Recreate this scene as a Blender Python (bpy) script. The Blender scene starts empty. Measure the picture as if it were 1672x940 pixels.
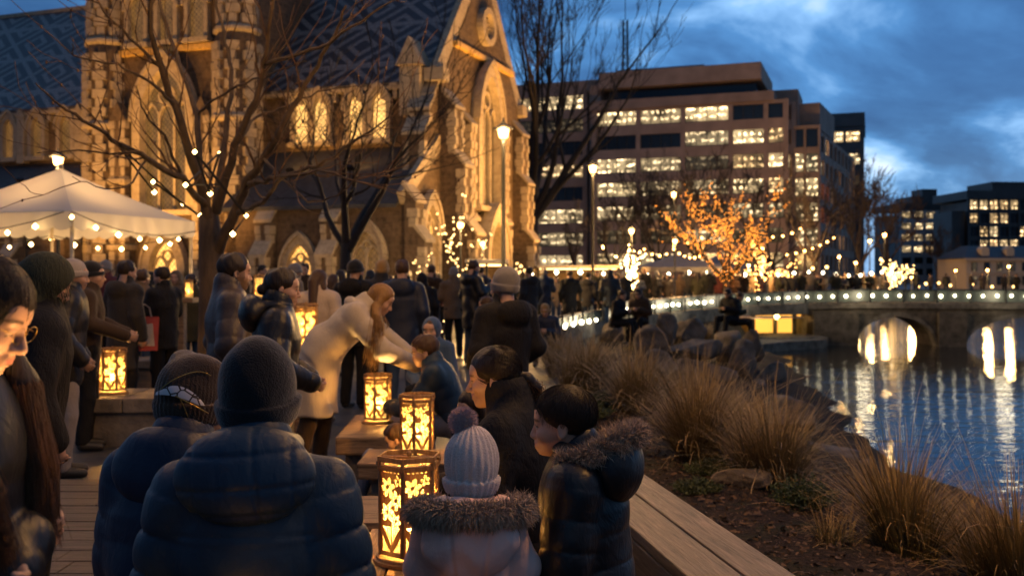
import bpy, bmesh, math, random
import numpy as np
from mathutils import Vector, Matrix, Euler, noise as mnoise

R = math.radians
PI = math.pi
rnd = random.Random(7)
C = bpy.context.scene.collection
SC = bpy.context.scene

# ------------------------------------------------------------------ camera
FPX, CAMH, HORY = 1625.0, 1.57, 450.0          # focal length in photo pixels, eye height, horizon row
cam_data = bpy.data.cameras.new('camera')
cam = bpy.data.objects.new('camera', cam_data)
C.objects.link(cam)
cam.location = (0, 0, CAMH)
cam.rotation_euler = (R(90), 0, 0)
cam_data.sensor_width = 36.0
cam_data.lens = 36.0 * FPX / 1672.0
cam_data.shift_y = (HORY - 470.0) / 1672.0
cam_data.clip_start = 0.05
cam_data.clip_end = 6000
cam_data.dof.use_dof = True
cam_data.dof.focus_distance = 3.5
cam_data.dof.aperture_fstop = 3.6
SC.camera = cam

# ------------------------------------------------------------------ render settings
SC.render.engine = 'CYCLES'
SC.view_settings.view_transform = 'Standard'
SC.view_settings.look = 'None'
SC.view_settings.exposure = 0.22
SC.view_settings.gamma = 1.0
SC.cycles.use_denoising = True
SC.cycles.max_bounces = 5
SC.cycles.diffuse_bounces = 2
SC.cycles.glossy_bounces = 3
SC.cycles.transparent_max_bounces = 6
SC.cycles.sample_clamp_indirect = 3.0
SC.cycles.sample_clamp_direct = 0.0
SC.cycles.caustics_reflective = False
SC.cycles.caustics_refractive = False

# ------------------------------------------------------------------ world: dusk sky behind broken cloud
SUN_EL, SUN_ROT = R(-1.5), R(40)
world = bpy.data.worlds.new('World')
SC.world = world
world.use_nodes = True
wn, wl = world.node_tree.nodes, world.node_tree.links
wn.clear()
w_out = wn.new('ShaderNodeOutputWorld')
w_bg = wn.new('ShaderNodeBackground')
w_sky = wn.new('ShaderNodeTexSky')
w_sky.sky_type = 'NISHITA'
w_sky.sun_disc = False
w_sky.sun_elevation = SUN_EL
w_sky.sun_rotation = SUN_ROT
w_sky.altitude = 0
w_sky.ozone_density = 4.0


def wnode(t, **kw):
    n = wn.new(t)
    for k, v in kw.items():
        setattr(n, k, v)
    return n


def wmath(op, a, b=None):
    n = wn.new('ShaderNodeMath')
    n.operation = op
    for i, s in enumerate((a, b)):
        if s is None:
            continue
        if isinstance(s, (int, float)):
            n.inputs[i].default_value = s
        else:
            wl.new(s, n.inputs[i])
    return n.outputs[0]


w_tc = wnode('ShaderNodeTexCoord')
w_sep = wnode('ShaderNodeSeparateXYZ')
wl.new(w_tc.outputs['Generated'], w_sep.inputs[0])
zz = wmath('ADD', wmath('MAXIMUM', w_sep.outputs[2], 0.0), 0.42)
cx = wmath('DIVIDE', w_sep.outputs[0], zz)
cy = wmath('DIVIDE', w_sep.outputs[1], zz)
w_comb = wnode('ShaderNodeCombineXYZ')
wl.new(wmath('ADD', cx, -0.45), w_comb.inputs[0])
wl.new(wmath('MULTIPLY', cy, 1.15), w_comb.inputs[1])
w_comb.inputs[2].default_value = 12.4
w_n1 = wnode('ShaderNodeTexNoise')
w_n1.inputs['Scale'].default_value = 2.2
w_n1.inputs['Detail'].default_value = 7.0
w_n1.inputs['Roughness'].default_value = 0.53
w_n1.inputs['Distortion'].default_value = 0.35
wl.new(w_comb.outputs[0], w_n1.inputs['Vector'])
w_ramp = wnode('ShaderNodeValToRGB')
cr = w_ramp.color_ramp
cr.elements[0].position = 0.38
cr.elements[0].color = (0.009, 0.028, 0.068, 1)
cr.elements[1].position = 0.70
cr.elements[1].color = (0.34, 0.38, 0.43, 1)
e = cr.elements.new(0.475); e.color = (0.016, 0.050, 0.110, 1)
e = cr.elements.new(0.54); e.color = (0.029, 0.088, 0.182, 1)
e = cr.elements.new(0.61); e.color = (0.105, 0.200, 0.325, 1)
wl.new(w_n1.outputs['Fac'], w_ramp.inputs[0])
# the sky itself tints the gaps; clouds dominate
w_mul = wnode('ShaderNodeMix', data_type='RGBA', blend_type='ADD')
w_mul.inputs['Factor'].default_value = 0.10
wl.new(w_ramp.outputs[0], w_mul.inputs['A'])
wl.new(w_sky.outputs[0], w_mul.inputs['B'])
wl.new(w_mul.outputs['Result'], w_bg.inputs['Color'])
# the afterglow lies ahead (+y, where the sun went down); the sky behind the camera is already night
glow_y = wmath('ADD', wmath('MULTIPLY', w_sep.outputs[1], 0.5), 0.5)
wl.new(wmath('ADD', wmath('MULTIPLY', wmath('POWER', glow_y, 1.5), 1.75), 0.85), w_bg.inputs['Strength'])
wl.new(w_bg.outputs[0], w_out.inputs[0])

# the last of the daylight: a very weak, wide, cool sun lamp from behind the camera's right shoulder
sun_d = bpy.data.lights.new('dusk_sun', 'SUN')
sun_d.energy = 0.05
sun_d.angle = R(60)
sun_d.color = (0.55, 0.75, 1.0)
sun_o = bpy.data.objects.new('dusk_sun', sun_d)
C.objects.link(sun_o)
sun_o.rotation_euler = (R(48), R(0), R(28))


# ================================================================== helpers
def W(px, py, d):
    """photo pixel + depth in metres -> world point (used for layout only)"""
    return Vector(((px - 836.0) / FPX * d, d, CAMH - (py - HORY) / FPX * d))


def props(o, label=None, cat=None, group=None, kind=None):
    if label: o['label'] = label
    if cat: o['category'] = cat
    if group: o['group'] = group
    if kind: o['kind'] = kind
    return o


def thing(name, label, cat, loc=(0, 0, 0), rz=0.0, group=None, scale=None):
    o = bpy.data.objects.new(name, None)
    o.empty_display_size = 0.2
    C.objects.link(o)
    o.location = loc
    o.rotation_euler = (0, 0, rz)
    if scale: o.scale = (scale,) * 3 if isinstance(scale, (int, float)) else scale
    return props(o, label, cat, group)


def copy_tree(o, parent=None):
    c = o.copy()
    C.objects.link(c)
    if parent is not None:
        c.parent = parent
    for ch in list(o.children):
        copy_tree(ch, c)
    return c


def unit(v):
    v = Vector(v)
    return v.normalized() if v.length > 1e-9 else Vector((0, 0, 1))


class MB:
    """collects shapes and links them as ONE mesh object"""
    def __init__(s):
        s.v, s.f, s.mi = [], [], []
        s.cur = 0

    def add(s, vs, fs):
        o = len(s.v)
        s.v.extend([tuple(x) for x in vs])
        for f in fs:
            s.f.append(tuple(i + o for i in f))
            s.mi.append(s.cur)

    def box(s, c, size, rz=0.0, bev=0.0, M=None):
        hx, hy, hz = [q / 2 for q in size]
        if bev > 0:
            bm = bmesh.new()
            bmesh.ops.create_cube(bm, size=1)
            for v in bm.verts:
                v.co = Vector((v.co.x * size[0], v.co.y * size[1], v.co.z * size[2]))
            bmesh.ops.bevel(bm, geom=list(bm.edges), offset=bev, segments=2, affect='EDGES', profile=0.6)
            bm.verts.index_update()
            vs = [v.co.copy() for v in bm.verts]
            fs = [tuple(v.index for v in f.verts) for f in bm.faces]
            bm.free()
        else:
            vs = [Vector((x * hx, y * hy, z * hz)) for x in (-1, 1) for y in (-1, 1) for z in (-1, 1)]
            fs = [(0, 1, 3, 2), (4, 6, 7, 5), (0, 4, 5, 1), (2, 3, 7, 6), (0, 2, 6, 4), (1, 5, 7, 3)]
        m = Matrix.Rotation(rz, 3, 'Z')
        if M is not None: m = M
        c = Vector(c)
        s.add([c + m @ v for v in vs], fs)
        return s

    def bar(s, a, b, w, h, up=(0, 0, 1)):
        a, b = Vector(a), Vector(b)
        d = (b - a)
        L = d.length
        d.normalize()
        side = d.cross(Vector(up))
        if side.length < 1e-4: side = d.cross(Vector((0, 1, 0)))
        side.normalize()
        u = side.cross(d)
        vs = []
        for p in (a, b):
            for sx, sz in ((-1, -1), (1, -1), (1, 1), (-1, 1)):
                vs.append(p + side * sx * w / 2 + u * sz * h / 2)
        s.add(vs, [(0, 1, 2, 3), (7, 6, 5, 4), (0, 4, 5, 1), (1, 5, 6, 2), (2, 6, 7, 3), (3, 7, 4, 0)])
        return s

    def tube(s, pts, rad, n=6, caps=True):
        pts = [Vector(p) for p in pts]
        if not hasattr(rad, '__len__'): rad = [rad] * len(pts)
        vs, fs = [], []
        prev = None
        for i, p in enumerate(pts):
            if i == 0: t = pts[1] - pts[0]
            elif i == len(pts) - 1: t = pts[-1] - pts[-2]
            else: t = pts[i + 1] - pts[i - 1]
            t = unit(t)
            if prev is None:
                a = Vector((1, 0, 0)) if abs(t.x) < 0.8 else Vector((0, 1, 0))
                u = unit(a - t * a.dot(t))
            else:
                u = unit(prev - t * prev.dot(t))
            prev = u
            w = t.cross(u)
            for k in range(n):
                a = 2 * PI * k / n
                vs.append(p + (u * math.cos(a) + w * math.sin(a)) * rad[i])
        for i in range(len(pts) - 1):
            for k in range(n):
                k2 = (k + 1) % n
                fs.append((i * n + k, i * n + k2, (i + 1) * n + k2, (i + 1) * n + k))
        if caps and n >= 3:
            fs.append(tuple(range(n))[::-1])
            fs.append(tuple((len(pts) - 1) * n + k for k in range(n)))
        s.add(vs, fs)
        return s

    def lathe(s, prof, n=16, c=(0, 0, 0), a0=0.0):
        c = Vector(c)
        vs, fs = [], []
        for r, z in prof:
            for k in range(n):
                a = a0 + 2 * PI * k / n
                vs.append(c + Vector((r * math.cos(a), r * math.sin(a), z)))
        for i in range(len(prof) - 1):
            for k in range(n):
                k2 = (k + 1) % n
                fs.append((i * n + k, i * n + k2, (i + 1) * n + k2, (i + 1) * n + k))
        fs.append(tuple(range(n))[::-1])
        fs.append(tuple((len(prof) - 1) * n + k for k in range(n)))
        s.add(vs, fs)
        return s

    def ball(s, c, r, seg=8, rings=5, sz=1.0):
        prof = []
        for i in range(rings + 1):
            a = -PI / 2 + PI * i / rings
            prof.append((max(1e-4, r * math.cos(a)), r * sz * math.sin(a)))
        return s.lathe(prof, seg, c)

    def prism(s, poly, o, u, v, n, depth):
        """2-D polygon in the (u,v) plane at o, extruded along n by depth"""
        o, u, v, n = Vector(o), Vector(u), Vector(v), Vector(n)
        k = len(poly)
        vs = [o + u * x + v * y for x, y in poly] + [o + u * x + v * y + n * depth for x, y in poly]
        fs = [tuple(range(k))[::-1], tuple(range(k, 2 * k))]
        for i in range(k):
            j = (i + 1) % k
            fs.append((i, j, k + j, k + i))
        s.add(vs, fs)
        return s

    def ring(s, outer, inner, o, u, v, n, d0, d1, close=True):
        """frame between two outlines with the same number of points"""
        o, u, v, n = Vector(o), Vector(u), Vector(v), Vector(n)
        k = len(outer)
        vs = []
        for d in (d0, d1):
            for pl in (outer, inner):
                vs += [o + u * x + v * y + n * d for x, y in pl]
        O0, I0, O1, I1 = 0, k, 2 * k, 3 * k
        fs = []
        rngk = range(k) if close else range(k - 1)
        for i in rngk:
            j = (i + 1) % k
            fs += [(O1 + i, O1 + j, I1 + j, I1 + i), (O0 + i, I0 + i, I0 + j, O0 + j),
                   (O0 + i, O0 + j, O1 + j, O1 + i), (I0 + i, I1 + i, I1 + j, I0 + j)]
        if not close:
            for i in (0, k - 1):
                fs.append((O0 + i, O1 + i, I1 + i, I0 + i))
        s.add(vs, fs)
        return s

    def build(s, name, mat, parent=None, smooth=False, **kw):
        me = bpy.data.meshes.new(name)
        me.from_pydata(s.v, [], s.f)
        mats = mat if isinstance(mat, (list, tuple)) else [mat]
        for m in mats: me.materials.append(m)
        if len(mats) > 1:
            me.polygons.foreach_set('material_index', s.mi)
        if smooth:
            me.polygons.foreach_set('use_smooth', [True] * len(me.polygons))
        me.update()
        o = bpy.data.objects.new(name, me)
        C.objects.link(o)
        if parent is not None: o.parent = parent
        return props(o, **kw)


def np_mesh(name, V, F, mat, parent=None, smooth=True, col=None, **kw):
    me = bpy.data.meshes.new(name)
    n, m = len(V), len(F)
    k = F.shape[1]
    me.vertices.add(n)
    me.vertices.foreach_set('co', np.ascontiguousarray(V, dtype=np.float32).ravel())
    me.loops.add(m * k)
    me.loops.foreach_set('vertex_index', np.ascontiguousarray(F, dtype=np.int32).ravel())
    me.polygons.add(m)
    me.polygons.foreach_set('loop_start', np.arange(0, m * k, k, dtype=np.int32))
    me.polygons.foreach_set('use_smooth', np.full(m, smooth, dtype=bool))
    for mm in (mat if isinstance(mat, (list, tuple)) else [mat]): me.materials.append(mm)
    me.update(calc_edges=True)
    if col is not None:
        at = me.color_attributes.new('tone', 'FLOAT_COLOR', 'POINT')
        at.data.foreach_set('color', np.ascontiguousarray(col, dtype=np.float32).ravel())
    o = bpy.data.objects.new(name, me)
    C.objects.link(o)
    if parent is not None: o.parent = parent
    return props(o, **kw)


# ------------------------------------------------------------------ materials
class NT:
    def __init__(s, name):
        s.m = bpy.data.materials.new(name)
        s.m.use_nodes = True
        s.n, s.l = s.m.node_tree.nodes, s.m.node_tree.links
        s.bsdf = s.n['Principled BSDF']
        s.out = s.n['Material Output']

    def new(s, t, **kw):
        n = s.n.new(t)
        for k, v in kw.items(): setattr(n, k, v)
        return n

    def put(s, sock, v):
        if v is None: return
        if isinstance(v, bpy.types.NodeSocket): s.l.new(v, sock)
        elif isinstance(v, (tuple, list)) and len(v) == 3 and sock.type == 'RGBA': sock.default_value = (*v, 1)
        else: sock.default_value = v

    def math(s, op, a, b=None, c=None):
        n = s.new('ShaderNodeMath', operation=op)
        for i, q in enumerate((a, b, c)): 
            if q is not None: s.put(n.inputs[i], q)
        return n.outputs[0]

    def coord(s, kind='Object', scale=None):
        tc = s.new('ShaderNodeTexCoord').outputs[kind]
        if scale is None: return tc
        mp = s.new('ShaderNodeMapping')
        s.l.new(tc, mp.inputs[0])
        mp.inputs['Scale'].default_value = scale if hasattr(scale, '__len__') else (scale,) * 3
        return mp.outputs[0]

    def noise(s, vec, scale, detail=4, rough=0.55, dist=0.0):
        n = s.new('ShaderNodeTexNoise')
        s.put(n.inputs['Vector'], vec)
        n.inputs['Scale'].default_value = scale
        n.inputs['Detail'].default_value = detail
        n.inputs['Roughness'].default_value = rough
        n.inputs['Distortion'].default_value = dist
        return n.outputs['Fac']

    def ramp(s, fac, stops):
        n = s.new('ShaderNodeValToRGB')
        cr = n.color_ramp
        while len(cr.elements) < len(stops): cr.elements.new(0.5)
        for e, (p, c) in zip(cr.elements, stops):
            e.position = p
            e.color = (*c, 1) if len(c) == 3 else c
        s.put(n.inputs[0], fac)
        return n.outputs[0]

    def mix(s, fac, a, b, blend='MIX'):
        n = s.new('ShaderNodeMix', data_type='RGBA', blend_type=blend)
        s.put(n.inputs['Factor'], fac)
        s.put(n.inputs['A'], a)
        s.put(n.inputs['B'], b)
        return n.outputs['Result']

    def bump(s, h, strength=0.3, dist=0.02, prev=None):
        n = s.new('ShaderNodeBump')
        n.inputs['Strength'].default_value = strength
        n.inputs['Distance'].default_value = dist
        s.put(n.inputs['Height'], h)
        if prev is not None: s.l.new(prev, n.inputs['Normal'])
        return n.outputs[0]

    def set(s, **kw):
        names = dict(col='Base Color', rough='Roughness', metal='Metallic', normal='Normal', spec='Specular IOR Level',
                     sheen='Sheen Weight', coat='Coat Weight', ecol='Emission Color', estr='Emission Strength',
                     ior='IOR', trans='Transmission Weight', alpha='Alpha', sss='Subsurface Weight')
        for k, v in kw.items(): s.put(s.bsdf.inputs[names[k]], v)
        return s.m


def dim(c, k): return tuple(min(1, q * k) for q in c)


def simple(name, col, rough=0.6, metal=0.0, var=0.35, nscale=6.0, bump=0.0, bscale=40.0, bdist=0.01, spec=0.5, sheen=0.0, coat=0.0, stretch=None):
    t = NT(name)
    v = t.coord('Object', stretch)
    a = t.noise(v, nscale, 5)
    c = t.mix(t.ramp(a, [(0.3, (0, 0, 0)), (0.7, (1, 1, 1))]), dim(col, 1 - var), dim(col, 1 + var))
    kw = dict(col=c, rough=rough, metal=metal, spec=spec)
    if sheen: kw['sheen'] = sheen
    if coat: kw['coat'] = coat
    if bump: kw['normal'] = t.bump(t.noise(v, bscale, 6, 0.6), bump, bdist)
    return t.set(**kw)


def fabric(name, col, rough=0.55, wr=0.5, wscale=9.0, weave=900, sheen=0.0, var=0.2, coat=0.0, spec=0.4):
    """cloth with crumple wrinkles (a stretched, distorted noise) and a fine weave"""
    t = NT(name)
    v = t.coord('Object')
    v2 = t.coord('Object', (1.0, 1.0, 0.55))
    big = t.noise(v2, wscale, 3, 0.5, 1.2)
    mid = t.noise(v2, wscale * 3.4, 3, 0.6, 1.6)
    h = t.math('ADD', big, t.math('MULTIPLY', mid, 0.40))
    nrm = t.bump(h, wr, 0.028)
    fine = t.noise(v, weave, 1, 0.5)
    nrm = t.bump(fine, 0.12, 0.001, nrm)
    c = t.mix(t.noise(v, 5, 4), dim(col, 1 - var), dim(col, 1 + var))
    kw = dict(col=c, rough=rough, normal=nrm, spec=spec)
    if sheen: kw['sheen'] = sheen
    if coat: kw['coat'] = coat
    return t.set(**kw)


def knit(name, col, rib=0.0):
    t = NT(name)
    v = t.coord('Object')
    h = t.noise(v, 260, 2, 0.6)
    w = t.new('ShaderNodeTexVoronoi')
    t.put(w.inputs['Vector'], v)
    w.inputs['Scale'].default_value = 220
    n = t.bump(w.outputs['Distance'], 0.5, 0.003)
    n = t.bump(t.noise(v, 14, 3), 0.25, 0.02, n)
    c = t.mix(h, dim(col, 0.6), dim(col, 1.35))
    return t.set(col=c, rough=0.95, normal=n, sheen=0.4, spec=0.15)


def hairmat(name, c1, c2, rough=0.38):
    t = NT(name)
    at = t.new('ShaderNodeAttribute', attribute_name='flow')
    v = t.coord('Object', (1, 1, 0.10))
    a = t.noise(v, 170, 3, 0.6, 0.25)
    b = t.noise(v, 38, 3, 0.5, 0.4)
    c = t.mix(t.math('MULTIPLY', a, b), c1, c2)
    c = t.mix(a, c, c2)
    n = t.bump(a, 0.7, 0.004)
    n = t.bump(b, 0.5, 0.012, n)
    return t.set(col=c, rough=rough + .1, normal=n, spec=0.35)


def glow(name, col, strength):
    t = NT(name)
    return t.set(col=dim(col, 0.8), ecol=col, estr=strength, rough=0.5)


def skinmat(name, tone=(0.46, 0.27, 0.18)):
    t = NT(name)
    at = t.new('ShaderNodeAttribute', attribute_name='tone')
    v = t.coord('Object')
    c = t.mix(t.noise(v, 60, 4), dim(tone, 0.86), dim(tone, 1.12))
    c = t.mix(t.math('MULTIPLY', at.outputs['Alpha'], 1.0), c, at.outputs['Color'])
    n = t.bump(t.noise(v, 420, 3), 0.1, 0.002)
    return t.set(col=c, rough=0.48, normal=n, sss=0.0, spec=0.45)


def woodmat(name, col, axis=0, rough=0.65, scale=1.0):
    t = NT(name)
    sc = [9.0, 9.0, 9.0]
    sc[axis] = 0.55
    v = t.coord('Object', [q * scale for q in sc])
    g = t.noise(v, 2.2, 7, 0.65, 1.2)
    f = t.noise(v, 9.0, 5, 0.7, 0.3)
    blot = t.noise(t.coord('Object'), 3.0, 4)
    c = t.ramp(g, [(0.34, dim(col, 0.28)), (0.45, dim(col, 0.8)), (0.54, dim(col, 1.05)), (0.68, dim(col, 1.75))])
    c = t.mix(t.math('MULTIPLY', blot, 0.55), c, dim(col, 0.45))
    n = t.bump(g, 0.8, 0.012)
    n = t.bump(f, 0.4, 0.004, n)
    return t.set(col=c, rough=t.math('ADD', t.math('MULTIPLY', f, 0.35), rough - 0.2), normal=n, spec=0.4)


# ------------------------------------------------------------------ signed-distance modelling
def smin(a, b, k):
    if k <= 0: return np.minimum(a, b)
    h = np.clip(0.5 + 0.5 * (b - a) / k, 0, 1)
    return b + (a - b) * h - k * h * (1 - h)


def smax(a, b, k): return -smin(-a, -b, k)


def A3(x): return np.asarray(x, dtype=np.float32)


def cone(a, b, ra, rb, k=0.02, op='+', flat=None, baf=None):
    a, b = A3(a), A3(b)
    ba = b - a
    L2 = float(ba @ ba) + 1e-12
    L = math.sqrt(L2)
    if flat is not None:
        ax = A3(flat[0]); ax = ax / np.linalg.norm(ax); fr = 1.0 / flat[1] - 1.0

    def f(P):
        pa = P - a
        if flat is not None:
            pa = pa + np.outer(pa @ ax, ax) * fr
        t = np.clip((pa @ ba) / L2, 0, 1)
        r = ra + (rb - ra) * t
        if baf is not None:
            pitch, amp = baf[:2]
            ph = baf[2] if len(baf) > 2 else 0.0
            r = r + amp * (np.abs(np.sin(PI * (t * L + ph) / pitch)) ** 0.30 - 0.75)
        d = np.sqrt(((pa - t[:, None] * ba) ** 2).sum(1)) - r
        return d * (flat[1] ** 0.5 if flat is not None else 1.0)
    return (f, k, op)


def ell(c, r, k=0.02, op='+', M=None):
    c, r = A3(c), A3(r)
    Mi = None if M is None else A3(np.array(M))

    def f(P):
        q = P - c
        if Mi is not None: q = q @ Mi
        k0 = np.sqrt(((q / r) ** 2).sum(1))
        k1 = np.sqrt(((q / (r * r)) ** 2).sum(1)) + 1e-6
        return np.where(k0 < 1e-3, -r.min(), k0 * (k0 - 1) / k1)
    return (f, k, op)


def half(p, n, k=0.01, op='&'):
    """keeps the side the normal points AWAY from"""
    p, n = A3(p), A3(n)
    n = n / np.linalg.norm(n)
    return (lambda P: (P - p) @ n, k, op)


def comb(prims):
    def f(P):
        d = None
        for g, k, op in prims:
            e = g(P)
            if d is None: d = e
            elif op == '+': d = smin(d, e, k)
            elif op == '-': d = smax(d, -e, k)
            else: d = smax(d, e, k)
        return d
    return f


def surfnet(f, lo, hi, h, slack=1.25):
    lo = A3(lo); hi = A3(hi)
    B = 8
    nb = np.maximum(1, np.ceil((hi - lo) / (h * B)).astype(int))
    n = nb * B
    bi = np.stack(np.meshgrid(*[np.arange(q) for q in nb], indexing='ij'), -1).reshape(-1, 3)
    cen = lo + (bi + 0.5).astype(np.float32) * (B * h) - 0.5 * h
    dc = f(cen.astype(np.float32))
    act = np.abs(dc) < B * h * 0.87 * slack + 0.01
    D = np.empty((nb[0], nb[1], nb[2], B, B, B), dtype=np.float32)
    D[bi[:, 0], bi[:, 1], bi[:, 2]] = dc[:, None, None, None]
    ab = bi[act]
    off = np.stack(np.meshgrid(*[np.arange(B)] * 3, indexing='ij'), -1).reshape(-1, 3)
    CH = 600
    for s in range(0, len(ab), CH):
        bb = ab[s:s + CH]
        pts = (lo + (bb[:, None, :] * B + off[None]).astype(np.float32) * h).reshape(-1, 3).astype(np.float32)
        D[bb[:, 0], bb[:, 1], bb[:, 2]] = f(pts).reshape(-1, B, B, B)
    D = D.transpose(0, 3, 1, 4, 2, 5).reshape(n)
    S = D < 0
    cnt = np.zeros(tuple(n - 1), dtype=np.int8)
    for dx in (0, 1):
        for dy in (0, 1):
            for dz in (0, 1):
                cnt += S[dx:n[0] - 1 + dx, dy:n[1] - 1 + dy, dz:n[2] - 1 + dz]
    mix = (cnt > 0) & (cnt < 8)
    I = np.argwhere(mix)
    if len(I) == 0: return np.zeros((0, 3), np.float32), np.zeros((0, 4), np.int32)
    idx = np.full(mix.shape, -1, dtype=np.int32)
    idx[mix] = np.arange(len(I))
    acc = np.zeros((len(I), 3), dtype=np.float32)
    num = np.zeros(len(I), dtype=np.float32)
    corners = [(0, 0, 0), (1, 0, 0), (0, 1, 0), (1, 1, 0), (0, 0, 1), (1, 0, 1), (0, 1, 1), (1, 1, 1)]
    edges = [(0, 1), (2, 3), (4, 5), (6, 7), (0, 2), (1, 3), (4, 6), (5, 7), (0, 4), (1, 5), (2, 6), (3, 7)]
    vals = [D[I[:, 0] + c[0], I[:, 1] + c[1], I[:, 2] + c[2]] for c in corners]
    for a, b in edges:
        va, vb = vals[a], vals[b]
        m = (va < 0) != (vb < 0)
        t = np.where(m, va / np.where(m, va - vb, 1), 0)
        ca, cb = A3(corners[a]), A3(corners[b])
        acc += np.where(m[:, None], ca + t[:, None] * (cb - ca), 0)
        num += m
    V = lo + (I + acc / np.maximum(num, 1)[:, None]) * h
    Fs = []
    for ax in range(3):
        o1, o2 = [(1, 2), (2, 0), (0, 1)][ax]
        s0 = [slice(1, q - 1) for q in n]; s0[ax] = slice(0, n[ax] - 1)
        s1 = list(s0); s1[ax] = slice(1, n[ax])
        a, b = S[tuple(s0)], S[tuple(s1)]
        for flip, m in ((False, a & ~b), (True, ~a & b)):
            J = np.argwhere(m)
            if len(J) == 0: continue
            base = J + 1
            base[:, ax] -= 1
            e1 = np.zeros(3, int); e1[o1] = 1
            e2 = np.zeros(3, int); e2[o2] = 1
            q = [base - e1 - e2, base - e2, base, base - e1]
            q = [idx[x[:, 0], x[:, 1], x[:, 2]] for x in q]
            Fq = np.stack(q if not flip else q[::-1], 1)
            Fs.append(Fq)
    F = np.concatenate(Fs)
    F = F[(F >= 0).all(1)]
    return V.astype(np.float32), F.astype(np.int32)


def sdf_obj(name, prims, lo, hi, h, mat, parent=None, **kw):
    V, F = surfnet(comb(prims), lo, hi, h)
    return np_mesh(name, V, F, mat, parent, True, **kw)


# ================================================================== shared materials
M_paver = (lambda: (lambda t: t.set(
    col=t.mix(t.noise(t.coord('Object'), 0.7, 4),
              t.mix(pv(t).outputs['Color'], (0.05, 0.05, 0.052), pv_last[0].outputs['Color']),
              (0.045, 0.047, 0.05)),
    rough=t.math('ADD', t.math('MULTIPLY', t.noise(t.coord('Object'), 1.3, 5), 0.5), 0.22),
    normal=t.bump(t.math('SUBTRACT', 1.0, pv_last[0].outputs['Fac']), 0.5, 0.012,
                  t.bump(t.noise(t.coord('Object'), 60, 4), 0.3, 0.005))))(NT('paving_stone')))
pv_last = [None]


def pv(t):
    b = t.new('ShaderNodeTexBrick')
    t.put(b.inputs['Vector'], t.coord('Object'))
    b.inputs['Scale'].default_value = 1.0
    b.inputs['Brick Width'].default_value = 0.62
    b.inputs['Row Height'].default_value = 0.42
    b.inputs['Mortar Size'].default_value = 0.012
    b.inputs['Color1'].default_value = (0.085, 0.087, 0.09, 1)
    b.inputs['Color2'].default_value = (0.125, 0.12, 0.115, 1)
    b.inputs['Mortar'].default_value = (0.03, 0.03, 0.03, 1)
    pv_last[0] = b
    return b


M_paver = M_paver()


def water_mat():
    t = NT('river_water')
    v = t.coord('Object', (0.55, 1.7, 1))
    a = t.noise(v, 0.55, 3, 0.5, 0.4)
    b = t.noise(v, 2.1, 3, 0.55, 0.3)
    c = t.noise(v, 7.0, 2, 0.5)
    calm = t.noise(t.coord('Object', (0.05, 0.09, 1)), 1.0, 2)
    h = t.math('ADD', t.math('MULTIPLY', a, 0.55), t.math('ADD', t.math('MULTIPLY', b, 0.33), t.math('MULTIPLY', c, 0.08)))
    h = t.math('MULTIPLY', h, t.math('ADD', 0.45, t.math('MULTIPLY', calm, 1.1)))
    n = t.bump(h, 0.36, 0.17)
    return t.set(col=(0.006, 0.010, 0.013), rough=0.045, normal=n, ior=1.333, spec=0.5)


M_water = water_mat()


def soil_mat():
    t = NT('mulch_soil')
    v = t.coord('Object')
    a = t.noise(v, 26, 6, 0.7)
    b = t.noise(v, 3.0, 4)
    c = t.ramp(a, [(0.3, (0.008, 0.006, 0.005)), (0.5, (0.028, 0.019, 0.013)), (0.66, (0.07, 0.042, 0.024)), (0.8, (0.13, 0.08, 0.045))])
    c = t.mix(t.ramp(b, [(0.5, (0, 0, 0)), (0.68, (1, 1, 1))]), c, (0.022, 0.026, 0.012))
    n = t.bump(a, 0.9, 0.05)
    n = t.bump(t.noise(v, 90, 3), 0.5, 0.01, n)
    return t.set(col=c, rough=0.9, normal=n, spec=0.2)


M_soil = soil_mat()


def rockmat(name, col, bump=0.9):
    t = NT(name)
    v = t.coord('Object')
    a = t.noise(v, 3.0, 8, 0.65)
    vo = t.new('ShaderNodeTexVoronoi', feature='DISTANCE_TO_EDGE')
    t.put(vo.inputs['Vector'], v); vo.inputs['Scale'].default_value = 2.5
    c = t.ramp(a, [(0.32, dim(col, 0.4)), (0.5, col), (0.7, dim(col, 1.6))])
    n = t.bump(t.math('ADD', a, t.noise(v, 22, 5, 0.7)), bump, 0.05)
    return t.set(col=c, rough=0.8, normal=n, spec=0.35)


M_rock = rockmat('basalt_boulder', (0.15, 0.125, 0.10))
M_conc = rockmat('weathered_concrete', (0.13, 0.12, 0.105), 0.5)
M_stonebench = rockmat('bench_stone', (0.17, 0.145, 0.12), 0.35)
M_black = simple('black_metal', (0.012, 0.012, 0.013), 0.45, 0.6, 0.2)
M_iron = simple('painted_iron', (0.02, 0.021, 0.023), 0.5, 0.3, 0.2)
M_cable = simple('black_cable', (0.008, 0.008, 0.008), 0.7)
M_bulb = glow('warm_bulb', (1.0, 0.60, 0.20), 26)
M_bulb_bg = glow('amber_bulb', (1.0, 0.45, 0.11), 20)
M_bulb_or = glow('orange_fairy_bulb', (1.0, 0.31, 0.035), 6.0)
M_bulb_wh = glow('white_fairy_bulb', (1.0, 0.62, 0.22), 6)
M_globe = glow('cool_globe', (1.0, 0.86, 0.56), 14)
M_lampglass = glow('street_lamp_glass', (1.0, 0.55, 0.17), 7)


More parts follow.
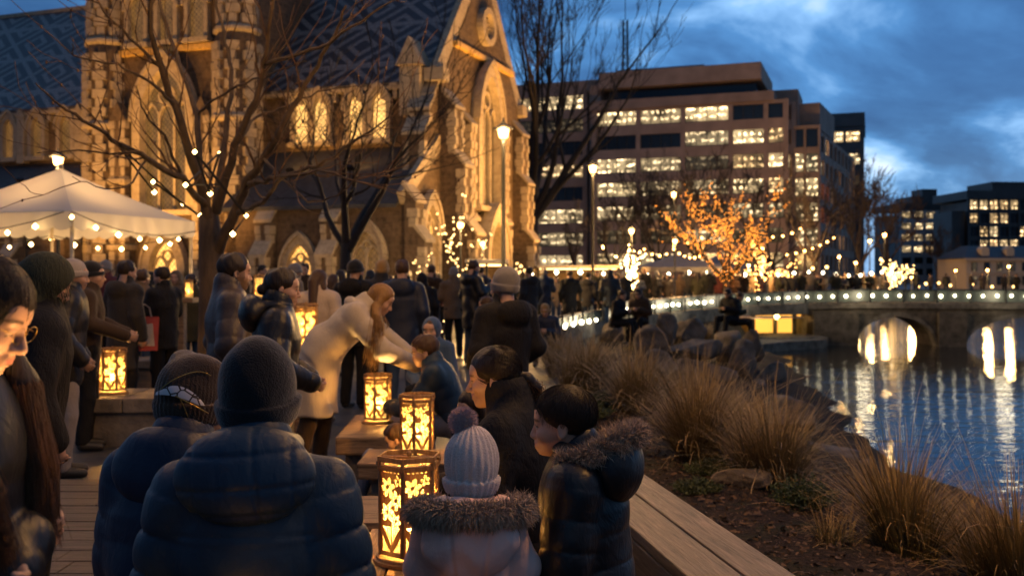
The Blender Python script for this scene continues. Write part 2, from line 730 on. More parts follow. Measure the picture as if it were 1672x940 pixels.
# ================================================================== ground, water, bank
def tess(name, poly, z, mat, **kw):
    from mathutils.geometry import tessellate_polygon
    pts = [Vector((x, y, z)) for x, y in poly]
    tris = tessellate_polygon([pts])
    mb = MB()
    mb.add(pts, [tuple(t) for t in tris])
    # make every face look up
    out = []
    for f in mb.f:
        a, b, c = [Vector(mb.v[i]) for i in f]
        out.append(f if (b - a).cross(c - a).z > 0 else f[::-1])
    mb.f = out
    return mb.build(name, mat, **kw)


WATER_Z = -1.0
BANKL = [(1.42, -6), (1.42, 0.0), (1.30, 3.7), (0.98, 6), (0.72, 10), (0.72, 14), (0.75, 17), (1.1, 22.5)]
RAILC = [(1.1, 22.5), (2.2, 26.4), (4.0, 30.4), (6.0, 33.4), (8.2, 35.8), (11.0, 37.2)]
plaza = BANKL + RAILC[1:] + [(11.3, 44), (12.5, 60), (15, 72), (40, 75), (120, 84), (2500, 120), (2500, 4500), (-2500, 4500), (-2500, -6)]
ground = tess('ground', plaza, 0.0, M_paver, kind='structure')
mb = MB()
mb.add([(-40, -30, WATER_Z), (2500, -30, WATER_Z), (2500, 400, WATER_Z), (-40, 400, WATER_Z)], [(0, 1, 2, 3)])
mb.build('water', M_water, kind='structure')


def lerp_poly(poly, y):
    for (x0, y0), (x1, y1) in zip(poly, poly[1:]):
        if y <= y1: 
            k = (y - y0) / (y1 - y0)
            return x0 + (x1 - x0) * max(0, min(1, k))
    return poly[-1][0]


SHORE = [(8.5, -6), (6.6, 2), (5.5, 6), (5.0, 10), (4.75, 13.5), (5.3, 17.4), (6.4, 23), (7.3, 28), (8.0, 31), (8.6, 36)]
BANKL2 = BANKL + [(2.2, 26.4), (4.0, 30.4), (6.0, 33.4), (8.2, 35.8)]


def bank_z(x, y):
    xl, xs = lerp_poly(BANKL2, y), lerp_poly(SHORE, y)
    u = (x - xl) / max(0.3, xs - xl)
    u = max(0.0, u)
    base = 0.02 - 0.16 * min(u, 1) - 0.9 * max(0, min(1.4, u) - 0.15) ** 1.25
    base += 0.10 * mnoise.noise((x * 0.8, y * 0.8, 1.3)) * min(1, u * 3) + 0.03 * mnoise.noise((x * 3, y * 3, 4.1)) * min(1, u * 6)
    return base


mb = MB()
NY, NU = 150, 46
vs, fs = [], []
for j in range(NY):
    y = -5.5 + 41.0 * j / (NY - 1)
    xl, xs = lerp_poly(BANKL2, y), lerp_poly(SHORE, y)
    for i in range(NU):
        u = i / (NU - 1) * 1.35
        x = xl + (max(xs - xl, 0.3)) * u
        vs.append((x, y, bank_z(x, y)))
for j in range(NY - 1):
    for i in range(NU - 1):
        a = j * NU + i
        fs.append((a, a + 1, a + NU + 1, a + NU))
mb.add(vs, fs)
mb.build('bank', M_soil, smooth=True, kind='structure')

# quay walls where the paving ends over the water
mb = MB()
q = [(11.0, 37.2), (11.3, 44), (12.5, 60), (15, 72), (40, 75), (120, 84), (1500, 110)]
for (x0, y0), (x1, y1) in zip(q, q[1:]):
    mb.add([(x0, y0, 0.02), (x1, y1, 0.02), (x1, y1, -1.5), (x0, y0, -1.5)], [(0, 1, 2, 3)])
mb.build('quay_wall', M_conc, label='grey stone quay wall along the far bank, behind the bridge arches', cat='wall')

# ------------------------------------------------------------------ timber deck in the foreground
M_deck = woodmat('weathered_deck_board', (0.115, 0.088, 0.066), 0, 0.6)
mb = MB()
y = -0.5
k = 0
while y < 7.3:
    w = 0.215
    x = -6.0
    while x < -0.05:
        L = rnd.uniform(1.3, 2.6)
        x1 = min(x + L, 0.35)
        mb.box(((x + x1) / 2, y + w / 2, 0.03 + rnd.uniform(-.002, .002)), (x1 - x - 0.006, w - 0.014, 0.04), bev=0.004)
        x = x1
    y += w
mb.build('deck', M_deck, kind='structure')

# ------------------------------------------------------------------ timber edge bench on the right
M_bench = woodmat('grey_bench_timber', (0.15, 0.112, 0.082), 1, 0.55, 2.0)
bt = thing('timber_bench', 'long weathered grey timber bench with two wide planks running beside the planting bed', 'bench', (1.06, 3.7, 0), R(9.4))
for i, (xa, w, z) in enumerate(((-0.093, 0.186, 0.43), (-0.30, 0.205, 0.43))):
    MB().box((xa, 0.35, z), (w, 6.1, 0.05), bev=0.008).build('plank', M_bench, bt)
MB().box((-0.39, 0.35, 0.225), (0.03, 6.05, 0.35), bev=0.006).build('front_board', M_bench, bt)
MB().box((-0.20, 0.35, 0.20), (0.30, 5.9, 0.40)).build('base', M_conc, bt)
for yy in (-1.6, 0.1, 1.8, 2.9):
    MB().box((-0.005, yy, 0.2), (0.05, 0.09, 0.39), bev=0.004).build('leg', M_bench, bt)

# ------------------------------------------------------------------ lantern platform, slab benches
M_plank = woodmat('warm_plank', (0.30, 0.19, 0.10), 1, 0.5, 1.8)
M_plankx = woodmat('sawn_block', (0.28, 0.185, 0.11), 0, 0.6, 1.6)
t = thing('plank_table', 'narrow plank table under the biggest glowing lantern, between the navy jacket and pink coat', 'table', (-0.41, 3.38, 0))
for k in range(2):
    MB().box((-0.063 + k * 0.126, 0.0, 0.586), (0.120, 0.80, 0.05), bev=0.006).build('plank', M_plank, t)
for sx in (-0.07, 0.07):
    for sy in (-0.30, 0.30):
        MB().box((sx, sy, 0.28), (0.06, 0.06, 0.56), bev=0.005).build('leg', M_plank, t)
t = thing('timber_block', 'thick rough sawn timber bench seat just left of the biggest glowing lantern', 'bench', (-0.52, 4.52, 0), R(-2))
MB().box((0, 0, 0.44), (0.80, 0.52, 0.15), bev=0.012).build('seat', M_plankx, t)
for sx in (-0.28, 0.28):
    MB().box((sx, 0.0, 0.18), (0.12, 0.40, 0.37), bev=0.006).build('leg', M_plankx, t)
t = thing('slab_bench', 'small warm lit slab under the middle lantern behind the pompom hat', 'bench', (-0.62, 6.2, 0))
MB().box((0, 0, 0.40), (0.62, 0.50, 0.10), bev=0.012).build('slab', M_plankx, t)
MB().box((0, 0, 0.17), (0.46, 0.38, 0.36), bev=0.01).build('base', M_stonebench, t)
t = thing('slab_bench', 'stone bench with thick dark slab under the lantern beside the bending blonde woman', 'bench', (-0.99, 7.5, 0), R(2))
MB().box((0, 0, 0.385), (0.52, 1.15, 0.125), bev=0.015).build('slab', M_plankx, t)
MB().box((0, 0.0, 0.16), (0.40, 1.0, 0.33), bev=0.01).build('base', M_stonebench, t)
t = thing('slab_bench', 'wide stone block bench carrying the lantern at left in front of the grey capped man', 'bench', (-3.63, 9.5, 0), R(3))
MB().box((-0.19, 0, 0.385), (0.47, 0.86, 0.13), bev=0.012).build('slab', M_stonebench, t)
MB().box((0.275, 0, 0.385), (0.44, 0.86, 0.13), bev=0.012).build('slab', M_stonebench, t)
MB().box((0.04, 0, 0.16), (0.82, 0.76, 0.33), bev=0.01).build('base', M_stonebench, t)
t = thing('slab_bench', 'low dark timber sided bench standing behind the leftmost lantern', 'bench', (-4.45, 12.8, 0), R(3))
MB().box((0, 0, 0.46), (1.3, 0.7, 0.10), bev=0.012).build('slab', M_stonebench, t)
MB().box((0, 0, 0.20), (1.15, 0.6, 0.42), bev=0.01).build('base', M_plankx, t)
for (x, y, rz, lab) in ((-0.68, 2.62, 0, 'timber bench seat under the man in the navy puffer jacket'),
                        (-1.18, 3.12, R(-20), 'timber bench seat under the person in the brown knitted hat'),
                        (0.02, 4.45, R(8), 'timber bench seat under the woman with the ponytail')):
    t = thing('timber_bench', lab, 'bench', (x, y, 0), rz)
    MB().box((0, 0, 0.42), (0.66, 0.42, 0.06), bev=0.008).build('seat', M_plankx, t)
    for sx in (-0.24, 0.24):
        MB().box((sx, 0, 0.2), (0.08, 0.34, 0.39), bev=0.005).build('leg', M_plankx, t)
t = thing('timber_bench', 'timber bench seat under the boy in the fur trimmed hood', 'bench', (0.36, 3.3, 0))
MB().box((0.02, 0, 0.40), (0.30, 0.42, 0.05), bev=0.008).build('seat', M_plankx, t)
for sx in (-0.09, 0.12):
    MB().box((sx, 0, 0.19), (0.06, 0.34, 0.37), bev=0.005).build('leg', M_plankx, t)

# ================================================================== bridge
M_bridge = rockmat('bridge_stone', (0.085, 0.075, 0.062), 0.5)
M_glassband = NT('frosted_balustrade').set(col=(0.11, 0.13, 0.115), rough=0.25, spec=0.6)
br = thing('bridge', 'low stone arch bridge with a row of white lights along its balustrade', 'bridge', (0, 0, 0))
BRC = [(11.0, 37.2), (14.0, 36.6), (18.0, 35.6), (26.0, 33.8), (44.0, 31.0)]   # front edge of the bridge


def bz(x):                                             # top of the kerb under the lights
    return 0.36 + 0.24 * min(1, max(0, (x - 4) / 9.0))


def along(poly, step, start=0.0):
    out = []
    carry = start
    for (x0, y0), (x1, y1) in zip(poly, poly[1:]):
        L = math.hypot(x1 - x0, y1 - y0)
        s = carry
        while s < L:
            out.append((x0 + (x1 - x0) * s / L, y0 + (y1 - y0) * s / L))
            s += step
        carry = s - L
    return out


def back(p, i, poly, d):
    a = poly[max(0, i - 1)]; b = poly[min(len(poly) - 1, i + 1)]
    tx, ty = b[0] - a[0], b[1] - a[1]
    L = math.hypot(tx, ty)
    return (p[0] - ty / L * d, p[1] + tx / L * d)


def strip(poly, d0, d1, zt, zb, mb, fine=0.6):
    P = along(poly, fine) + [poly[-1]]
    F_ = [back(p, i, P, d0) for i, p in enumerate(P)]
    B_ = [back(p, i, P, d1) for i, p in enumerate(P)]
    vs, fs = [], []
    for i, (a, b) in enumerate(zip(F_, B_)):
        t_, b_ = zt(P[i][0]), zb(P[i][0])
        vs += [(a[0], a[1], b_), (a[0], a[1], t_), (b[0], b[1], t_), (b[0], b[1], b_)]
    for i in range(len(P) - 1):
        o = i * 4
        for k in range(4):
            k2 = (k + 1) % 4
            fs.append((o + k, o + 4 + k, o + 4 + k2, o + k2))
    fs += [(0, 1, 2, 3), tuple(len(vs) - 4 + k for k in (3, 2, 1, 0))]
    mb.add(vs, fs)


mb = MB(); strip(BRC, 0.0, 2.0, lambda x: bz(x) - 0.12, lambda x: 0.10, mb); mb.build('deck', M_bridge, br)
mb = MB(); strip(BRC, -0.10, 0.45, lambda x: bz(x) - 0.02, lambda x: bz(x) - 0.22, mb); mb.build('cornice', M_conc, br)
# spandrel wall with arch openings, front and back
PIERS = [(11.2, 12.75, True), (15.45, 16.35, False), (20.4, 21.5, False), (27, 28.2, False), (36, 44, True)]


def bridge_front(x):
    for (x0, y0), (x1, y1) in zip(BRC, BRC[1:]):
        if x <= x1: return y0 + (y1 - y0) * (x - x0) / (x1 - x0)
    return BRC[-1][1]


for (a0, a1, e0), (b0, b1, e1) in zip(PIERS, PIERS[1:]):
    mb = MB()
    vs, fs = [], []
    n = 22
    for k in range(n):
        xs = [a1 + (b0 - a1) * q / n for q in (k, k + 1)]
        zs = []
        for x in xs:
            u = (x - a1) / (b0 - a1) * 2 - 1
            zs.append(-1.05 + 1.12 * math.sqrt(max(0, 1 - u * u)))
        for (dA, dB) in ((0.0, 2.0),):
            y0, y1 = bridge_front(xs[0]), bridge_front(xs[1])
            p = [(xs[0], y0, zs[0]), (xs[1], y1, zs[1]), (xs[1], y1, 0.14), (xs[0], y0, 0.14)]
            bq = [(x + 0.25 * dB * 0.3, y + dB, z) for x, y, z in p]
            o = len(vs)
            vs += p + bq
            fs += [(o, o + 1, o + 2, o + 3), (o + 7, o + 6, o + 5, o + 4), (o, o + 4, o + 5, o + 1)]
    mb.add(vs, fs)
    mb.build('arch_vault', M_bridge, br)
for (a0, a1, e) in PIERS:
    y0, y1 = bridge_front(a0), bridge_front(a1)
    mb = MB()
    f_, b_ = -0.25, 2.1
    vs = [(a0, y0 + f_, -1.4), (a1, y1 + f_, -1.4), (a1 + .3, y1 + b_, -1.4), (a0 + .3, y0 + b_, -1.4)]
    vs += [(x, y, 0.24) for x, y, z in vs]
    mb.add(vs, [(0, 1, 5, 4), (1, 2, 6, 5), (2, 3, 7, 6), (3, 0, 4, 7), (4, 5, 6, 7)])
    mb.build('abutment' if e else 'pier', M_bridge, br)
for (a0, a1, e0), (b0, b1, e1) in zip(PIERS, PIERS[1:]):       # pale voussoir ring round each arch
    outer, inner = [], []
    for k in range(25):
        u = k / 24 * 2 - 1
        cxx, hw = (a1 + b0) / 2, (b0 - a1) / 2
        inner.append((cxx + u * hw, -1.05 + 1.12 * math.sqrt(max(0, 1 - u * u))))
        outer.append((cxx + u * (hw + 0.02), -1.0 + 1.24 * math.sqrt(max(0, 1 - u * u * 0.98))))
    mb = MB()
    vs, fs = [], []
    for (xo, zo), (xi, zi) in zip(outer, inner):
        vs += [(xo, bridge_front(xo) - 0.06, zo), (xi, bridge_front(xi) - 0.06, zi), (xi, bridge_front(xi) + 0.3, zi)]
    for k in range(24):
        o = 3 * k
        fs += [(o, o + 1, o + 4, o + 3), (o + 1, o + 2, o + 5, o + 4)]
    mb.add(vs, fs)
    mb.build('arch_ring', M_conc, br)

# balustrade: one long thing that follows the plaza edge and the bridge
bal = thing('balustrade', 'long low glass balustrade with round white lights curving from the plaza onto the bridge', 'railing')
FULLC = RAILC + BRC[1:]
mb = MB(); strip(FULLC, 0.02, 0.10, lambda x: bz(x) + 0.43 - (0.18 if x < 3 else 0), lambda x: bz(x) + 0.02 - (0.3 if x < 2 else 0.0), mb, 0.5); mb.build('glass_panel', M_glassband, bal)
mb = MB(); strip(FULLC, -0.03, 0.15, lambda x: bz(x) + 0.47 - (0.18 if x < 3 else 0), lambda x: bz(x) + 0.43 - (0.18 if x < 3 else 0), mb, 0.5); mb.build('handrail', M_iron, bal)
mb = MB(); strip(RAILC, -0.12, 0.35, lambda x: bz(x), lambda x: -0.35 if x < 7.3 else 0.13, mb, 0.5); mb.build('kerb', M_conc, bal)
P = along(FULLC, 1.15)
for i, p in enumerate(P):
    f = back(p, i, P, -0.035)
    MB().box((f[0], f[1], bz(p[0]) + 0.21), (0.05, 0.05, 0.44)).build('post', M_iron, bal)
P = along(FULLC, 0.47, 0.1)
for i, p in enumerate(P):
    if rnd.random() < 0.06 or (p[0] < 3.4 and i % 2): continue
    f = back(p, i, P, -0.07)
    MB().ball((f[0], f[1], bz(p[0]) + 0.24 - (0.18 if p[0] < 3 else 0) + rnd.uniform(-.015, .015)), 0.053 * rnd.uniform(.8, 1.15), 8, 5).build('lamp', M_globe, bal, True)

for q in ((2.0, 25.6), (3.6, 29.4), (5.4, 32.4), (8.2, 35.4), (12.5, 36.5), (17.0, 35.3), (22.0, 34.2)):
    ld = bpy.data.lights.new('rail_light', 'POINT'); ld.energy = 18; ld.color = (1, .82, .52); ld.shadow_soft_size = .25
    lo = bpy.data.objects.new('rail_light', ld); C.objects.link(lo); lo.location = (q[0] + .25, q[1] - .45, bz(q[0]) + .25); lo.parent = bal

# lit underpass below the walkway
up = thing('underpass', 'amber lit underpass with square pillars below the curving balustrade', 'underpass')
M_warmwall = simple('ochre_wall', (0.32, 0.23, 0.11), 0.8, bump=0.3, bscale=8)
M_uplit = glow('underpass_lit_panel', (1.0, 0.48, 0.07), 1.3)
mb = MB()
mb.box((9.0, 39.2, -0.35), (5.2, 0.3, 1.3))
mb.build('back_wall', M_warmwall, up)
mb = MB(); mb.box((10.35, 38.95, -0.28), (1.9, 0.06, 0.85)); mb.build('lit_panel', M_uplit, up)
mb = MB(); mb.box((8.9, 37.6, -0.80), (5.0, 3.4, 0.3)); mb.build('floor', M_conc, up)
for x, y in ((10.1, 38.2), (10.75, 37.9), (9.2, 38.0), (8.2, 37.2)):
    MB().box((x, y, -0.3), (0.13, 0.16, 0.95)).build('pillar', M_bridge, up)
ld = bpy.data.lights.new('underpass_light', 'POINT'); ld.energy = 60; ld.color = (1, .58, .16); ld.shadow_soft_size = .1
lo = bpy.data.objects.new('underpass_light', ld); C.objects.link(lo); lo.location = (10.0, 37.6, 0.0); lo.parent = up
MB().ball((10.0, 37.6, 0.02), 0.09, 8, 5).build('lamp', M_bulb, up)
# dark curved landing at the water's edge
mb = MB()
LAND = [(6.7, 30.5), (8.0, 32.6), (9.4, 34.2), (11.2, 35.4)]
strip(LAND, 0.0, 2.4, lambda x: -0.70, lambda x: -1.4, mb, 0.5)
mb.build('landing', M_conc, label='curved dark concrete landing at the water under the balustrade', cat='landing')


# ================================================================== church
def wallmat(name, c1, c2, mortar, bw=0.55, rh=0.24, bump=0.8):
    t = NT(name)
    tc = t.coord('Object')
    sp = t.new('ShaderNodeSeparateXYZ'); t.put(sp.inputs[0], tc)
    cb = t.new('ShaderNodeCombineXYZ')
    t.put(cb.inputs[0], t.math('ADD', sp.outputs[0], sp.outputs[1]))
    t.put(cb.inputs[1], sp.outputs[2])
    dist = t.noise(tc, 1.7, 3)
    wob = t.new('ShaderNodeVectorMath', operation='ADD')
    t.put(wob.inputs[0], cb.outputs[0])
    cw = t.new('ShaderNodeCombineXYZ'); t.put(cw.inputs[1], t.math('MULTIPLY', dist, 0.12)); t.put(cw.inputs[0], t.math('MULTIPLY', dist, 0.3))
    t.put(wob.inputs[1], cw.outputs[0])
    b = t.new('ShaderNodeTexBrick')
    t.put(b.inputs['Vector'], wob.outputs[0])
    b.inputs['Scale'].default_value = 1.0
    b.inputs['Brick Width'].default_value = bw
    b.inputs['Row Height'].default_value = rh
    b.inputs['Mortar Size'].default_value = 0.02
    b.inputs['Bias'].default_value = -0.2
    b.inputs['Color1'].default_value = (*c1, 1)
    b.inputs['Color2'].default_value = (*c2, 1)
    b.inputs['Mortar'].default_value = (*mortar, 1)
    n1 = t.noise(tc, 5.0, 6, 0.7)
    col = t.mix(t.ramp(n1, [(0.35, (0, 0, 0)), (0.7, (1, 1, 1))]), b.outputs['Color'], dim(c2, 1.3))
    col = t.mix(t.math('MULTIPLY', t.noise(tc, 0.6, 4), 0.5), col, dim(c1, 0.5))
    nrm = t.bump(t.math('SUBTRACT', 1.0, b.outputs['Fac']), bump, 0.05)
    nrm = t.bump(n1, bump * 0.8, 0.06, nrm)
    return t.set(col=col, rough=0.85, normal=nrm, spec=0.25)


M_rubble = wallmat('dark_rubble_stone', (0.058, 0.042, 0.032), (0.17, 0.122, 0.082), (0.13, 0.105, 0.08))
M_lime = wallmat('pale_limestone', (0.32, 0.265, 0.20), (0.44, 0.37, 0.27), (0.22, 0.18, 0.135), 0.7, 0.42, 0.35)


def slate_mat():
    t = NT('patterned_slate')
    tc = t.coord('Object')
    sp = t.new('ShaderNodeSeparateXYZ'); t.put(sp.inputs[0], tc)
    u = t.math('DIVIDE', sp.outputs[1], 3.1)
    v = t.math('DIVIDE', sp.outputs[2], 2.25)
    fu = t.math('ABSOLUTE', t.math('SUBTRACT', t.math('FRACT', u), 0.5))
    fv = t.math('ABSOLUTE', t.math('SUBTRACT', t.math('FRACT', v), 0.5))
    d = t.math('ADD', fu, fv)
    ring = t.math('GREATER_THAN', t.math('FRACT', t.math('MULTIPLY', d, 3.6)), 0.58)
    band = t.math('GREATER_THAN', fv, 0.44)
    # a meander in every second course
    zig = t.math('GREATER_THAN', t.math('FRACT', t.math('MULTIPLY', t.math('ADD', u, t.math('MULTIPLY', fv, 1.0)), 3.0)), 0.62)
    pat = t.math('MAXIMUM', ring, band)
    b = t.new('ShaderNodeTexBrick')
    cb = t.new('ShaderNodeCombineXYZ')
    t.put(cb.inputs[0], sp.outputs[1]); t.put(cb.inputs[1], sp.outputs[2])
    t.put(b.inputs['Vector'], cb.outputs[0])
    b.inputs['Scale'].default_value = 1; b.inputs['Brick Width'].default_value = 0.3; b.inputs['Row Height'].default_value = 0.2
    b.inputs['Mortar Size'].default_value = 0.012
    n = t.noise(tc, 3, 5)
    c = t.mix(pat, (0.050, 0.050, 0.064), (0.26, 0.24, 0.24))
    c = t.mix(t.math('MULTIPLY', n, 0.3), c, (0.05, 0.05, 0.055))
    c = t.mix(t.math('MULTIPLY', b.outputs['Fac'], 0.7), c, (0.015, 0.015, 0.018))
    return t.set(col=c, rough=0.5, normal=t.bump(t.math('SUBTRACT', 1.0, b.outputs['Fac']), 0.6, 0.03), spec=0.5)


M_slate = slate_mat()
M_slate_plain = simple('plain_slate', (0.04, 0.043, 0.05), 0.55, var=0.4, nscale=4, bump=0.5, bscale=18)


def glassmat(name, col, s, dark=(0.02, 0.02, 0.02)):
    t = NT(name)
    tc = t.coord('Object')
    sp = t.new('ShaderNodeSeparateXYZ'); t.put(sp.inputs[0], tc)
    a = t.math('FRACT', t.math('MULTIPLY', t.math('ADD', t.math('ADD', sp.outputs[0], sp.outputs[1]), sp.outputs[2]), 4.0))
    b = t.math('FRACT', t.math('MULTIPLY', t.math('SUBTRACT', t.math('ADD', sp.outputs[0], sp.outputs[1]), sp.outputs[2]), 4.0))
    lead = t.math('MAXIMUM', t.math('LESS_THAN', a, 0.12), t.math('LESS_THAN', b, 0.12))
    n = t.noise(tc, 2.2, 3)
    st = t.math('MULTIPLY', t.math('SUBTRACT', 1.0, lead), t.math('MULTIPLY', t.math('ADD', n, 0.1), s))
    return t.set(col=dark, rough=0.15, ecol=col, estr=st)


M_cglass = glassmat('leaded_glass_lit', (1.0, 0.50, 0.13), 2.6)
M_cglass_dim = glassmat('leaded_glass_dim', (1.0, 0.46, 0.12), 0.30)
M_cglass_door = glassmat('porch_glass_lit', (1.0, 0.46, 0.10), 3.0)
M_gold = simple('gilded_moulding', (0.55, 0.36, 0.10), 0.55, bump=0.3, bscale=10)

A_CH = R(20)
ch = thing('church', 'floodlit gothic stone church with patterned slate roof and tall arched windows', 'church',
           (W(720, 450, 44).x, 44, 0), R(70))
X_, Y_, Z_ = Vector((1, 0, 0)), Vector((0, 1, 0)), Vector((0, 0, 1))


def pointed(w, h, n=8, k=1.0):
    """outline of a pointed arch opening, width w, total height h, base at v=0"""
    hw = w / 2
    rise = hw * 1.75 * k
    sp = h - rise
    r = (hw * hw + rise * rise) / (2 * hw)
    pts = [(-hw, 0), (-hw, sp)]
    for i in range(1, n + 1):
        a = math.asin(min(1, rise / r)) * i / n
        pts.append((-hw + r - r * math.cos(a), sp + r * math.sin(a)))
    right = [(-x, y) for x, y in pts[:-1]][::-1]
    return pts + right


def arch_window(parent, o, u, n, w, h, glass, frame=M_lime, fw=0.22, depth=0.3, mull=1, name='window', tracery=True, hood=True):
    v = Z_
    ins = pointed(w, h)
    out = pointed(w + 2 * fw, h + fw * 1.45)
    out = [(x, y - (0.0 if y > 0 else 0.0)) for x, y in out]
    mb = MB()
    mb.ring(out, ins, o, u, v, n, -0.02, depth, close=False)
    if hood:
        o2 = pointed(w + 2 * fw + 0.24, h + fw * 1.45 + 0.2)
        hw = len(o2)
        half_ = [i for i, (x, y) in enumerate(o2) if y > h * 0.45]
        mb.ring([o2[i] for i in half_], [out[i] for i in half_], o, u, v, n, depth * 0.4, depth + 0.1, close=False)
    mb.prism([(-w / 2 - fw - .08, -0.22), (w / 2 + fw + .08, -0.22), (w / 2 + fw + .08, 0.0), (-w / 2 - fw - .08, 0.0)], o, u, v, n, depth + 0.12)
    fr = mb.build(name, frame, parent)
    g = MB()
    g.prism(ins, Vector(o) + n * 0.015, u, v, n, 0.02)
    g.build('pane', glass, fr)
    if mull:
        m = MB()
        for i in range(mull):
            x = -w / 2 + w * (i + 1) / (mull + 1)
            m.prism([(x - .055, 0.0), (x + .055, 0.0), (x + .055, h * 0.70), (x - .055, h * 0.70)], Vector(o) + n * 0.05, u, v, n, 0.14)
        if tracery:
            hs = h - w * 0.875
            k = mull + 1
            sw = w / k
            for i in range(k):
                x = -w / 2 + sw * (i + 0.5)
                a_out = pointed(sw, sw * 1.2)
                a_in = pointed(sw - .11, sw * 1.2 - .1)
                oo = Vector(o) + u * x + v * (hs - sw * 0.35)
                m.ring(a_out[1:-1], a_in[1:-1], oo, u, v, n, 0.05, 0.18, close=False)
            cyy = h - w * 0.48
            rr = w * 0.19
            c1 = [(math.cos(2 * PI * q / 14) * rr, cyy + math.sin(2 * PI * q / 14) * rr) for q in range(14)]
            c2 = [(math.cos(2 * PI * q / 14) * rr * .72, cyy + math.sin(2 * PI * q / 14) * rr * .72) for q in range(14)]
            m.ring(c1, c2, o, u, v, n, 0.05, 0.18)
        m.build('tracery', frame, fr)
    return fr


EAVE, APEX, CW, CL = 10.45, 16.7, 10.0, 46.0
# nave walls
mb = MB()
mb.box((0.3, CL / 2, EAVE / 2), (0.6, CL, EAVE))
mb.box((CW - 0.3, CL / 2, EAVE / 2), (0.6, CL, EAVE))
mb.build('wall', M_rubble, ch)
# gable wall to the right
mb = MB()
mb.prism([(0, 0), (CW, 0), (CW, EAVE), (CW / 2, APEX), (0, EAVE)], (0, 0.55, 0), X_, Z_, -Y_, 0.60)
mb.build('gable_wall', M_rubble, ch)
mb = MB()                                               # roof slopes (two slabs)
for s0, sg in ((0, 1), (CW, -1)):
    a = [(s0 - sg * 0.35, EAVE - 0.25), (CW / 2, APEX + 0.18), (CW / 2, APEX + 0.0), (s0 - sg * 0.30, EAVE - 0.42)]
    mb.prism(a, (0, 0.5, 0), X_, Z_, Y_, CL - 0.5)
mb.build('roof', M_slate, ch)
mb = MB(); mb.box((CW / 2, CL / 2 + .4, APEX + 0.22), (0.22, CL - 1, 0.22)); mb.build('ridge', M_lime, ch)
# coping along both gable edges, string course, kneelers
mb = MB()
for s0, sg in ((0, 1), (CW, -1)):
    mb.bar((s0 - sg * 0.3, 0.1, EAVE + 0.05), (CW / 2, 0.1, APEX + 0.40), 0.75, 0.30, up=(0, 1, 0))
    mb.box((s0 - sg * 0.25, 0.1, EAVE - 0.05), (0.7, 0.95, 0.6), bev=0.05)
mb.build('coping', M_lime, ch)
mb = MB()
hz = 12.1
hwid = (APEX - hz) / (APEX - EAVE) * CW / 2
mb.box((CW / 2, -0.15, hz), (2 * hwid + 0.2, 0.30, 0.26), bev=0.03)
mb.build('string_course', M_gold, ch)
# eaves cornice with corbels along the nave
mb = MB(); mb.box((-0.14, CL / 2 + .5, EAVE - 0.42), (0.34, CL - 1.2, 0.24), bev=0.02); mb.build('cornice', M_lime, ch)
t_ = 0.9
first_ = None
while t_ < CL - 1:
    if not (8.0 < t_ < 18.0):
        if first_ is None:
            mb = MB(); mb.box((0, 0, 0), (0.26, 0.22, 0.42), bev=0.03); first_ = o_ = mb.build('corbel', M_lime, ch)
        else:
            o_ = first_.copy(); C.objects.link(o_); o_.parent = ch
        o_.location = (-0.13, t_, EAVE - 0.75)
    t_ += 0.62

# big gable window, oculus, porch door
arch_window(ch, (CW / 2, -0.06, 4.9), X_, -Y_, 2.5, 6.4, M_cglass_dim, fw=0.42, depth=0.45, mull=2)
oc = MB()
def circ(r, n=28, sx=1.0): return [(math.cos(2 * PI * i / n) * r * sx, math.sin(2 * PI * i / n) * r) for i in range(n)]
oc.ring(circ(0.92), circ(0.62), (CW / 2, -0.05, 13.7), X_, Z_, -Y_, -0.02, 0.34)
ocf = oc.build('round_window', M_lime, ch)
oc = MB(); oc.prism(circ(0.64), (CW / 2, -0.055, 13.7), X_, Z_, -Y_, 0.02); oc.build('pane', M_cglass_dim, ocf)
oc = MB()
for k in range(6):
    a = PI * k / 6
    oc.bar((CW / 2 - .62 * math.cos(a), -0.14, 13.7 - .62 * math.sin(a)), (CW / 2 + .62 * math.cos(a), -0.14, 13.7 + .62 * math.sin(a)), 0.07, 0.07)
oc.ring(circ(0.2), circ(0.1), (CW / 2, -0.1, 13.7), X_, Z_, -Y_, 0, 0.1)
oc.build('tracery', M_lime, ocf)
M_oak = woodmat('oak_door', (0.10, 0.06, 0.035), 2)
d_ = arch_window(ch, (CW / 2, -0.05, 0.0), X_, -Y_, 2.0, 4.2, M_cglass_door, fw=0.5, depth=0.8, mull=1, name='porch', tracery=True)
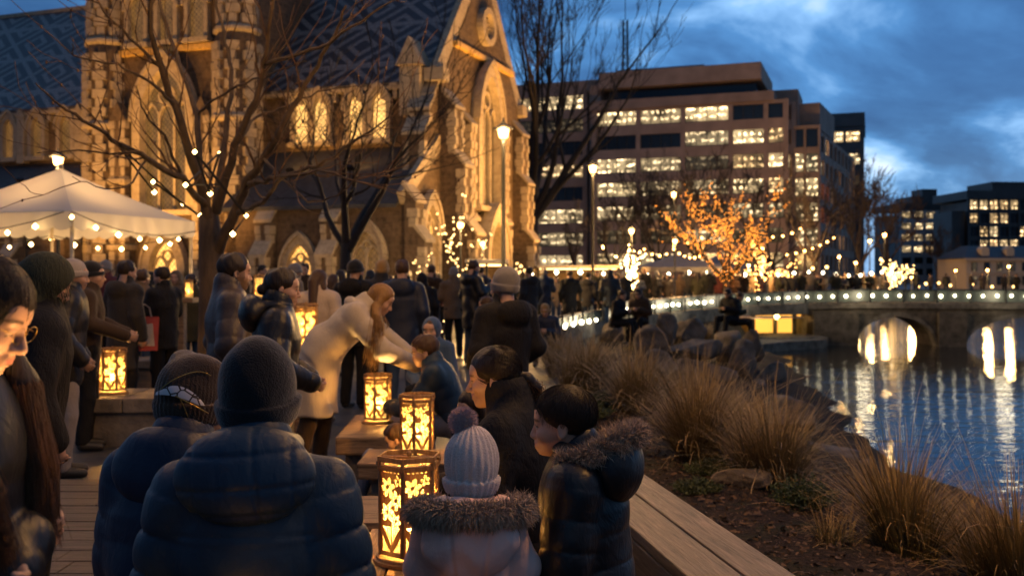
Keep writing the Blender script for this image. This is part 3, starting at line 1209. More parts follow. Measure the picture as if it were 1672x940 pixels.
# buttresses: stepped, pale quoins proud of dark rubble cores
def buttress(o, wdt, deps, zs, axis, name='buttress'):
    """axis: outward direction; deps/zs: step depth and its top height"""
    o = Vector(o); ax = Vector(axis); sd = Vector((-ax.y, ax.x, 0))
    mb = MB()
    z0 = 0.0
    rz = math.atan2(ax.y, ax.x)
    M3 = Matrix.Rotation(rz, 3, 'Z')
    prof = [(0, 0)]
    for i, (d, z) in enumerate(zip(deps, zs)):
        prof += [(d, prof[-1][1] if i == 0 else zs[i - 1] + 0.5), (d, z)]
        if i + 1 < len(deps): pass
    prof[-1] = (deps[-1], zs[-1])
    prof += [(0, zs[-1] + deps[-1] * 1.3)]
    mb.prism([(x, y) for x, y in prof], o - sd * wdt / 2, ax, Z_, sd, wdt)
    b = mb.build(name, M_rubble, ch)
    q = MB()
    for i, (d, z) in enumerate(zip(deps, zs)):
        zb = 0 if i == 0 else zs[i - 1] + 0.5
        k = 0
        zz_ = zb + 0.05
        while zz_ + 0.34 < z:
            big = 0.40 if k % 2 else 0.26
            for sg in (-1, 1):
                q.box(o + ax * (d - 0.14) + sd * sg * (wdt / 2 - 0.10) + Z_ * (zz_ + 0.19), (big + 0.06, 0.26, 0.36), M=M3)
            zz_ += 0.385
            k += 1
        q.prism([(d + 0.10, z - 0.08), (d + 0.10, z + 0.06), (d - 0.55, z + 0.85), (d - 0.62, z + 0.70)], o - sd * (wdt / 2 + .08), ax, Z_, sd, wdt + .16)
    q.build('quoin', M_lime, b)
    return b


buttress((0.35, 0.0, 0), 0.95, (1.7, 1.15, 0.7), (3.4, 6.4, 9.0), -Y_)
buttress((CW - 0.35, 0.0, 0), 0.95, (1.2, 0.85, 0.55), (3.4, 6.4, 9.0), -Y_)
buttress((0.0, 0.55, 0), 0.95, (1.6, 1.1, 0.6), (7.7, 8.8, 9.5), -X_)
buttress((2.75, 0.0, 0), 0.6, (0.55, 0.4), (4.2, 8.6), -Y_)
buttress((CW - 2.75, 0.0, 0), 0.6, (0.55, 0.4), (4.2, 8.6), -Y_)
# corner pinnacle with a little gabled hood where wall and gable meet
mb = MB()
mb.box((-0.35, 1.15, 9.7), (0.95, 1.0, 2.2), bev=0.05)
mb.prism([(-0.62, 0), (0.62, 0), (0, 1.25)], (-0.95, 1.15, 10.8), Y_, Z_, X_, 1.25)
mb.build('pinnacle', M_lime, ch)

# aisle with lean-to roof
AS, AZ0, AZ1 = -3.5, 4.7, 7.35
for ta, tb_ in ((0.0, 8.7), (17.3, CL)):
    mb = MB()
    mb.box((AS + 0.25, (ta + tb_) / 2, AZ0 / 2), (0.5, tb_ - ta, AZ0))
    mb.build('aisle_wall', M_rubble, ch)
for ty in (0.45, 17.8, 8.7):
    mb = MB()
    mb.prism([(AS, 0), (-0.02, 0), (-0.02, AZ1 - 0.15), (AS, AZ0 - 0.1)], (0, ty, 0), X_, Z_, -Y_, 0.45)
    mb.build('aisle_gable', M_rubble, ch)
for ta, tb_ in ((0.3, 8.8), (17.2, CL)):
    mb = MB(); mb.prism([(AS - 0.3, AZ0 - 0.18), (-0.02, AZ1), (-0.02, AZ1 - 0.16), (AS - 0.3, AZ0 - 0.34)], (0, ta, 0), X_, Z_, Y_, tb_ - ta)
    mb.build('aisle_roof', M_slate_plain, ch)
mb = MB(); mb.bar((AS - 0.25, 0.1, AZ0 + 0.02), (0.0, 0.1, AZ1 + 0.2), 0.6, 0.26, up=(0, 1, 0)); mb.build('aisle_coping', M_lime, ch)
arch_window(ch, (AS / 2 + 0.1, -0.02, 1.0), X_, -Y_, 1.25, 3.6, M_cglass_door, fw=0.3, depth=0.35, mull=1)
buttress((AS + 0.25, 0.0, 0), 0.8, (0.9, 0.5), (3.0, 4.6), -Y_)
for tt in (3.3, 6.5, 20.5, 25, 30, 35, 40):
    buttress((AS, tt, 0), 0.7, (0.9, 0.5), (2.4, 3.9), -X_)
for tt in (1.7, 4.9):
    arch_window(ch, (AS, tt, 0.2 if tt > 4 else 1.2), -Y_, -X_, 1.2, 2.7 if tt > 4 else 2.2, M_cglass_door if tt > 4 else M_cglass_dim, fw=0.25, depth=0.3)
for tt in (22.8, 27.5, 32.5, 37.5):
    arch_window(ch, (AS, tt, 1.3), -Y_, -X_, 1.1, 2.4, M_cglass_dim, fw=0.25, depth=0.3)
# flying struts rising across the aisle roof

# clerestory windows in pairs
for tt in (2.95, 4.15, 6.0, 7.0):
    arch_window(ch, (0.0, tt, 7.75), -Y_, -X_, 0.72, 2.05, M_cglass, fw=0.20, depth=0.28, mull=0, hood=True)
for tt in (19.0, 20.9, 22.8, 24.7, 26.6, 28.5, 30.4, 32.3, 34.2, 36.1, 38.0, 39.9):
    arch_window(ch, (0.0, tt, 7.75), -Y_, -X_, 0.72, 2.05, M_cglass_dim, fw=0.22, depth=0.28, mull=0)
for tt in (19.95, 23.75, 27.55, 31.35, 35.15):
    mb = MB(); mb.box((-0.2, tt, 8.6), (0.4, 0.5, 2.4), bev=0.04); mb.prism([(-.3, 0), (.3, 0), (0, .5)], (-0.42, tt, 9.8), Y_, Z_, X_, .4); mb.build('pilaster', M_lime, ch)

# transept tower
T0, T1, TS, TH = 9.0, 17.0, -2.0, 27.0
mb = MB()
mb.box(((TS + 4) / 2, (T0 + T1) / 2, TH / 2), (4 - TS, T1 - T0, TH))
mb.build('tower_wall', M_rubble, ch)
for tt in (T0 + 0.3, T1 - 0.3):                         # octagonal corner turrets with long-and-short work
    b = MB()
    b.lathe([(1.05, 0), (1.05, 12.2), (0.85, 12.9), (0.85, TH + 2)], 8, (TS + 0.1, tt, 0), PI / 8)
    tb = b.build('turret', M_rubble, ch)
    q = MB()
    z, k = 0.05, 0
    while z < TH:
        rr = 1.05 if z < 12 else 0.85
        if 11.9 < z < 12.9: z += 0.42; k += 1; continue
        for e in range(8):
            a = PI / 8 + 2 * PI * e / 8
            if math.cos(a) > 0.5: continue
            wl_ = 0.62 if (k + e) % 2 else 0.34
            q.box((TS + 0.1 + rr * 0.955 * math.cos(a), tt + rr * 0.955 * math.sin(a), z + 0.2), (0.22, wl_, 0.40), rz=a)
        z += 0.43; k += 1
    for zc in (4.6, 8.6, 12.6, 17):
        rr = 1.05 if zc < 12.6 else 0.9
        q.lathe([(rr + .05, zc - .12), (rr + .2, zc), (rr + .2, zc + .14), (rr, zc + .3)], 8, (TS + 0.1, tt, 0), PI / 8)
    q.build('quoin', M_lime, tb)
tm = (T0 + T1) / 2
arch_window(ch, (TS, tm, 4.6), -Y_, -X_, 2.6, 6.6, M_cglass_dim, fw=0.45, depth=0.5, mull=2)
for tt in (tm - 2.35, tm + 2.35):
    mb = MB()
    mb.box((TS - 0.35, tt, 4.4), (0.8, 0.85, 8.8), bev=0.05)
    mb.prism([(-.5, 0), (.5, 0), (0, .9)], (TS - 0.8, tt, 8.8), Y_, Z_, X_, .8)
    b = mb.build('buttress', M_rubble, ch)
    q = MB()
    z, k = 0.1, 0
    while z < 8.5:
        for sg in (-1, 1):
            q.box((TS - 0.64, tt + sg * 0.3, z + .2), (0.30 if k % 2 else 0.24, 0.34 if k % 2 else 0.22, 0.40))
        z += 0.44; k += 1
    q.box((TS - 0.4, tt, 6.0), (0.98, 1.02, 0.22), bev=0.03)
    q.box((TS - 0.4, tt, 2.9), (0.98, 1.02, 0.22), bev=0.03)
    q.build('quoin', M_lime, b)
mb = MB()
for zc in (3.9, 12.1, 15.6):
    mb = MB()
    mb.box((TS - 0.12, tm, zc), (0.3, T1 - T0 - 1.6, 0.28), bev=0.03)
    mb.build('string_course', M_gold, ch)
for tt in (tm - 1.7, tm, tm + 1.7):
    arch_window(ch, (TS, tt, 12.5), -Y_, -X_, 0.9, 2.4, M_cglass_dim, fw=0.2, depth=0.3, mull=0)
arch_window(ch, (TS, tm, 0.05), -Y_, -X_, 1.6, 3.2, M_cglass_door, fw=0.4, depth=0.5, mull=1)

# floodlights on the ground washing the stone: small housings with a real spot each
def floodlight(loc_local, aim_local, power, label, size=70, col=(1.0, 0.45, 0.095), blend=0.6):
    Mw = Matrix.Translation(ch.location) @ Matrix.Rotation(R(70), 4, 'Z')
    a, b = Mw @ Vector(loc_local), Mw @ Vector(aim_local)
    t = thing('floodlight', label, 'floodlight', a)
    d = (b - a).normalized()
    rot = d.to_track_quat('-Z', 'Y')
    m = MB(); m.box((0, 0, 0), (0.30, 0.22, 0.14), M=rot.to_matrix()); m.build('housing', M_black, t)
    m = MB(); m.box((0, 0, -a.z / 2 - .05), (0.06, 0.06, a.z)); m.build('stand', M_black, t)
    ld = bpy.data.lights.new('flood_spot', 'SPOT')
    ld.energy = power; ld.color = col; ld.spot_size = R(size); ld.spot_blend = blend; ld.shadow_soft_size = 0.12
    lo = bpy.data.objects.new('flood_spot', ld); C.objects.link(lo)
    lo.rotation_euler = rot.to_euler(); lo.location = d * 0.16; lo.parent = t


FL = 0.42
floodlight((-1.5, -9.5, 0.4), (0.6, 0, 8.5), 16000 * FL, 'small black floodlight on the paving aimed up the left corner buttress of the gable', 62)
floodlight((4.4, -9.0, 0.4), (5.0, 0, 7.5), 15000 * FL, 'small black floodlight in front of the church porch aimed up the tall gable window', 74)
floodlight((9.8, -8.6, 0.4), (8.9, 0, 7.5), 15000 * FL, 'small black floodlight aimed up the right corner buttress of the gable', 62)
floodlight((5.2, -3.2, 0.4), (5.0, 0, 13.5), 6000 * FL, 'small black floodlight close to the porch aimed up at the round gable window', 50)
floodlight((-10.0, 10.0, 0.4), (TS, 9.6, 7.5), 8500 * FL, 'small black floodlight aimed up the right turret of the tower', 62)
floodlight((-10.3, 16.2, 0.4), (TS, 16.3, 7.5), 9500 * FL, 'small black floodlight aimed up the left turret of the tower', 62)
floodlight((-9.6, 13.0, 0.4), (TS, 13.0, 7.0), 6000 * FL, 'small black floodlight aimed up the big arched tower window', 70)
floodlight((-5.0, 12.4, 0.4), (TS, 12.2, 14.5), 5000 * FL, 'small black floodlight close to the tower aimed at its upper windows', 60)
floodlight((-2.4, 6.2, 6.2), (0.0, 6.3, 9.0), 420 * FL, 'small floodlight on the aisle roof aimed at the window pair beside the tower', 140)
floodlight((-2.4, 3.2, 6.2), (0.0, 3.3, 9.0), 260 * FL, 'small floodlight on the aisle roof aimed at the window pair beside the gable', 140)
floodlight((-3.0, 21, 6.2), (0.0, 22, 9.0), 110 * FL, 'small floodlight on the aisle roof aimed at the windows just left of the tower', 150)
floodlight((-3.0, 30, 6.2), (0.0, 30, 9.0), 90 * FL, 'small floodlight on the aisle roof aimed at the windows far left of the tower', 150)
floodlight((-9.0, 3.0, 0.4), (AS, 3.4, 2.6), 300 * FL, 'small black floodlight among the crowd aimed at the aisle wall beside the gable', 100)
floodlight((-9.0, 21, 0.4), (AS, 20.5, 3), 700 * FL, 'small floodlight behind the white marquee aimed at the aisle wall', 100)


# ================================================================== office buildings
def office_glass(name, col, s, seed):
    """lit office seen through its window: rows of bright ceiling lamps, furniture dark below, blinds and partitions"""
    t = NT(name)
    tc = t.coord('Object')
    sp = t.new('ShaderNodeSeparateXYZ'); t.put(sp.inputs[0], tc)
    cb = t.new('ShaderNodeCombineXYZ')
    t.put(cb.inputs[0], t.math('ADD', sp.outputs[0], sp.outputs[1])); t.put(cb.inputs[1], t.math('ADD', sp.outputs[2], seed * 3.3))
    br_ = t.new('ShaderNodeTexBrick')
    t.put(br_.inputs['Vector'], cb.outputs[0])
    br_.inputs['Scale'].default_value = 1; br_.inputs['Brick Width'].default_value = 2.6; br_.inputs['Row Height'].default_value = 0.9
    br_.inputs['Mortar Size'].default_value = 0.28; br_.inputs['Mortar Smooth'].default_value = 0.3
    n = t.noise(cb.outputs[0], 0.42, 1, 0.5)
    n2 = t.noise(cb.outputs[0], 2.3, 3, 0.6)
    base = t.ramp(n, [(0.36, (0.14, 0.14, 0.14)), (0.48, (0.5, 0.5, 0.5)), (0.60, (0.75, 0.75, 0.75))])
    lampm = t.math('MULTIPLY', t.math('SUBTRACT', 1.0, br_.outputs['Fac']), t.math('GREATER_THAN', n2, 0.53))
    bw = t.new('ShaderNodeRGBToBW'); t.put(bw.inputs[0], base)
    oi = t.new('ShaderNodeObjectInfo').outputs['Random']            # every room its own brightness and tint
    st = t.math('MULTIPLY', t.math('ADD', t.math('MULTIPLY', bw.outputs[0], t.math('ADD', 0.15, t.math('MULTIPLY', n2, 0.8))), t.math('MULTIPLY', lampm, 2.3)), t.math('MULTIPLY', t.math('ADD', 0.45, t.math('MULTIPLY', oi, 0.9)), s))
    tint = t.mix(t.math('FRACT', t.math('MULTIPLY', oi, 7.3)), col, (1.0, 0.72, 0.38))
    return t.set(col=(0.02, 0.02, 0.02), rough=0.1, ecol=tint, estr=st)


M_og = [office_glass('office_window_lit', (1.0, 0.70, 0.34), 1.7, 1), office_glass('office_window_warm', (1.0, 0.60, 0.25), 1.5, 2), office_glass('office_window_soft', (1.0, 0.72, 0.38), 0.95, 5)]
M_odark = NT('office_window_dark').set(col=(0.02, 0.025, 0.03), rough=0.08, spec=0.7)
M_odim = office_glass('office_window_dim', (1.0, 0.68, 0.36), 0.10, 9)
M_orange_lit = glow('orange_lit_window', (1.0, 0.25, 0.03), 0.55)
M_brownconc = simple('brown_concrete', (0.42, 0.28, 0.215), 0.8, var=0.2, nscale=0.4, bump=0.3, bscale=5)
M_brownconc2 = simple('brown_concrete_band', (0.36, 0.24, 0.185), 0.8, var=0.2, nscale=0.4, bump=0.3, bscale=5)
M_greyclad = simple('grey_cladding', (0.10, 0.105, 0.11), 0.6, var=0.2, nscale=0.4)
M_blueclad = simple('blue_grey_cladding', (0.36, 0.42, 0.46), 0.6, var=0.15, nscale=0.3)
M_darkclad = simple('dark_cladding', (0.045, 0.05, 0.055), 0.5, var=0.25, nscale=0.3)
M_mull = simple('window_mullion', (0.035, 0.032, 0.03), 0.5)


def facade(parent, o, u, n, bays, z0, storey, rows, win_h, sill, wallm, lit, wall_t=0.5, quota=None, pier=0.7, mull=1.5, inset=0.35, stuffbox=None):
    """one facade: spandrel bands + piers proud of inset glazing. bays: list of (start, width) along u.
    Every window is its own part (> pane, mullion)."""
    o, u, n = Vector(o), Vector(u), Vector(n)
    W_ = max(b[0] + b[1] for b in bays) + pier
    for r in range(rows + 1):
        bands = MB()
        zb = z0 + r * storey + (sill + win_h - storey if r > 0 else -z0)
        zt = z0 + r * storey + sill
        if r == rows: zt = z0 + r * storey + 0.2
        bands.prism([(0, zb), (W_, zb), (W_, zt), (0, zt)], o - n * wall_t, u, Z_, n, wall_t + 0.002)
        bands.build('spandrel', wallm, parent)
    pm = MB()
    edges = [0.0] + [b[0] for b in bays[1:]] + [W_]
    prev_end = 0.0
    for (bs, bw_) in bays + [(W_, 0)]:
        pm.prism([(prev_end, 0), (bs, 0), (bs, z0 + rows * storey + 0.2), (prev_end, z0 + rows * storey + 0.2)], o - n * wall_t, u, Z_, n, wall_t + 0.09)
        prev_end = bs + bw_
    pm.build('piers', wallm, parent)
    for r in range(rows):
        for i, (bs, bw_) in enumerate(bays):
            z = z0 + r * storey + sill
            code = lit(r, i)
            m = {'L': M_og[0], 'W': M_og[1], 'S': M_og[2], 'D': M_odark, 'd': M_odim, 'O': M_orange_lit}[code]
            fr = MB()
            k = max(1, int(round(bw_ / mull)))
            for q_ in range(k + 1):
                x = bs + bw_ * q_ / k
                fr.prism([(x - .05, z), (x + .05, z), (x + .05, z + win_h), (x - .05, z + win_h)], o - n * (inset - 0.03), u, Z_, n, 0.12)
            fr.prism([(bs, z), (bs + bw_, z), (bs + bw_, z + .12), (bs, z + .12)], o - n * (inset - 0.04), u, Z_, n, 0.1)
            wn_ = fr.build('window', M_mull, parent)
            p_ = MB()
            p_.prism([(bs, z), (bs + bw_, z), (bs + bw_, z + win_h), (bs, z + win_h)], o - n * inset, u, Z_, n, 0.02)
            p_.build('pane', m, wn_)


rl = random.Random(11)
# --- the big brown office block; local frame: x along the front to the right, y into the block
OC = W(1256, 450, 132)
ob = thing('office_building', 'broad brown concrete office block with rows of lit windows behind the bare trees', 'building', (OC.x, OC.y, 0), R(-20))
STO, OZ = 3.30, 1.6
front = []
x = -23.6
for w_ in (5.6, 5.6, 5.8, 4.0, 1.9):
    front.append((x, w_)); x += w_ + 0.62
fr0 = front[0][0] - 0.7
LIT = ["SdWDLL", "WSDSSS", "LWddSS", "LLdWWW", "dSSLLW", "LLLdDd", "WDDWSD"]
codes = {6: 'LLLDD', 5: 'DDSLW', 4: 'LSdWW', 3: 'LSSLW', 2: 'SSdSS', 1: 'ddSdd', 0: 'WSWdS'}
o_front = Vector((fr0, 0, 0))
facade(ob, o_front, X_, -Y_, [(a - fr0, b) for a, b in front], OZ, STO, 7, 1.95, 1.05, M_brownconc, lambda r, i: codes[r][i])
zt = OZ + 7 * STO + 0.2
mb = MB()
mb.box((fr0 / 2 + 0.3, 9.0, zt / 2 - 0.3), (-fr0 - 0.4, 17.0, zt - 1.4))
mb.build('core', M_odark, ob)
mb = MB(); mb.box((fr0 / 2 + 0.2, 8.8, zt + 0.5), (-fr0 + 0.9, 18.2, 1.3)); mb.build('parapet', M_brownconc2, ob)
# set-back top storey with its dark ribbon window and thick overhanging roof band
mb = MB(); mb.box((-12.2, 9.8, zt + 2.1), (20.5, 14, 2.0)); mb.build('top_storey', M_odark, ob)
mb = MB(); mb.box((-12.4, 9.0, zt + 4.2), (22.5, 16.0, 2.3), bev=0.08); mb.build('roof_band', M_brownconc, ob)
mb = MB(); mb.box((-15.5, 9.0, zt + 5.7), (12.5, 10.0, 0.9)); mb.build('plant_room', M_brownconc2, ob)
# chamfer bay and taller stair block at the corner, then stepped right side
facade(ob, (0.9, 0.9, 0), Vector((0.78, 0.62, 0)), Vector((0.62, -0.78, 0)), [(0.5, 1.7)], OZ, STO, 7, 1.95, 1.05, M_brownconc2, lambda r, i: 'WdWSLDD'[r])
mb = MB(); mb.box((1.2, 9.0, (zt + 2.0) / 2), (4.4, 9.0, zt + 2.0), bev=0.1); mb.build('stair_block', M_brownconc2, ob)
mb = MB(); mb.box((1.2, 5.0, zt / 2 - .4), (3.2, 5.0, zt - .8)); mb.build('corner_core', M_brownconc2, ob)
facade(ob, (1.5, 2.4, 0), X_, -Y_, [(0.25, 2.5), (3.05, 1.5)], OZ, STO, 6, 2.45, 0.6, M_brownconc2, lambda r, i: ['dd', 'SS', 'LL', 'LL', 'LS', 'DD'][r][i], wall_t=0.4, pier=0.3)
facade(ob, (5.6, 3.0, 0), Vector((0.10, 0.995, 0)), Vector((0.995, -0.10, 0)), [(1 + 4.2 * k, 3.0) for k in range(10)], OZ, STO, 6, 2.2, 0.7, M_brownconc, lambda r, i: rl.choice('dSWDdD') if not (r in (2, 3) and i in (1, 2)) else 'O')
mb = MB(); mb.box((3.4, 25.5, OZ / 2 + 3 * STO), (7.0, 43, OZ + 6 * STO - .2), rz=-0.1); mb.build('side_wing', M_brownconc2, ob)
mb = MB(); mb.box((5.0, 14.0, zt - 1.4), (3.6, 14, 3.6), rz=-0.1); mb.build('side_parapet', M_brownconc2, ob)
# left wing, a little set back
LW = fr0 - 0.2
facade(ob, (LW - 12.2, 2.6, 0), X_, -Y_, [(0.6, 2.4), (3.5, 6.8)], OZ, STO, 8, 2.0, 0.9, M_brownconc2, lambda r, i: ['dS', 'SS', 'SW', 'DD', 'WW', 'DD', 'dd', 'WL'][r][i])
mb = MB(); mb.box((LW - 6.2, 9.5, OZ / 2 + 4 * STO - .3), (11.4, 12.5, OZ + 8 * STO - 1)); mb.build('left_core', M_odark, ob)
mb = MB(); mb.box((LW - 5.9, 9.5, OZ + 8 * STO + 0.9), (13.0, 13.5, 1.6)); mb.build('left_parapet', M_brownconc2, ob)
mb = MB(); mb.box((LW + 0.2, 6.0, 4.35 * STO), (1.6, 9.0, 8.7 * STO)); mb.build('service_shaft', M_brownconc2, ob)

# --- lattice mast behind
mt = thing('radio_mast', 'thin dark lattice mast rising above the left end of the office block', 'mast', W(1021, 450, 150).xy.to_3d())
mb = MB()
for sx, sy in ((-.45, -.45), (.45, -.45), (.45, .45), (-.45, .45)):
    mb.bar((sx, sy, 0), (sx * .7, sy * .7, 40), 0.16, 0.16)
mb.build('legs', M_iron, mt)
mb = MB()
for z in range(0, 40, 1):
    k = 0.45 * (1 - 0.3 * z / 40)
    for a, b in (((-k, -k), (k, -k)), ((k, -k), (k, k)), ((k, k), (-k, k)), ((-k, k), (-k, -k))):
        mb.bar((a[0], a[1], z), (b[0], b[1], z + 1), 0.07, 0.07)
mb.build('bracing', M_iron, mt)
mb = MB(); mb.bar((0, 0, 40), (0, 0, 48), 0.1, 0.1); mb.build('antenna', M_iron, mt)

# --- darker block behind, right of it
p = W(1405, 450, 172)
b2 = thing('office_building', 'narrow dark block with two lit upper floors right of the brown office', 'building', (p.x, p.y, 0), R(-20))
facade(b2, (-11, 0, 0), X_, -Y_, [(0.5 + 2.7 * k, 2.3) for k in range(4)], 0.0, 3.9, 7, 1.9, 1.3, M_greyclad, lambda r, i: {6: 'WWWW', 5: 'WSWS', 4: 'SWdd'}.get(r, 'DDDD')[i])
facade(b2, (0.4, 0.2, 0), Y_, X_, [(0.5 + 2.4 * k, 1.7) for k in range(6)], 0.0, 3.9, 7, 2.2, 1.1, M_greyclad, lambda r, i: 'D' if r < 5 else rl.choice('Dd'))
mb = MB(); mb.box((-5.4, 8.2, 13.3), (10.6, 15, 26.4)); mb.build('core', M_darkclad, b2)
mb = MB(); mb.box((-5.3, 8, 28.6), (12.0, 16.5, 2.3)); mb.build('parapet', M_greyclad, b2)
# --- pale blue-grey block far right
p = W(1470, 450, 210)
b3 = thing('office_building', 'pale blue grey office block with warm lit windows far across the water', 'building', (p.x, p.y, 0), R(4))
facade(b3, (0, 0, 0), X_, -Y_, [(0.4 + 2.62 * k, 2.0) for k in range(5)], 1.0, 2.4, 6, 1.35, 0.7, M_blueclad, lambda r, i: rl.choice('WSWSLLD') if r > 1 else 'D', wall_t=0.4, pier=0.5)
mb = MB(); mb.box((7, 7, 7.4), (13.2, 13, 14.4)); mb.build('core', M_darkclad, b3)
mb = MB(); mb.box((7, 7, 16.2), (14.2, 14.4, 1.4)); mb.build('parapet', M_darkclad, b3)
mb = MB(); mb.box((7.3, 7, 17.8), (6.5, 8, 1.6)); mb.box((8.2, 6, 19.0), (3.2, 5, 2.4)); mb.build('plant_room', M_darkclad, b3)
# --- dark gridded block at the right edge
p = W(1580, 450, 190)
b4 = thing('office_building', 'dark gridded office block with square lit windows at the right edge', 'building', (p.x, p.y, 0), R(2))
facade(b4, (0, 0, 0), X_, -Y_, [(0.5 + 1.95 * k, 1.55) for k in range(8)], 1.0, 2.55, 6, 1.85, 0.4, M_darkclad, lambda r, i: ('W' if rl.random() < 0.62 else 'D') if i < 4 or r < 4 else rl.choice('DDdW'), wall_t=0.4, pier=0.4, mull=0.8)
mb = MB(); mb.box((9, 7, 8.0), (16, 13, 15.8)); mb.build('core', M_darkclad, b4)
mb = MB(); mb.box((8.6, 7, 17.0), (17.6, 14.4, 1.6)); mb.box((10.6, 7, 18.6), (9.5, 10, 2.2)); mb.build('parapet', M_darkclad, b4)
mb = MB(); mb.box((-1.3, 5, 7.0), (2.6, 8, 14)); mb.build('side_block', M_darkclad, b4)
# --- low pale classical house at the right edge, on the far bank
M_cream = simple('cream_render', (0.60, 0.47, 0.34), 0.8, var=0.12, bump=0.2)
p = W(1578, 450, 118)
b5 = thing('old_house', 'low cream classical building with dark hipped roof and dormers by the far bank', 'building', (p.x, p.y, 0), 0)
mb = MB(); mb.box((7, 4, 1.8), (14, 8, 3.6)); mb.build('wall', M_cream, b5)
mb = MB(); mb.box((7, -0.02, 3.5), (14.4, 0.5, 0.3)); mb.box((7, -0.05, 1.9), (14.2, 0.2, 0.16)); mb.build('cornice', M_cream, b5)
mb = MB(); mb.add([(-.3, -.3, 3.65), (14.3, -.3, 3.65), (14.3, 8.3, 3.65), (-.3, 8.3, 3.65), (1.6, 3, 5.2), (12.6, 3, 5.2), (12.6, 5, 5.2), (1.6, 5, 5.2)],
       [(0, 1, 5, 4), (1, 2, 6, 5), (2, 3, 7, 6), (3, 0, 4, 7), (4, 5, 6, 7)]); mb.build('roof', M_slate_plain, b5)
for k in range(4):
    m = MB(); m.box((2.4 + 3.0 * k, 0.9, 4.3), (0.9, 1.2, 0.8)); m.prism([(-.5, 0), (.5, 0), (0, .45)], (2.4 + 3.0 * k, 0.3, 4.7), X_, Z_, Y_, 1.4); m.build('dormer', M_cream, b5)
for k in range(9):
    for z in (1.0, 2.65):
        m = MB(); m.box((0.9 + 1.5 * k, -0.03, z), (0.62, 0.08, 1.05)); w_ = m.build('window', M_mull, b5)
        m = MB(); m.box((0.9 + 1.5 * k, -0.08, z), (0.5, 0.03, 0.93)); m.build('pane', M_odim if (k + int(z)) % 3 else M_odark, w_)


# ================================================================== trees
M_bark = simple('brown_bark', (0.060, 0.042, 0.030), 0.85, var=0.4, nscale=14, bump=0.8, bscale=45, bdist=0.02, stretch=(1, 1, 0.3))
M_bark_dark = simple('dark_bark', (0.022, 0.017, 0.015), 0.9, var=0.35, nscale=10, bump=0.7, bscale=30, bdist=0.03, stretch=(1, 1, 0.3))
M_bark_far = simple('far_bark', (0.075, 0.052, 0.04), 0.9, var=0.3)


def rand_perp(d, r):
    v = Vector((r.gauss(0, 1), r.gauss(0, 1), r.gauss(0, 1)))
    v = v - d * v.dot(d)
    return unit(v)


def grow(mb, r, p, d, L, rad, lev, maxlev, up=0.12, spread=0.75, wob=0.18, nchild=(2, 4), segs=5, pts_out=None, shrink=0.62, minr=0.004):
    """one branch as a wandering tube; children leave along it"""
    pts, rads, dirs = [p], [rad], [d]
    n = segs if lev < maxlev - 1 else 3
    for i in range(n):
        d = unit(d + rand_perp(d, r) * wob * r.uniform(.4, 1.2) + Vector((0, 0, up * (1 if lev else .4))))
        p = p + d * (L / n)
        pts.append(p); dirs.append(d)
        rads.append(max(minr, rad * (1 - 0.62 * (i + 1) / n)))
    mb.tube(pts, rads, 7 if rad > .06 else (5 if rad > 0.018 else 3), caps=False)
    if pts_out is not None:
        for a, b in zip(pts, pts[1:]): pts_out.append((a, b, rad, lev))
    if lev >= maxlev: return
    k = r.randint(*nchild)
    for c in range(k):
        f = r.uniform(0.35, 1.0) if c else 1.0
        i = min(n, max(1, int(f * n)))
        ang = r.uniform(.45, 1.0) * spread if c else r.uniform(.05, .35)
        dd = unit(dirs[i] * math.cos(ang) + rand_perp(dirs[i], r) * math.sin(ang))
        grow(mb, r, pts[i], dd, L * r.uniform(.55, .9) * (0.82 if c else .9), max(minr, rads[i] * (0.9 if not c else r.uniform(.5, .8))), lev + 1, maxlev, up, spread, wob, nchild, segs, pts_out, shrink, minr)


def bare_tree(name, label, loc, h, rad, seed, mat, maxlev=5, fork=0.3, lean=(0, 0), group=None, nlimb=4, spread=0.75, up=0.12, wob=0.18, nchild=(2, 4), minr=0.008, limb_ang=0.55):
    t = thing(name, label, 'tree', loc, 0, group)
    r = random.Random(seed)
    tr, cr_ = MB(), MB()
    segs_ = []
    top = Vector((lean[0], lean[1], h * fork))
    pts = [Vector((0, 0, -0.1)), Vector((0, 0, 0.12)), top * 0.5 + Vector((r.uniform(-.05, .05), 0, 0)), top]
    tr.tube(pts, [rad * 1.5, rad * 1.15, rad * .95, rad * .82], 10)
    for a, b in zip(pts, pts[1:]): segs_.append((a, b, rad, 0))
    tr.build('trunk', mat, t, True)
    a0 = r.uniform(0, 6)
    for i in range(nlimb):
        a = a0 + 2 * PI * i / nlimb + r.uniform(-.3, .3)
        tilt = (limb_ang * r.uniform(.6, 1.25)) if i else 0.1
        d = Vector((math.cos(a) * math.sin(tilt), math.sin(a) * math.sin(tilt), math.cos(tilt)))
        grow(cr_, r, top - Vector((0, 0, r.uniform(0, .12) * h * fork)), d, h * (1 - fork) * r.uniform(.42, .55), rad * r.uniform(.5, .72), 1, maxlev, up, spread, wob, nchild, 5, segs_, minr=minr)
    cr_.build('crown', mat, t, True)
    return t, segs_


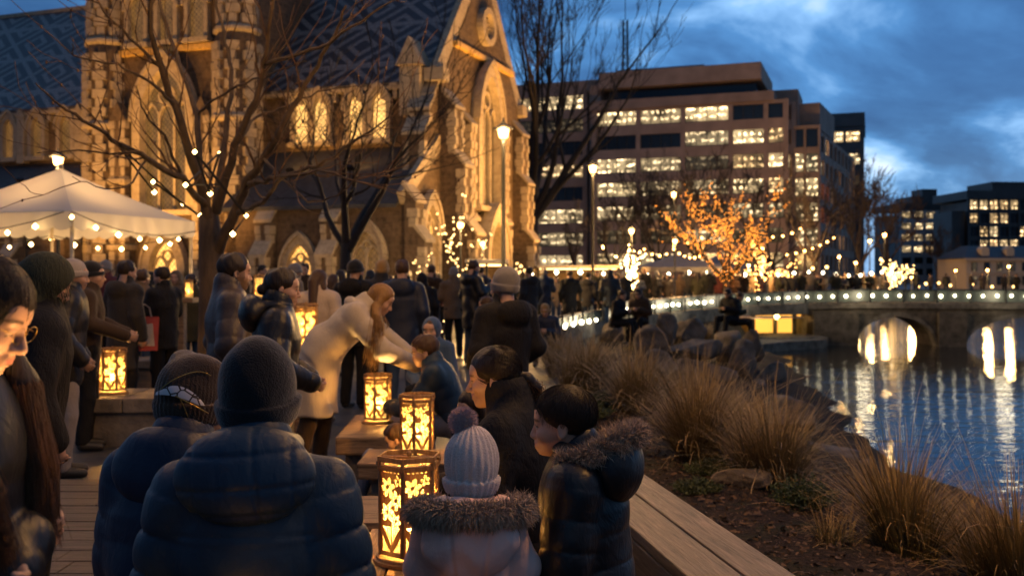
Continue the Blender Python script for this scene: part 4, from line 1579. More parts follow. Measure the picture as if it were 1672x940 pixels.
# --- the bare tree in front, left of centre: main limbs follow the photograph, each with its own depth
FT = W(345, 470, 10.0)
ft = thing('bare_tree', 'bare winter tree with forked trunk between the white marquee and the man in brown', 'tree', (FT.x, 10.0, 0))
base = Vector((FT.x, 10.0, 0))
trk = MB()
def L_(px, py, dd=0.0): return W(px, py, 10.0 + dd) - base
tp = [L_(347, 720), L_(346, 560), L_(347, 470), L_(345, 400), L_(341, 350)]
tp[0] = Vector((0.02, 0, -0.05))
trk.tube(tp, [0.20, 0.138, 0.130, 0.124, 0.095], 14)
trk.build('trunk', M_bark, ft, True)
limbs = [  # (points (px, py, depth offset), start radius, end radius)
    ([(345, 395, 0), (334, 320, -.1), (308, 245, -.3), (284, 170, -.5), (262, 110, -.7), (247, 55, -.9), (243, -30, -1.1), (238, -120, -1.3)], .095, .022),
    ([(342, 350, 0), (326, 290, .3), (322, 190, .6), (300, 120, .9), (276, 60, 1.2), (258, -10, 1.4), (240, -90, 1.6)], .070, .018),
    ([(346, 380, 0), (355, 300, .2), (368, 225, .5), (378, 130, .7), (370, 70, .9), (355, 10, 1.0), (350, -60, 1.1)], .066, .016),
    ([(350, 415, .0), (378, 362, -.2), (402, 300, -.4), (432, 255, -.5), (470, 190, -.7), (505, 125, -.8), (545, 60, -1.0), (565, 10, -1.2)], .098, .014),
    ([(352, 345, 0), (384, 235, -.3), (418, 165, -.5), (432, 105, -.6), (444, 30, -.8), (452, -60, -1.0)], .074, .020),
    ([(340, 345, 0), (300, 292, -.6), (240, 258, -1.1), (196, 236, -1.6), (150, 205, -2.0), (100, 172, -2.3), (58, 136, -2.5)], .062, .008),
    ([(196, 236, -1.6), (230, 250, -1.8), (130, 245, -1.9), (60, 250, -2.2)], .022, .006),
    ([(402, 300, -.4), (440, 292, -.9), (490, 280, -1.3), (545, 255, -1.6), (600, 215, -1.9), (640, 190, -2.1)], .045, .008),
    ([(385, 350, -.2), (430, 330, -.9), (460, 290, -1.3), (520, 278, -1.7), (570, 292, -2.0), (618, 308, -2.2)], .045, .008),
    ([(430, 258, -.5), (470, 300, -1.2), (500, 330, -1.6), (548, 322, -1.9), (590, 285, -2.2)], .026, .006),
    ([(432, 105, -.6), (480, 92, -.9), (535, 72, -1.3), (590, 35, -1.6), (650, -10, -1.8)], .036, .010),
    ([(322, 190, .6), (345, 165, .3), (390, 140, 0.0), (440, 122, -.2), (500, 100, -.5)], .030, .008),
    ([(284, 170, -.5), (240, 130, -1.0), (190, 105, -1.3), (120, 92, -1.6), (118, 72, -1.7)], .028, .006),
    ([(262, 110, -.7), (210, 60, -1.2), (170, 20, -1.5), (140, -15, -1.7)], .026, .008),
    ([(300, 292, -.6), (268, 222, -1.0), (236, 185, -1.3), (222, 140, -1.5)], .028, .006),
    ([(240, 258, -1.1), (215, 300, -1.5), (170, 310, -1.8), (118, 288, -2.0)], .018, .005),
    ([(384, 235, -.3), (420, 190, 0.2), (470, 172, .4), (520, 150, .6), (585, 140, .8)], .03, .008),
]
tw = MB()
rt = random.Random(5)
M_twig = simple('russet_twig', (0.085, 0.048, 0.028), 0.7, var=0.4)
buds = MB()
for pl, r0, r1 in limbs:
    pts = [L_(*q) for q in pl]
    # finer, slightly knobbly polyline
    fine = []
    for a, b in zip(pts, pts[1:]):
        for k in range(4):
            fine.append(a.lerp(b, k / 4) + Vector((rt.gauss(0, .008), rt.gauss(0, .012), rt.gauss(0, .008))))
    fine.append(pts[-1])
    m = len(fine)
    rads = [.64 * r0 + .64 * (r1 - r0) * (i / (m - 1)) ** 0.8 for i in range(m)]
    tw.cur = 0
    tw.tube(fine, rads, 9, caps=False)
    tw.cur = 1
    for i in range(3, m):
        kprob = 0.85 if rads[i] < .06 else 0.35
        for rep in range(1):
            if rt.random() < kprob * .42:
                d = unit(fine[i] - fine[i - 1])
                ang = rt.uniform(.5, 1.0)
                dd = unit(d * math.cos(ang) + rand_perp(d, rt) * math.sin(ang) + Vector((0, 0, .15)))
                so = []
                grow(tw, rt, fine[i], dd, rt.uniform(.28, .75), max(.006, min(.014, rads[i] * .45)), 3, 5, 0.10, 0.8, 0.24, (1, 2), 4, so, minr=.0032)
                for a, b, rr, lv in so:
                    if rt.random() < 0.20: tw.ball(b, rt.uniform(.006, .011), 4, 3, 1.7)
tw.build('crown', [M_bark, M_twig], ft, True)

# --- other trees on the plaza
bare_tree('bare_tree', 'dark low forking bare tree in front of the church between tower and gable', W(566, 450, 22).xy.to_3d(), 7.6, 0.15, 21, M_bark_dark, 5, 0.30, (0, 0), None, 4, .8, .06, .2, limb_ang=.8)
bare_tree('bare_tree', 'tall dark bare tree between the church gable and the brown office block', W(866, 450, 62).xy.to_3d(), 23.6, 0.46, 33, M_bark_dark, 7, 0.24, (0.1, 0), None, 7, .66, .10, .17, (2, 4), minr=.012, limb_ang=.58)
bare_tree('bare_tree', 'small pale forked bare tree behind the market stall under the office windows', W(937, 450, 62).xy.to_3d(), 5.6, 0.16, 8, M_bark_far, 5, 0.45)
for i, (px, d, h, lab) in enumerate(((1075, 96, 11, 'leafless tree in the dark row before the office block, behind the festoon line'),
                                     (1140, 100, 13, 'leafless tree directly behind the glowing orange tree'),
                                     (1262, 92, 10, 'leafless tree right of the orange tree, below the corner of the office'),
                                     (1330, 105, 12, 'leafless tree below the narrow dark office block'),
                                     (1000, 98, 10, 'leafless tree below the mast end of the office block'),
                                     (1405, 84, 9.6, 'brownish leafless tree left of the white lit tree'),
                                     (1450, 120, 12.5, 'tall bluish leafless tree left of the pale office block'),
                                     (1530, 130, 7, 'low leafless tree in front of the pale office block'))):
    bare_tree('bare_tree', lab, W(px, 450, d).xy.to_3d(), h, 0.02 * h, 40 + i, M_bark_far, 6, 0.25, (0, 0), 'leafless trees before the office block', 5, .75, .1, .2, (2, 4), minr=.022, limb_ang=.65)


# ------------------------------------------------------------------ fairy lights and lit trees
def ico(mb, c, r):
    c = Vector(c)
    vs = [c + Vector(v) * r for v in ((0, 0, 1), (1, 0, 0), (0, 1, 0), (-1, 0, 0), (0, -1, 0), (0, 0, -1))]
    mb.add(vs, [(0, 1, 2), (0, 2, 3), (0, 3, 4), (0, 4, 1), (5, 2, 1), (5, 3, 2), (5, 4, 3), (5, 1, 4)])


def bulb_thing(name, label, pts, r, mat, cat='fairy lights', cable=None, group=None, cap=100):
    """a string of bulbs as one thing: up to 100 bulbs are parts, the rest one stuff part"""
    t = thing(name, label, cat, pts[0], 0, group)
    o = Vector(pts[0])
    if cable:
        m = MB()
        for c in cable: m.tube([Vector(q) - o for q in c], 0.012 if len(c) > 2 else .01, 4, caps=False)
        m.build('cable', M_cable, t)
    first = None
    for i, p in enumerate(pts[:cap]):
        if first is None:
            m = MB(); ico(m, (0, 0, 0), r) if r > .02 or True else None
            first = m.build('bulb', mat, t, True)
            b = first
        else:
            b = first.copy(); C.objects.link(b); b.parent = t
        b.location = Vector(p) - o
        s = 0.8 + 0.4 * ((i * 37) % 11) / 11
        b.scale = (s, s, s)
    if len(pts) > cap:
        m = MB()
        for p in pts[cap:]: ico(m, Vector(p) - o, r)
        m.build('bulbs', mat, t, True, kind='stuff')
    return t


def wrap_lights(segs, loc, seed, n, maxlev=4, minz=0.2, lv0=0, spiral=True):
    r = random.Random(seed)
    loc = Vector(loc)
    seg = [(a, b, rad, lv) for a, b, rad, lv in segs if lv <= maxlev and max(a.z, b.z) > minz]
    wts = [(b - a).length * (1.8 if lv <= 1 else 1.0) for a, b, rad, lv in seg]
    out = []
    for a, b, rad, lv in r.choices(seg, wts, k=n):
        d = unit(b - a)
        out.append(loc + a.lerp(b, r.random()) + rand_perp(d, r) * (rad * 0.8 + .03))
    return out


p = W(1185, 450, 47).xy.to_3d()
t, sg = bare_tree('lit_tree', 'bare tree wrapped from trunk to twigs in orange fairy lights at the bridgehead', p, 5.7, 0.17, 77, M_bark, 5, 0.24, (0, 0), None, 8, .75, .04, .18, (2, 4), limb_ang=.92, minr=.010)
# wide low limbs reaching right as in the photograph
bulb_thing('fairy_lights', 'orange fairy lights wound around the trunk and limbs of the bridgehead tree', wrap_lights(sg, p, 3, 1700, 5), 0.0185, M_bulb_or)
LIT_TREES = [(p + Vector((0, -0.8, 2.2)), 130, (1, .36, .06))]
p = W(1238, 450, 48).xy.to_3d()
t, sg = bare_tree('lit_tree', 'low spreading tree in amber fairy lights just right of the orange tree', p, 3.3, 0.10, 79, M_bark, 4, 0.5, (0, 0), None, 5, .8, .0, .25, (2, 4), limb_ang=1.1, minr=.012)
bulb_thing('fairy_lights', 'amber fairy lights on the low tree right of the orange one', wrap_lights(sg, p, 5, 300, 4, 1.4), 0.022, M_bulb_bg)
p = W(1455, 450, 66).xy.to_3d()
t, sg = bare_tree('lit_tree', 'small tree smothered in white fairy lights behind the bridge', p, 2.6, 0.09, 81, M_bark, 4, 0.35, (0, 0), None, 5, .8, .05, .2, (2, 4), limb_ang=.8)
bulb_thing('fairy_lights', 'dense white fairy lights covering the tree behind the bridge', wrap_lights(sg, p, 6, 230, 4, 0.3), 0.060, M_bulb_wh)
p = W(1420, 450, 63).xy.to_3d()
t, sg = bare_tree('lit_tree', 'low bush of white fairy lights at the foot of the white lit tree', p, 1.4, 0.06, 83, M_bark, 3, 0.25, (0, 0), None, 6, .8, .05, .2, (2, 4), limb_ang=1.0)
bulb_thing('fairy_lights', 'white fairy lights on the low bush beside the white lit tree', wrap_lights(sg, p, 6, 150, 4, 0.1), 0.055, M_bulb_wh)
p = W(1031, 450, 36).xy.to_3d()
t, sg = bare_tree('lit_tree', 'slim upright tree in yellow fairy lights around a street lamp beside the grey tent', p, 2.75, 0.05, 85, M_bark, 4, 0.42, (0, 0), None, 5, .5, .1, .2, (2, 3), limb_ang=.42)
bulb_thing('fairy_lights', 'yellow fairy lights on the slim tree beside the grey tent', wrap_lights(sg, p, 8, 130, 4, 0.5), 0.034, M_bulb)
p = W(722, 450, 24).xy.to_3d()
t, sg = bare_tree('lit_tree', 'sapling sparkling with white lights in front of the church gable', p, 3.3, 0.045, 87, M_bark, 4, 0.35, (0.35, 0), None, 4, .5, .12, .2, (1, 3), limb_ang=.4)
bulb_thing('fairy_lights', 'white fairy lights strung on the sapling before the church gable', wrap_lights(sg, p, 9, 90, 4, 0.2), 0.026, M_bulb_wh)
p = W(848, 450, 37).xy.to_3d()
t, sg = bare_tree('lit_tree', 'narrow lit sapling beside the right foot of the church gable', p, 2.3, 0.04, 89, M_bark, 3, 0.3, (0, 0), None, 4, .4, .12, .2, (1, 3), limb_ang=.25)
bulb_thing('fairy_lights', 'warm white fairy lights on the narrow sapling by the right foot of the gable', wrap_lights(sg, p, 9, 60, 4, 0.2), 0.032, M_bulb_wh)
p = W(685, 450, 36).xy.to_3d()
t, sg = bare_tree('lit_tree', 'tiny lit sapling in front of the aisle window left of the gable', p, 2.2, 0.04, 91, M_bark, 3, 0.3, (0, 0), None, 4, .4, .12, .2, (1, 3), limb_ang=.2)
bulb_thing('fairy_lights', 'warm white fairy lights on the tiny sapling before the aisle window', wrap_lights(sg, p, 9, 44, 4, 0.2), 0.032, M_bulb_wh)

# ------------------------------------------------------------------ festoon strings
def sag(a, b, n, drop):
    a, b = Vector(a), Vector(b)
    return [a.lerp(b, i / (n - 1)) - Vector((0, 0, drop * 4 * (i / (n - 1)) * (1 - i / (n - 1)))) for i in range(n)]


def festoon(label, spans, r, mat=M_bulb, group='festoon strings', drop=0.25, spacing=0.6, hang=0.07):
    pts, cab = [], []
    for a, b in spans:
        n = max(3, int((Vector(b) - Vector(a)).length / spacing))
        c = sag(a, b, n, drop)
        cab.append(c)
        pts += [q - Vector((0, 0, hang)) for q in c[:-1]]
    return bulb_thing('festoon_string', label, pts, r, mat, 'string lights', cab, group)


festoon('festoon of bulbs dipping from the slim yellow tree to the orange tree', [(W(1052, 404, 37), W(1100, 404, 40)), (W(1100, 404, 40), W(1150, 412, 44))], 0.05, M_bulb_bg)
festoon('upper festoon of bulbs rising right from the orange tree crown', [(W(1262, 385, 60), W(1320, 362, 70))], 0.085, M_bulb_bg, spacing=2.0)
festoon('lower festoon of bulbs rising right below the narrow dark block', [(W(1285, 414, 60), W(1372, 380, 74))], 0.085, M_bulb_bg, spacing=1.8)
festoon('festoon of bulbs above the market stall roof left of the slim lit tree', [(W(1100, 400, 60), W(1190, 360, 62))], 0.07, M_bulb_bg, spacing=0.9)
# a long line of round white lamps over the crowd, running away to the right
pts = [W(868 + (i * 41 - i * i * 0.62), 447 - 3 * math.sin(i), 38 + i * 1.1) for i in range(22)]
bulb_thing('festoon_string', 'long level line of round white lamps above the crowd behind the balustrade', pts, 0.10, M_globe, 'string lights', [pts], 'festoon strings')

# ------------------------------------------------------------------ street lamps
def lamp_proto():
    t = thing('street_lamp', 'x', 'street lamp', (0, 0, 0))
    m = MB(); m.lathe([(.16, 0), (.16, .25), (.10, .35), (.085, .9), (.055, 1.0), (.045, 4.15), (.07, 4.2), (.03, 4.3)], 10); m.build('pole', M_iron, t, True)
    m = MB(); m.lathe([(.02, 4.52), (.24, 4.51), (.23, 4.54), (.09, 4.62), (.03, 4.68), (.012, 4.78)], 12); m.build('hood', M_iron, t, True)
    m = MB(); m.lathe([(.065, 4.30), (.105, 4.34), (.14, 4.51)], 12); m.build('lamp_glass', M_lampglass, t, True)
    return t


LP0 = lamp_proto()
LAMPS = [  # px, pixel row of the lamp head, depth, height of the lamp head, label, power
    (822, 212, 29, None, 'tall street lamp standing in front of the right half of the church gable', 700),
    (968, 272, 44, None, 'street lamp between the big dark tree and the office windows', 260),
    (95, 258, 31, None, 'street lamp with wide hood rising behind the peak of the white marquee', 60),
    (1031, 375, 37, None, 'street lamp standing inside the slim yellow lit tree', 160),
    (1102, 392, 42, None, 'street lamp in front of the grey tent peak', 160),
    (752, 365, 27, None, 'street lamp behind the sapling of white lights before the gable', 480),
    (1100, 315, 72, None, 'street lamp seen through the top of the orange tree', 0),
    (1222, 432, 50, None, 'low street lamp just right of the orange tree trunk', 120),
    (1444, 382, 74, None, 'street lamp above the white lit tree', 0),
    (1370, 418, 62, None, 'street lamp left of the white lit bush', 0),
    (1397, 428, 60, None, 'second street lamp left of the white lit bush', 0),
    (1420, 392, 76, None, 'street lamp between the brown leafless tree and the white lit tree', 0),
    (1612, 440, 60, None, 'twin street lamp standing before the old cream house, left one', 130),
    (1647, 434, 62, None, 'street lamp standing before the right part of the old cream house', 130),
    (1488, 452, 62, None, 'low street lamp right of the white lit tree', 0),
    (1560, 441, 70, None, 'street lamp left of the old cream house', 0),
    (788, 396, 36, None, 'low lamp in front of the church porch', 220),
    (985, 402, 104, None, 'added distant street lamp at the foot of the left end of the office block', 3300),  # four added lamps, put in to brighten the office front
    (1060, 404, 104, None, 'added distant street lamp before the office block left of the grey tent', 3300),
    (1150, 404, 104, None, 'added distant street lamp before the office block behind the orange tree', 3300),
    (1245, 404, 104, None, 'added distant street lamp before the right corner of the office block', 3300),
]
for i, (px, py, d, hh, lab, pw) in enumerate(LAMPS):
    o = LP0 if i == 0 else copy_tree(LP0)
    p = W(px, py, d)
    o.location = (p.x, d, 0)
    o['label'] = lab
    o['group'] = 'street lamps'
    k = p.z / 4.5
    o.scale = (max(.62, min(1.25, k)), max(.62, min(1.25, k)), k)
    if pw:
        ld = bpy.data.lights.new('lamp_light', 'POINT'); ld.energy = pw; ld.color = (1, .55, .18); ld.shadow_soft_size = .2
        lo = bpy.data.objects.new('lamp_light', ld); C.objects.link(lo); lo.location = (0, 0, 4.15); lo.parent = o
        lo.location = (0.0, -0.35, 4.42)
for p, e_, c in LIT_TREES:
    ld = bpy.data.lights.new('fairy_glow', 'POINT'); ld.energy = e_; ld.color = c; ld.shadow_soft_size = .9
    lo = bpy.data.objects.new('fairy_glow', ld); C.objects.link(lo); lo.location = p

# ------------------------------------------------------------------ marquee, market stalls
M_canvas = NT('white_canvas')
_t = M_canvas
_tr = _t.new('ShaderNodeBsdfTranslucent'); _tr.inputs[0].default_value = (0.72, 0.66, 0.58, 1)
_ms = _t.new('ShaderNodeMixShader'); _ms.inputs[0].default_value = 0.35
_t.set(col=(0.62, 0.61, 0.60), rough=0.7, normal=_t.bump(_t.noise(_t.coord('Object'), 2.2, 4), 0.35, 0.12))
_t.l.new(_t.bsdf.outputs[0], _ms.inputs[1]); _t.l.new(_tr.outputs[0], _ms.inputs[2]); _t.l.new(_ms.outputs[0], _t.out.inputs[0])
M_canvas = _t.m
M_canvas_grey = simple('grey_canvas', (0.16, 0.155, 0.16), 0.7, var=0.15)
M_pole = simple('pale_tent_pole', (0.5, 0.42, 0.3), 0.45)


def marquee(name, label, corners, apex, val, mat, scal=True, nscal=9):
    cx_ = sum((Vector(c) for c in corners), Vector()) / 4
    o = Vector((cx_.x, cx_.y, 0))
    t = thing(name, label, 'tent', o)
    ap = Vector(apex) - o
    cs = [Vector(c) - o for c in corners]
    mb = MB()
    N = 12
    for a, b in zip(cs, cs[1:] + cs[:1]):
        grid = []
        for j in range(N + 1):
            v = j / N
            row = []
            for i in range(N + 1):
                u = i / N
                p = a.lerp(b, u).lerp(ap, v)
                sagk = 0.30 * math.sin(PI * v) * (0.35 + 0.65 * math.sin(PI * u))
                p = p - Vector((0, 0, sagk * (ap.z - a.z) * 0.42))
                row.append(p)
            grid.append(row)
        vs = [p for r_ in grid for p in r_]
        fs = []
        for j in range(N):
            for i in range(N):
                k = j * (N + 1) + i
                fs.append((k, k + 1, k + N + 2, k + N + 1))
        mb.add(vs, fs)
    can = mb.build('canopy', mat, t, True)
    mb = MB()
    for a, b in zip(cs, cs[1:] + cs[:1]):
        M_ = nscal * 8
        top, bot = [], []
        nrm = unit((b - a).cross(Z_))
        for i in range(M_ + 1):
            u = i / M_
            wv = nrm * (0.035 * math.sin(u * nscal * PI * 1.7))
            p = a.lerp(b, u)
            top.append(p + Vector((0, 0, 0.02)) + nrm * .012)
            bot.append(p + wv + nrm * .03 - Vector((0, 0, val * (0.80 + 0.2 * abs(math.sin(u * nscal * PI))))))
        vs = top + bot
        mb.add(vs, [(i, i + 1, M_ + 2 + i, M_ + 1 + i) for i in range(M_)])
    mb.build('valance', mat, can, True)
    for c in cs:
        m = MB(); m.tube([Vector((c.x * .97, c.y * .97, 0)), Vector((c.x * .97, c.y * .97, c.z - .02))], 0.045, 8); m.build('pole', M_pole, t, True)
    m = MB(); m.ball(ap + Vector((0, 0, .05)), .07); m.build('finial', M_pole, t, True)
    return t


N_ = W(118, 345, 22.0); R_ = W(318, 362, 26.4)
Lf = Vector((N_.x - (R_.y - N_.y), N_.y + (R_.x - N_.x), N_.z))
Bk = Vector((R_.x - (R_.y - N_.y), R_.y + (R_.x - N_.x), N_.z))
zc = N_.z
cor = [Vector((N_.x, N_.y, zc)), Vector((R_.x, R_.y, zc)), Vector((Bk.x, Bk.y, zc)), Vector((Lf.x, Lf.y, zc))]
cxy = sum(cor, Vector()) / 4
marquee('marquee', 'white peaked marquee with scalloped valance and bulbs at the left of the square', cor, (cxy.x, cxy.y, W(95, 275, cxy.y).z), 0.42, M_canvas)
# bulbs along the marquee eaves and looping out to the tree
def off(v, dz): return Vector((v.x, v.y, v.z + dz))
festoon('festoon of warm bulbs hung round the white marquee valance', [(off(cor[3], -.25) + Vector((0, -.3, 0)), off(cor[0], -.02) + Vector((-.1, -.2, 0))), (off(cor[0], -.02) + Vector((.1, -.25, 0)), off(cor[1], -.25) + Vector((.1, -.2, 0))),
        (off(cor[2], -.3), off(cor[3], -.3)), (off(cor[2], -.3), off(cor[1], -.3))], 0.062, M_bulb, drop=.28, spacing=.62, hang=.12)
fp = [(188, 232), (250, 297), (252, 314), (298, 333), (303, 302), (343, 316), (365, 301), (343, 365), (380, 382), (402, 352), (327, 352), (358, 250), (318, 248)]
pts = [W(a, b, 9.0 + (i % 4) * .5) for i, (a, b) in enumerate(fp)]
bulb_thing('festoon_string', 'loose festoon of warm bulbs looped through the bare front tree', pts, 0.024, M_bulb, 'string lights', [sorted([p for p in pts], key=lambda v: v.x)], 'festoon strings')
# one soft light under the marquee where its bulbs hang
ld = bpy.data.lights.new('marquee_light', 'POINT'); ld.energy = 260; ld.color = (1, .56, .2); ld.shadow_soft_size = .4
lo = bpy.data.objects.new('marquee_light', ld); C.objects.link(lo); lo.location = (cxy.x, cxy.y, 2.5)

# added festoon strings, unseen above the frame, put in to light people and grasses
def overhead(label, a, b, lights, n_post):
    t = festoon(label, [(a, b)], 0.035, M_bulb, drop=.35, spacing=.55)
    for f, pw in lights:
        q = sag(a, b, 41, .35)[int(f * 40)]
        ld = bpy.data.lights.new('fill_bulb_light', 'POINT'); ld.energy = pw; ld.color = (1, .48, .12); ld.shadow_soft_size = .12
        lo = bpy.data.objects.new('fill_bulb_light', ld); C.objects.link(lo); lo.parent = t; lo.location = q - t.location - Vector((0, 0, .14))
    for q in n_post:
        m = MB(); m.tube([Vector((q.x, q.y, 0)) - t.location, Vector((q.x, q.y, q.z + .1)) - t.location], .05, 8); m.build('post', M_iron, t, True)


PA, PB, PT = Vector((-4.6, 3.6, 4.7)), Vector((3.1, 1.8, 4.6)), Vector((-.9, 9.8, 5.0))
overhead('added overhead festoon of warm bulbs from the left post to the front tree', PA, PT, ((.2, 45), (.6, 50)), [PA])
overhead('added overhead festoon of warm bulbs from a far left post to the front tree crown', Vector((-9.5, 12.5, 6.8)), Vector((-1.6, 10.2, 6.6)), ((.35, 170), (.8, 170)), [Vector((-9.5, 12.5, 6.8))])
overhead('added overhead festoon of bulbs from the front tree to the post by the planting bed', PT, PB, ((.3, 130), (.55, 130), (.78, 240)), [PB])

# market row behind the crowd: long flat white-roofed stall, grey peaked tents
M_stallroof = simple('white_stall_roof', (0.55, 0.52, 0.47), 0.6, var=0.1)
M_stallwarm = simple('stall_board', (0.28, 0.18, 0.09), 0.7)
M_striplight = glow('stall_strip_light', (1.0, 0.60, 0.22), 6)


def stall(label, px0, px1, d, eave):
    a, b = W(px0, 450, d), W(px1, 450, d)
    wdt = b.x - a.x
    t = thing('market_stall', label, 'stall', ((a.x + b.x) / 2, d, 0), 0, 'market stalls')
    m = MB(); m.box((0, 1.2, eave + .08), (wdt, 3.0, .12), bev=.02); m.build('roof', M_stallroof, t)
    m = MB(); m.box((0, 2.5, eave / 2), (wdt * .98, .08, eave)); m.build('back_wall', M_stallwarm, t)
    m = MB(); m.box((0, -.05, .5), (wdt * .95, .5, 1.0), bev=.02); m.build('counter', M_stallwarm, t)
    for sx in (-.48, 0, .48):
        m = MB(); m.box((sx * wdt, -.25, eave / 2), (.08, .08, eave)); m.build('post', M_iron, t)
    m = MB(); m.box((0, 0.1, eave - .06), (wdt * .92, .10, .05)); m.build('strip_light', M_striplight, t)
    ld = bpy.data.lights.new('stall_light', 'POINT'); ld.energy = 45 * wdt / 5; ld.color = (1, .58, .2); ld.shadow_soft_size = .3
    lo = bpy.data.objects.new('stall_light', ld); C.objects.link(lo); lo.location = (0, .7, eave - .35); lo.parent = t


stall('long flat white roofed market stall with strip lights left of the slim lit tree', 876, 1012, 52, 1.98)
stall('low lit market stall behind the orange tree trunk', 1195, 1290, 66, 1.7)
stall('small lit market stall at the foot of the gable, behind the crowd', 760, 830, 35, 2.0)
for px, d, w_, hh, lab in ((1108, 54, 4.6, 2.0, 'wide grey peaked market tent behind the crowd'), (1178, 60, 4.0, 2.0, 'second grey peaked market tent behind the orange tree')):
    p = W(px, 450, d)
    h2 = w_ / 2
    marquee('market_tent', lab, [(p.x - h2, d - h2, hh), (p.x + h2, d - h2, hh), (p.x + h2, d + h2, hh), (p.x - h2, d + h2, hh)], (p.x, d, W(px, 413, d).z), 0.25, M_canvas_grey, nscal=7)
# small amber lights low among the crowd and on the far bank
ORDL = ['leftmost', 'second', 'third', 'fourth', 'fifth', 'sixth', 'seventh', 'eighth', 'ninth', 'tenth', 'eleventh', 'twelfth', 'thirteenth', 'fourteenth', 'fifteenth', 'sixteenth', 'rightmost']
for i, (px, py, d, r_) in enumerate(sorted(((1243, 437, 70, .1), (1262, 452, 72, .1), (1327, 438, 74, .12), (1350, 436, 76, .12), (1303, 452, 70, .1), (1367, 454, 80, .11), (1385, 452, 82, .11), (1404, 455, 78, .1), (1432, 462, 76, .09),
                                     (1512, 463, 84, .12), (1533, 462, 86, .11), (1552, 466, 88, .11), (1588, 464, 88, .1), (1500, 468, 84, .09), (1620, 468, 80, .11), (1655, 468, 80, .10), (1463, 466, 74, .09)))):
    p = W(px, py, d)
    t = thing('bollard_light', ORDL[i] + ' small warm bollard light from the left on the far promenade', 'light', (p.x, d, 0), 0, 'bollard lights on the far promenade')
    m = MB(); m.lathe([(.06, 0), (.06, max(.15, p.z - r_))], 6); m.build('post', M_iron, t)
    m = MB(); m.ball((0, 0, max(.2, p.z)), r_, 7, 5); m.build('globe', M_lampglass, t)


# ================================================================== people
def v3(*a): return np.array(a, dtype=np.float32)


def rotx(a):
    c, s = math.cos(a), math.sin(a)
    return np.array([[1, 0, 0], [0, c, -s], [0, s, c]], dtype=np.float32)


def rotz(a):
    c, s = math.cos(a), math.sin(a)
    return np.array([[c, -s, 0], [s, c, 0], [0, 0, 1]], dtype=np.float32)


def roty(a):
    c, s = math.cos(a), math.sin(a)
    return np.array([[c, 0, s], [0, 1, 0], [-s, 0, c]], dtype=np.float32)


def pose(kind='stand', H=1.7, lean=0, side=0, head=(0, 0, 0), seat=0.45, arms=None, legs=None, twist=0, hs=.95, shw=1.0, fwd=0.0):
    """joints in metres, figure facing +y. head=(yaw, pitch up, roll) in degrees"""
    k = H / 1.7
    zp = 0.93 if kind == 'stand' else seat / k + 0.10
    pel = v3(0, 0, zp)
    Rl = rotz(R(twist)) @ roty(R(side)) @ rotx(-R(lean))
    up = {'chest': (0, 0, .29), 'neck': (0, -.012, .505), 'head': (0, .022 + fwd, .640),
          'shL': (-.172 * shw, -.008, .432), 'shR': (.172 * shw, -.008, .432), 'elL': (-.235 * shw, -.03, .19), 'elR': (.235 * shw, -.03, .19),
          'wrL': (-.225 * shw, .07, -.03), 'wrR': (.225 * shw, .07, -.03)}
    J = {'pel': pel}
    for n, p in up.items(): J[n] = pel + Rl @ v3(*p)
    if kind == 'stand':
        for s, n in ((-1, 'L'), (1, 'R')):
            J['hip' + n] = v3(s * .09, 0, .90); J['kn' + n] = v3(s * .10, .02, .49); J['an' + n] = v3(s * .11, -.02, .09)
    else:
        sz = seat / k
        for s, n in ((-1, 'L'), (1, 'R')):
            J['hip' + n] = v3(s * .09, 0, sz + .08); J['kn' + n] = v3(s * .12, .42, sz + .07); J['an' + n] = v3(s * .12, .44, .09)
    for d in (arms, legs):
        if d:
            for n, p in d.items(): J[n] = v3(*p)
    for n in J: J[n] = J[n] * k
    J['k'] = k; J['hs'] = hs * k
    J['Rl'] = Rl
    y, p, r = head
    J['Rh'] = rotz(R(y)) @ rotx(R(p)) @ roty(R(r))
    J['front'] = Rl @ v3(0, 1, 0)
    return J


def inhead(J, prims, k=0.0, op='+', amp=None):
    f = comb(prims)
    c, Rh, s = J['head'], J['Rh'], J['hs']
    return (lambda P: f(((P - c) @ Rh) / s) * s, k, op)


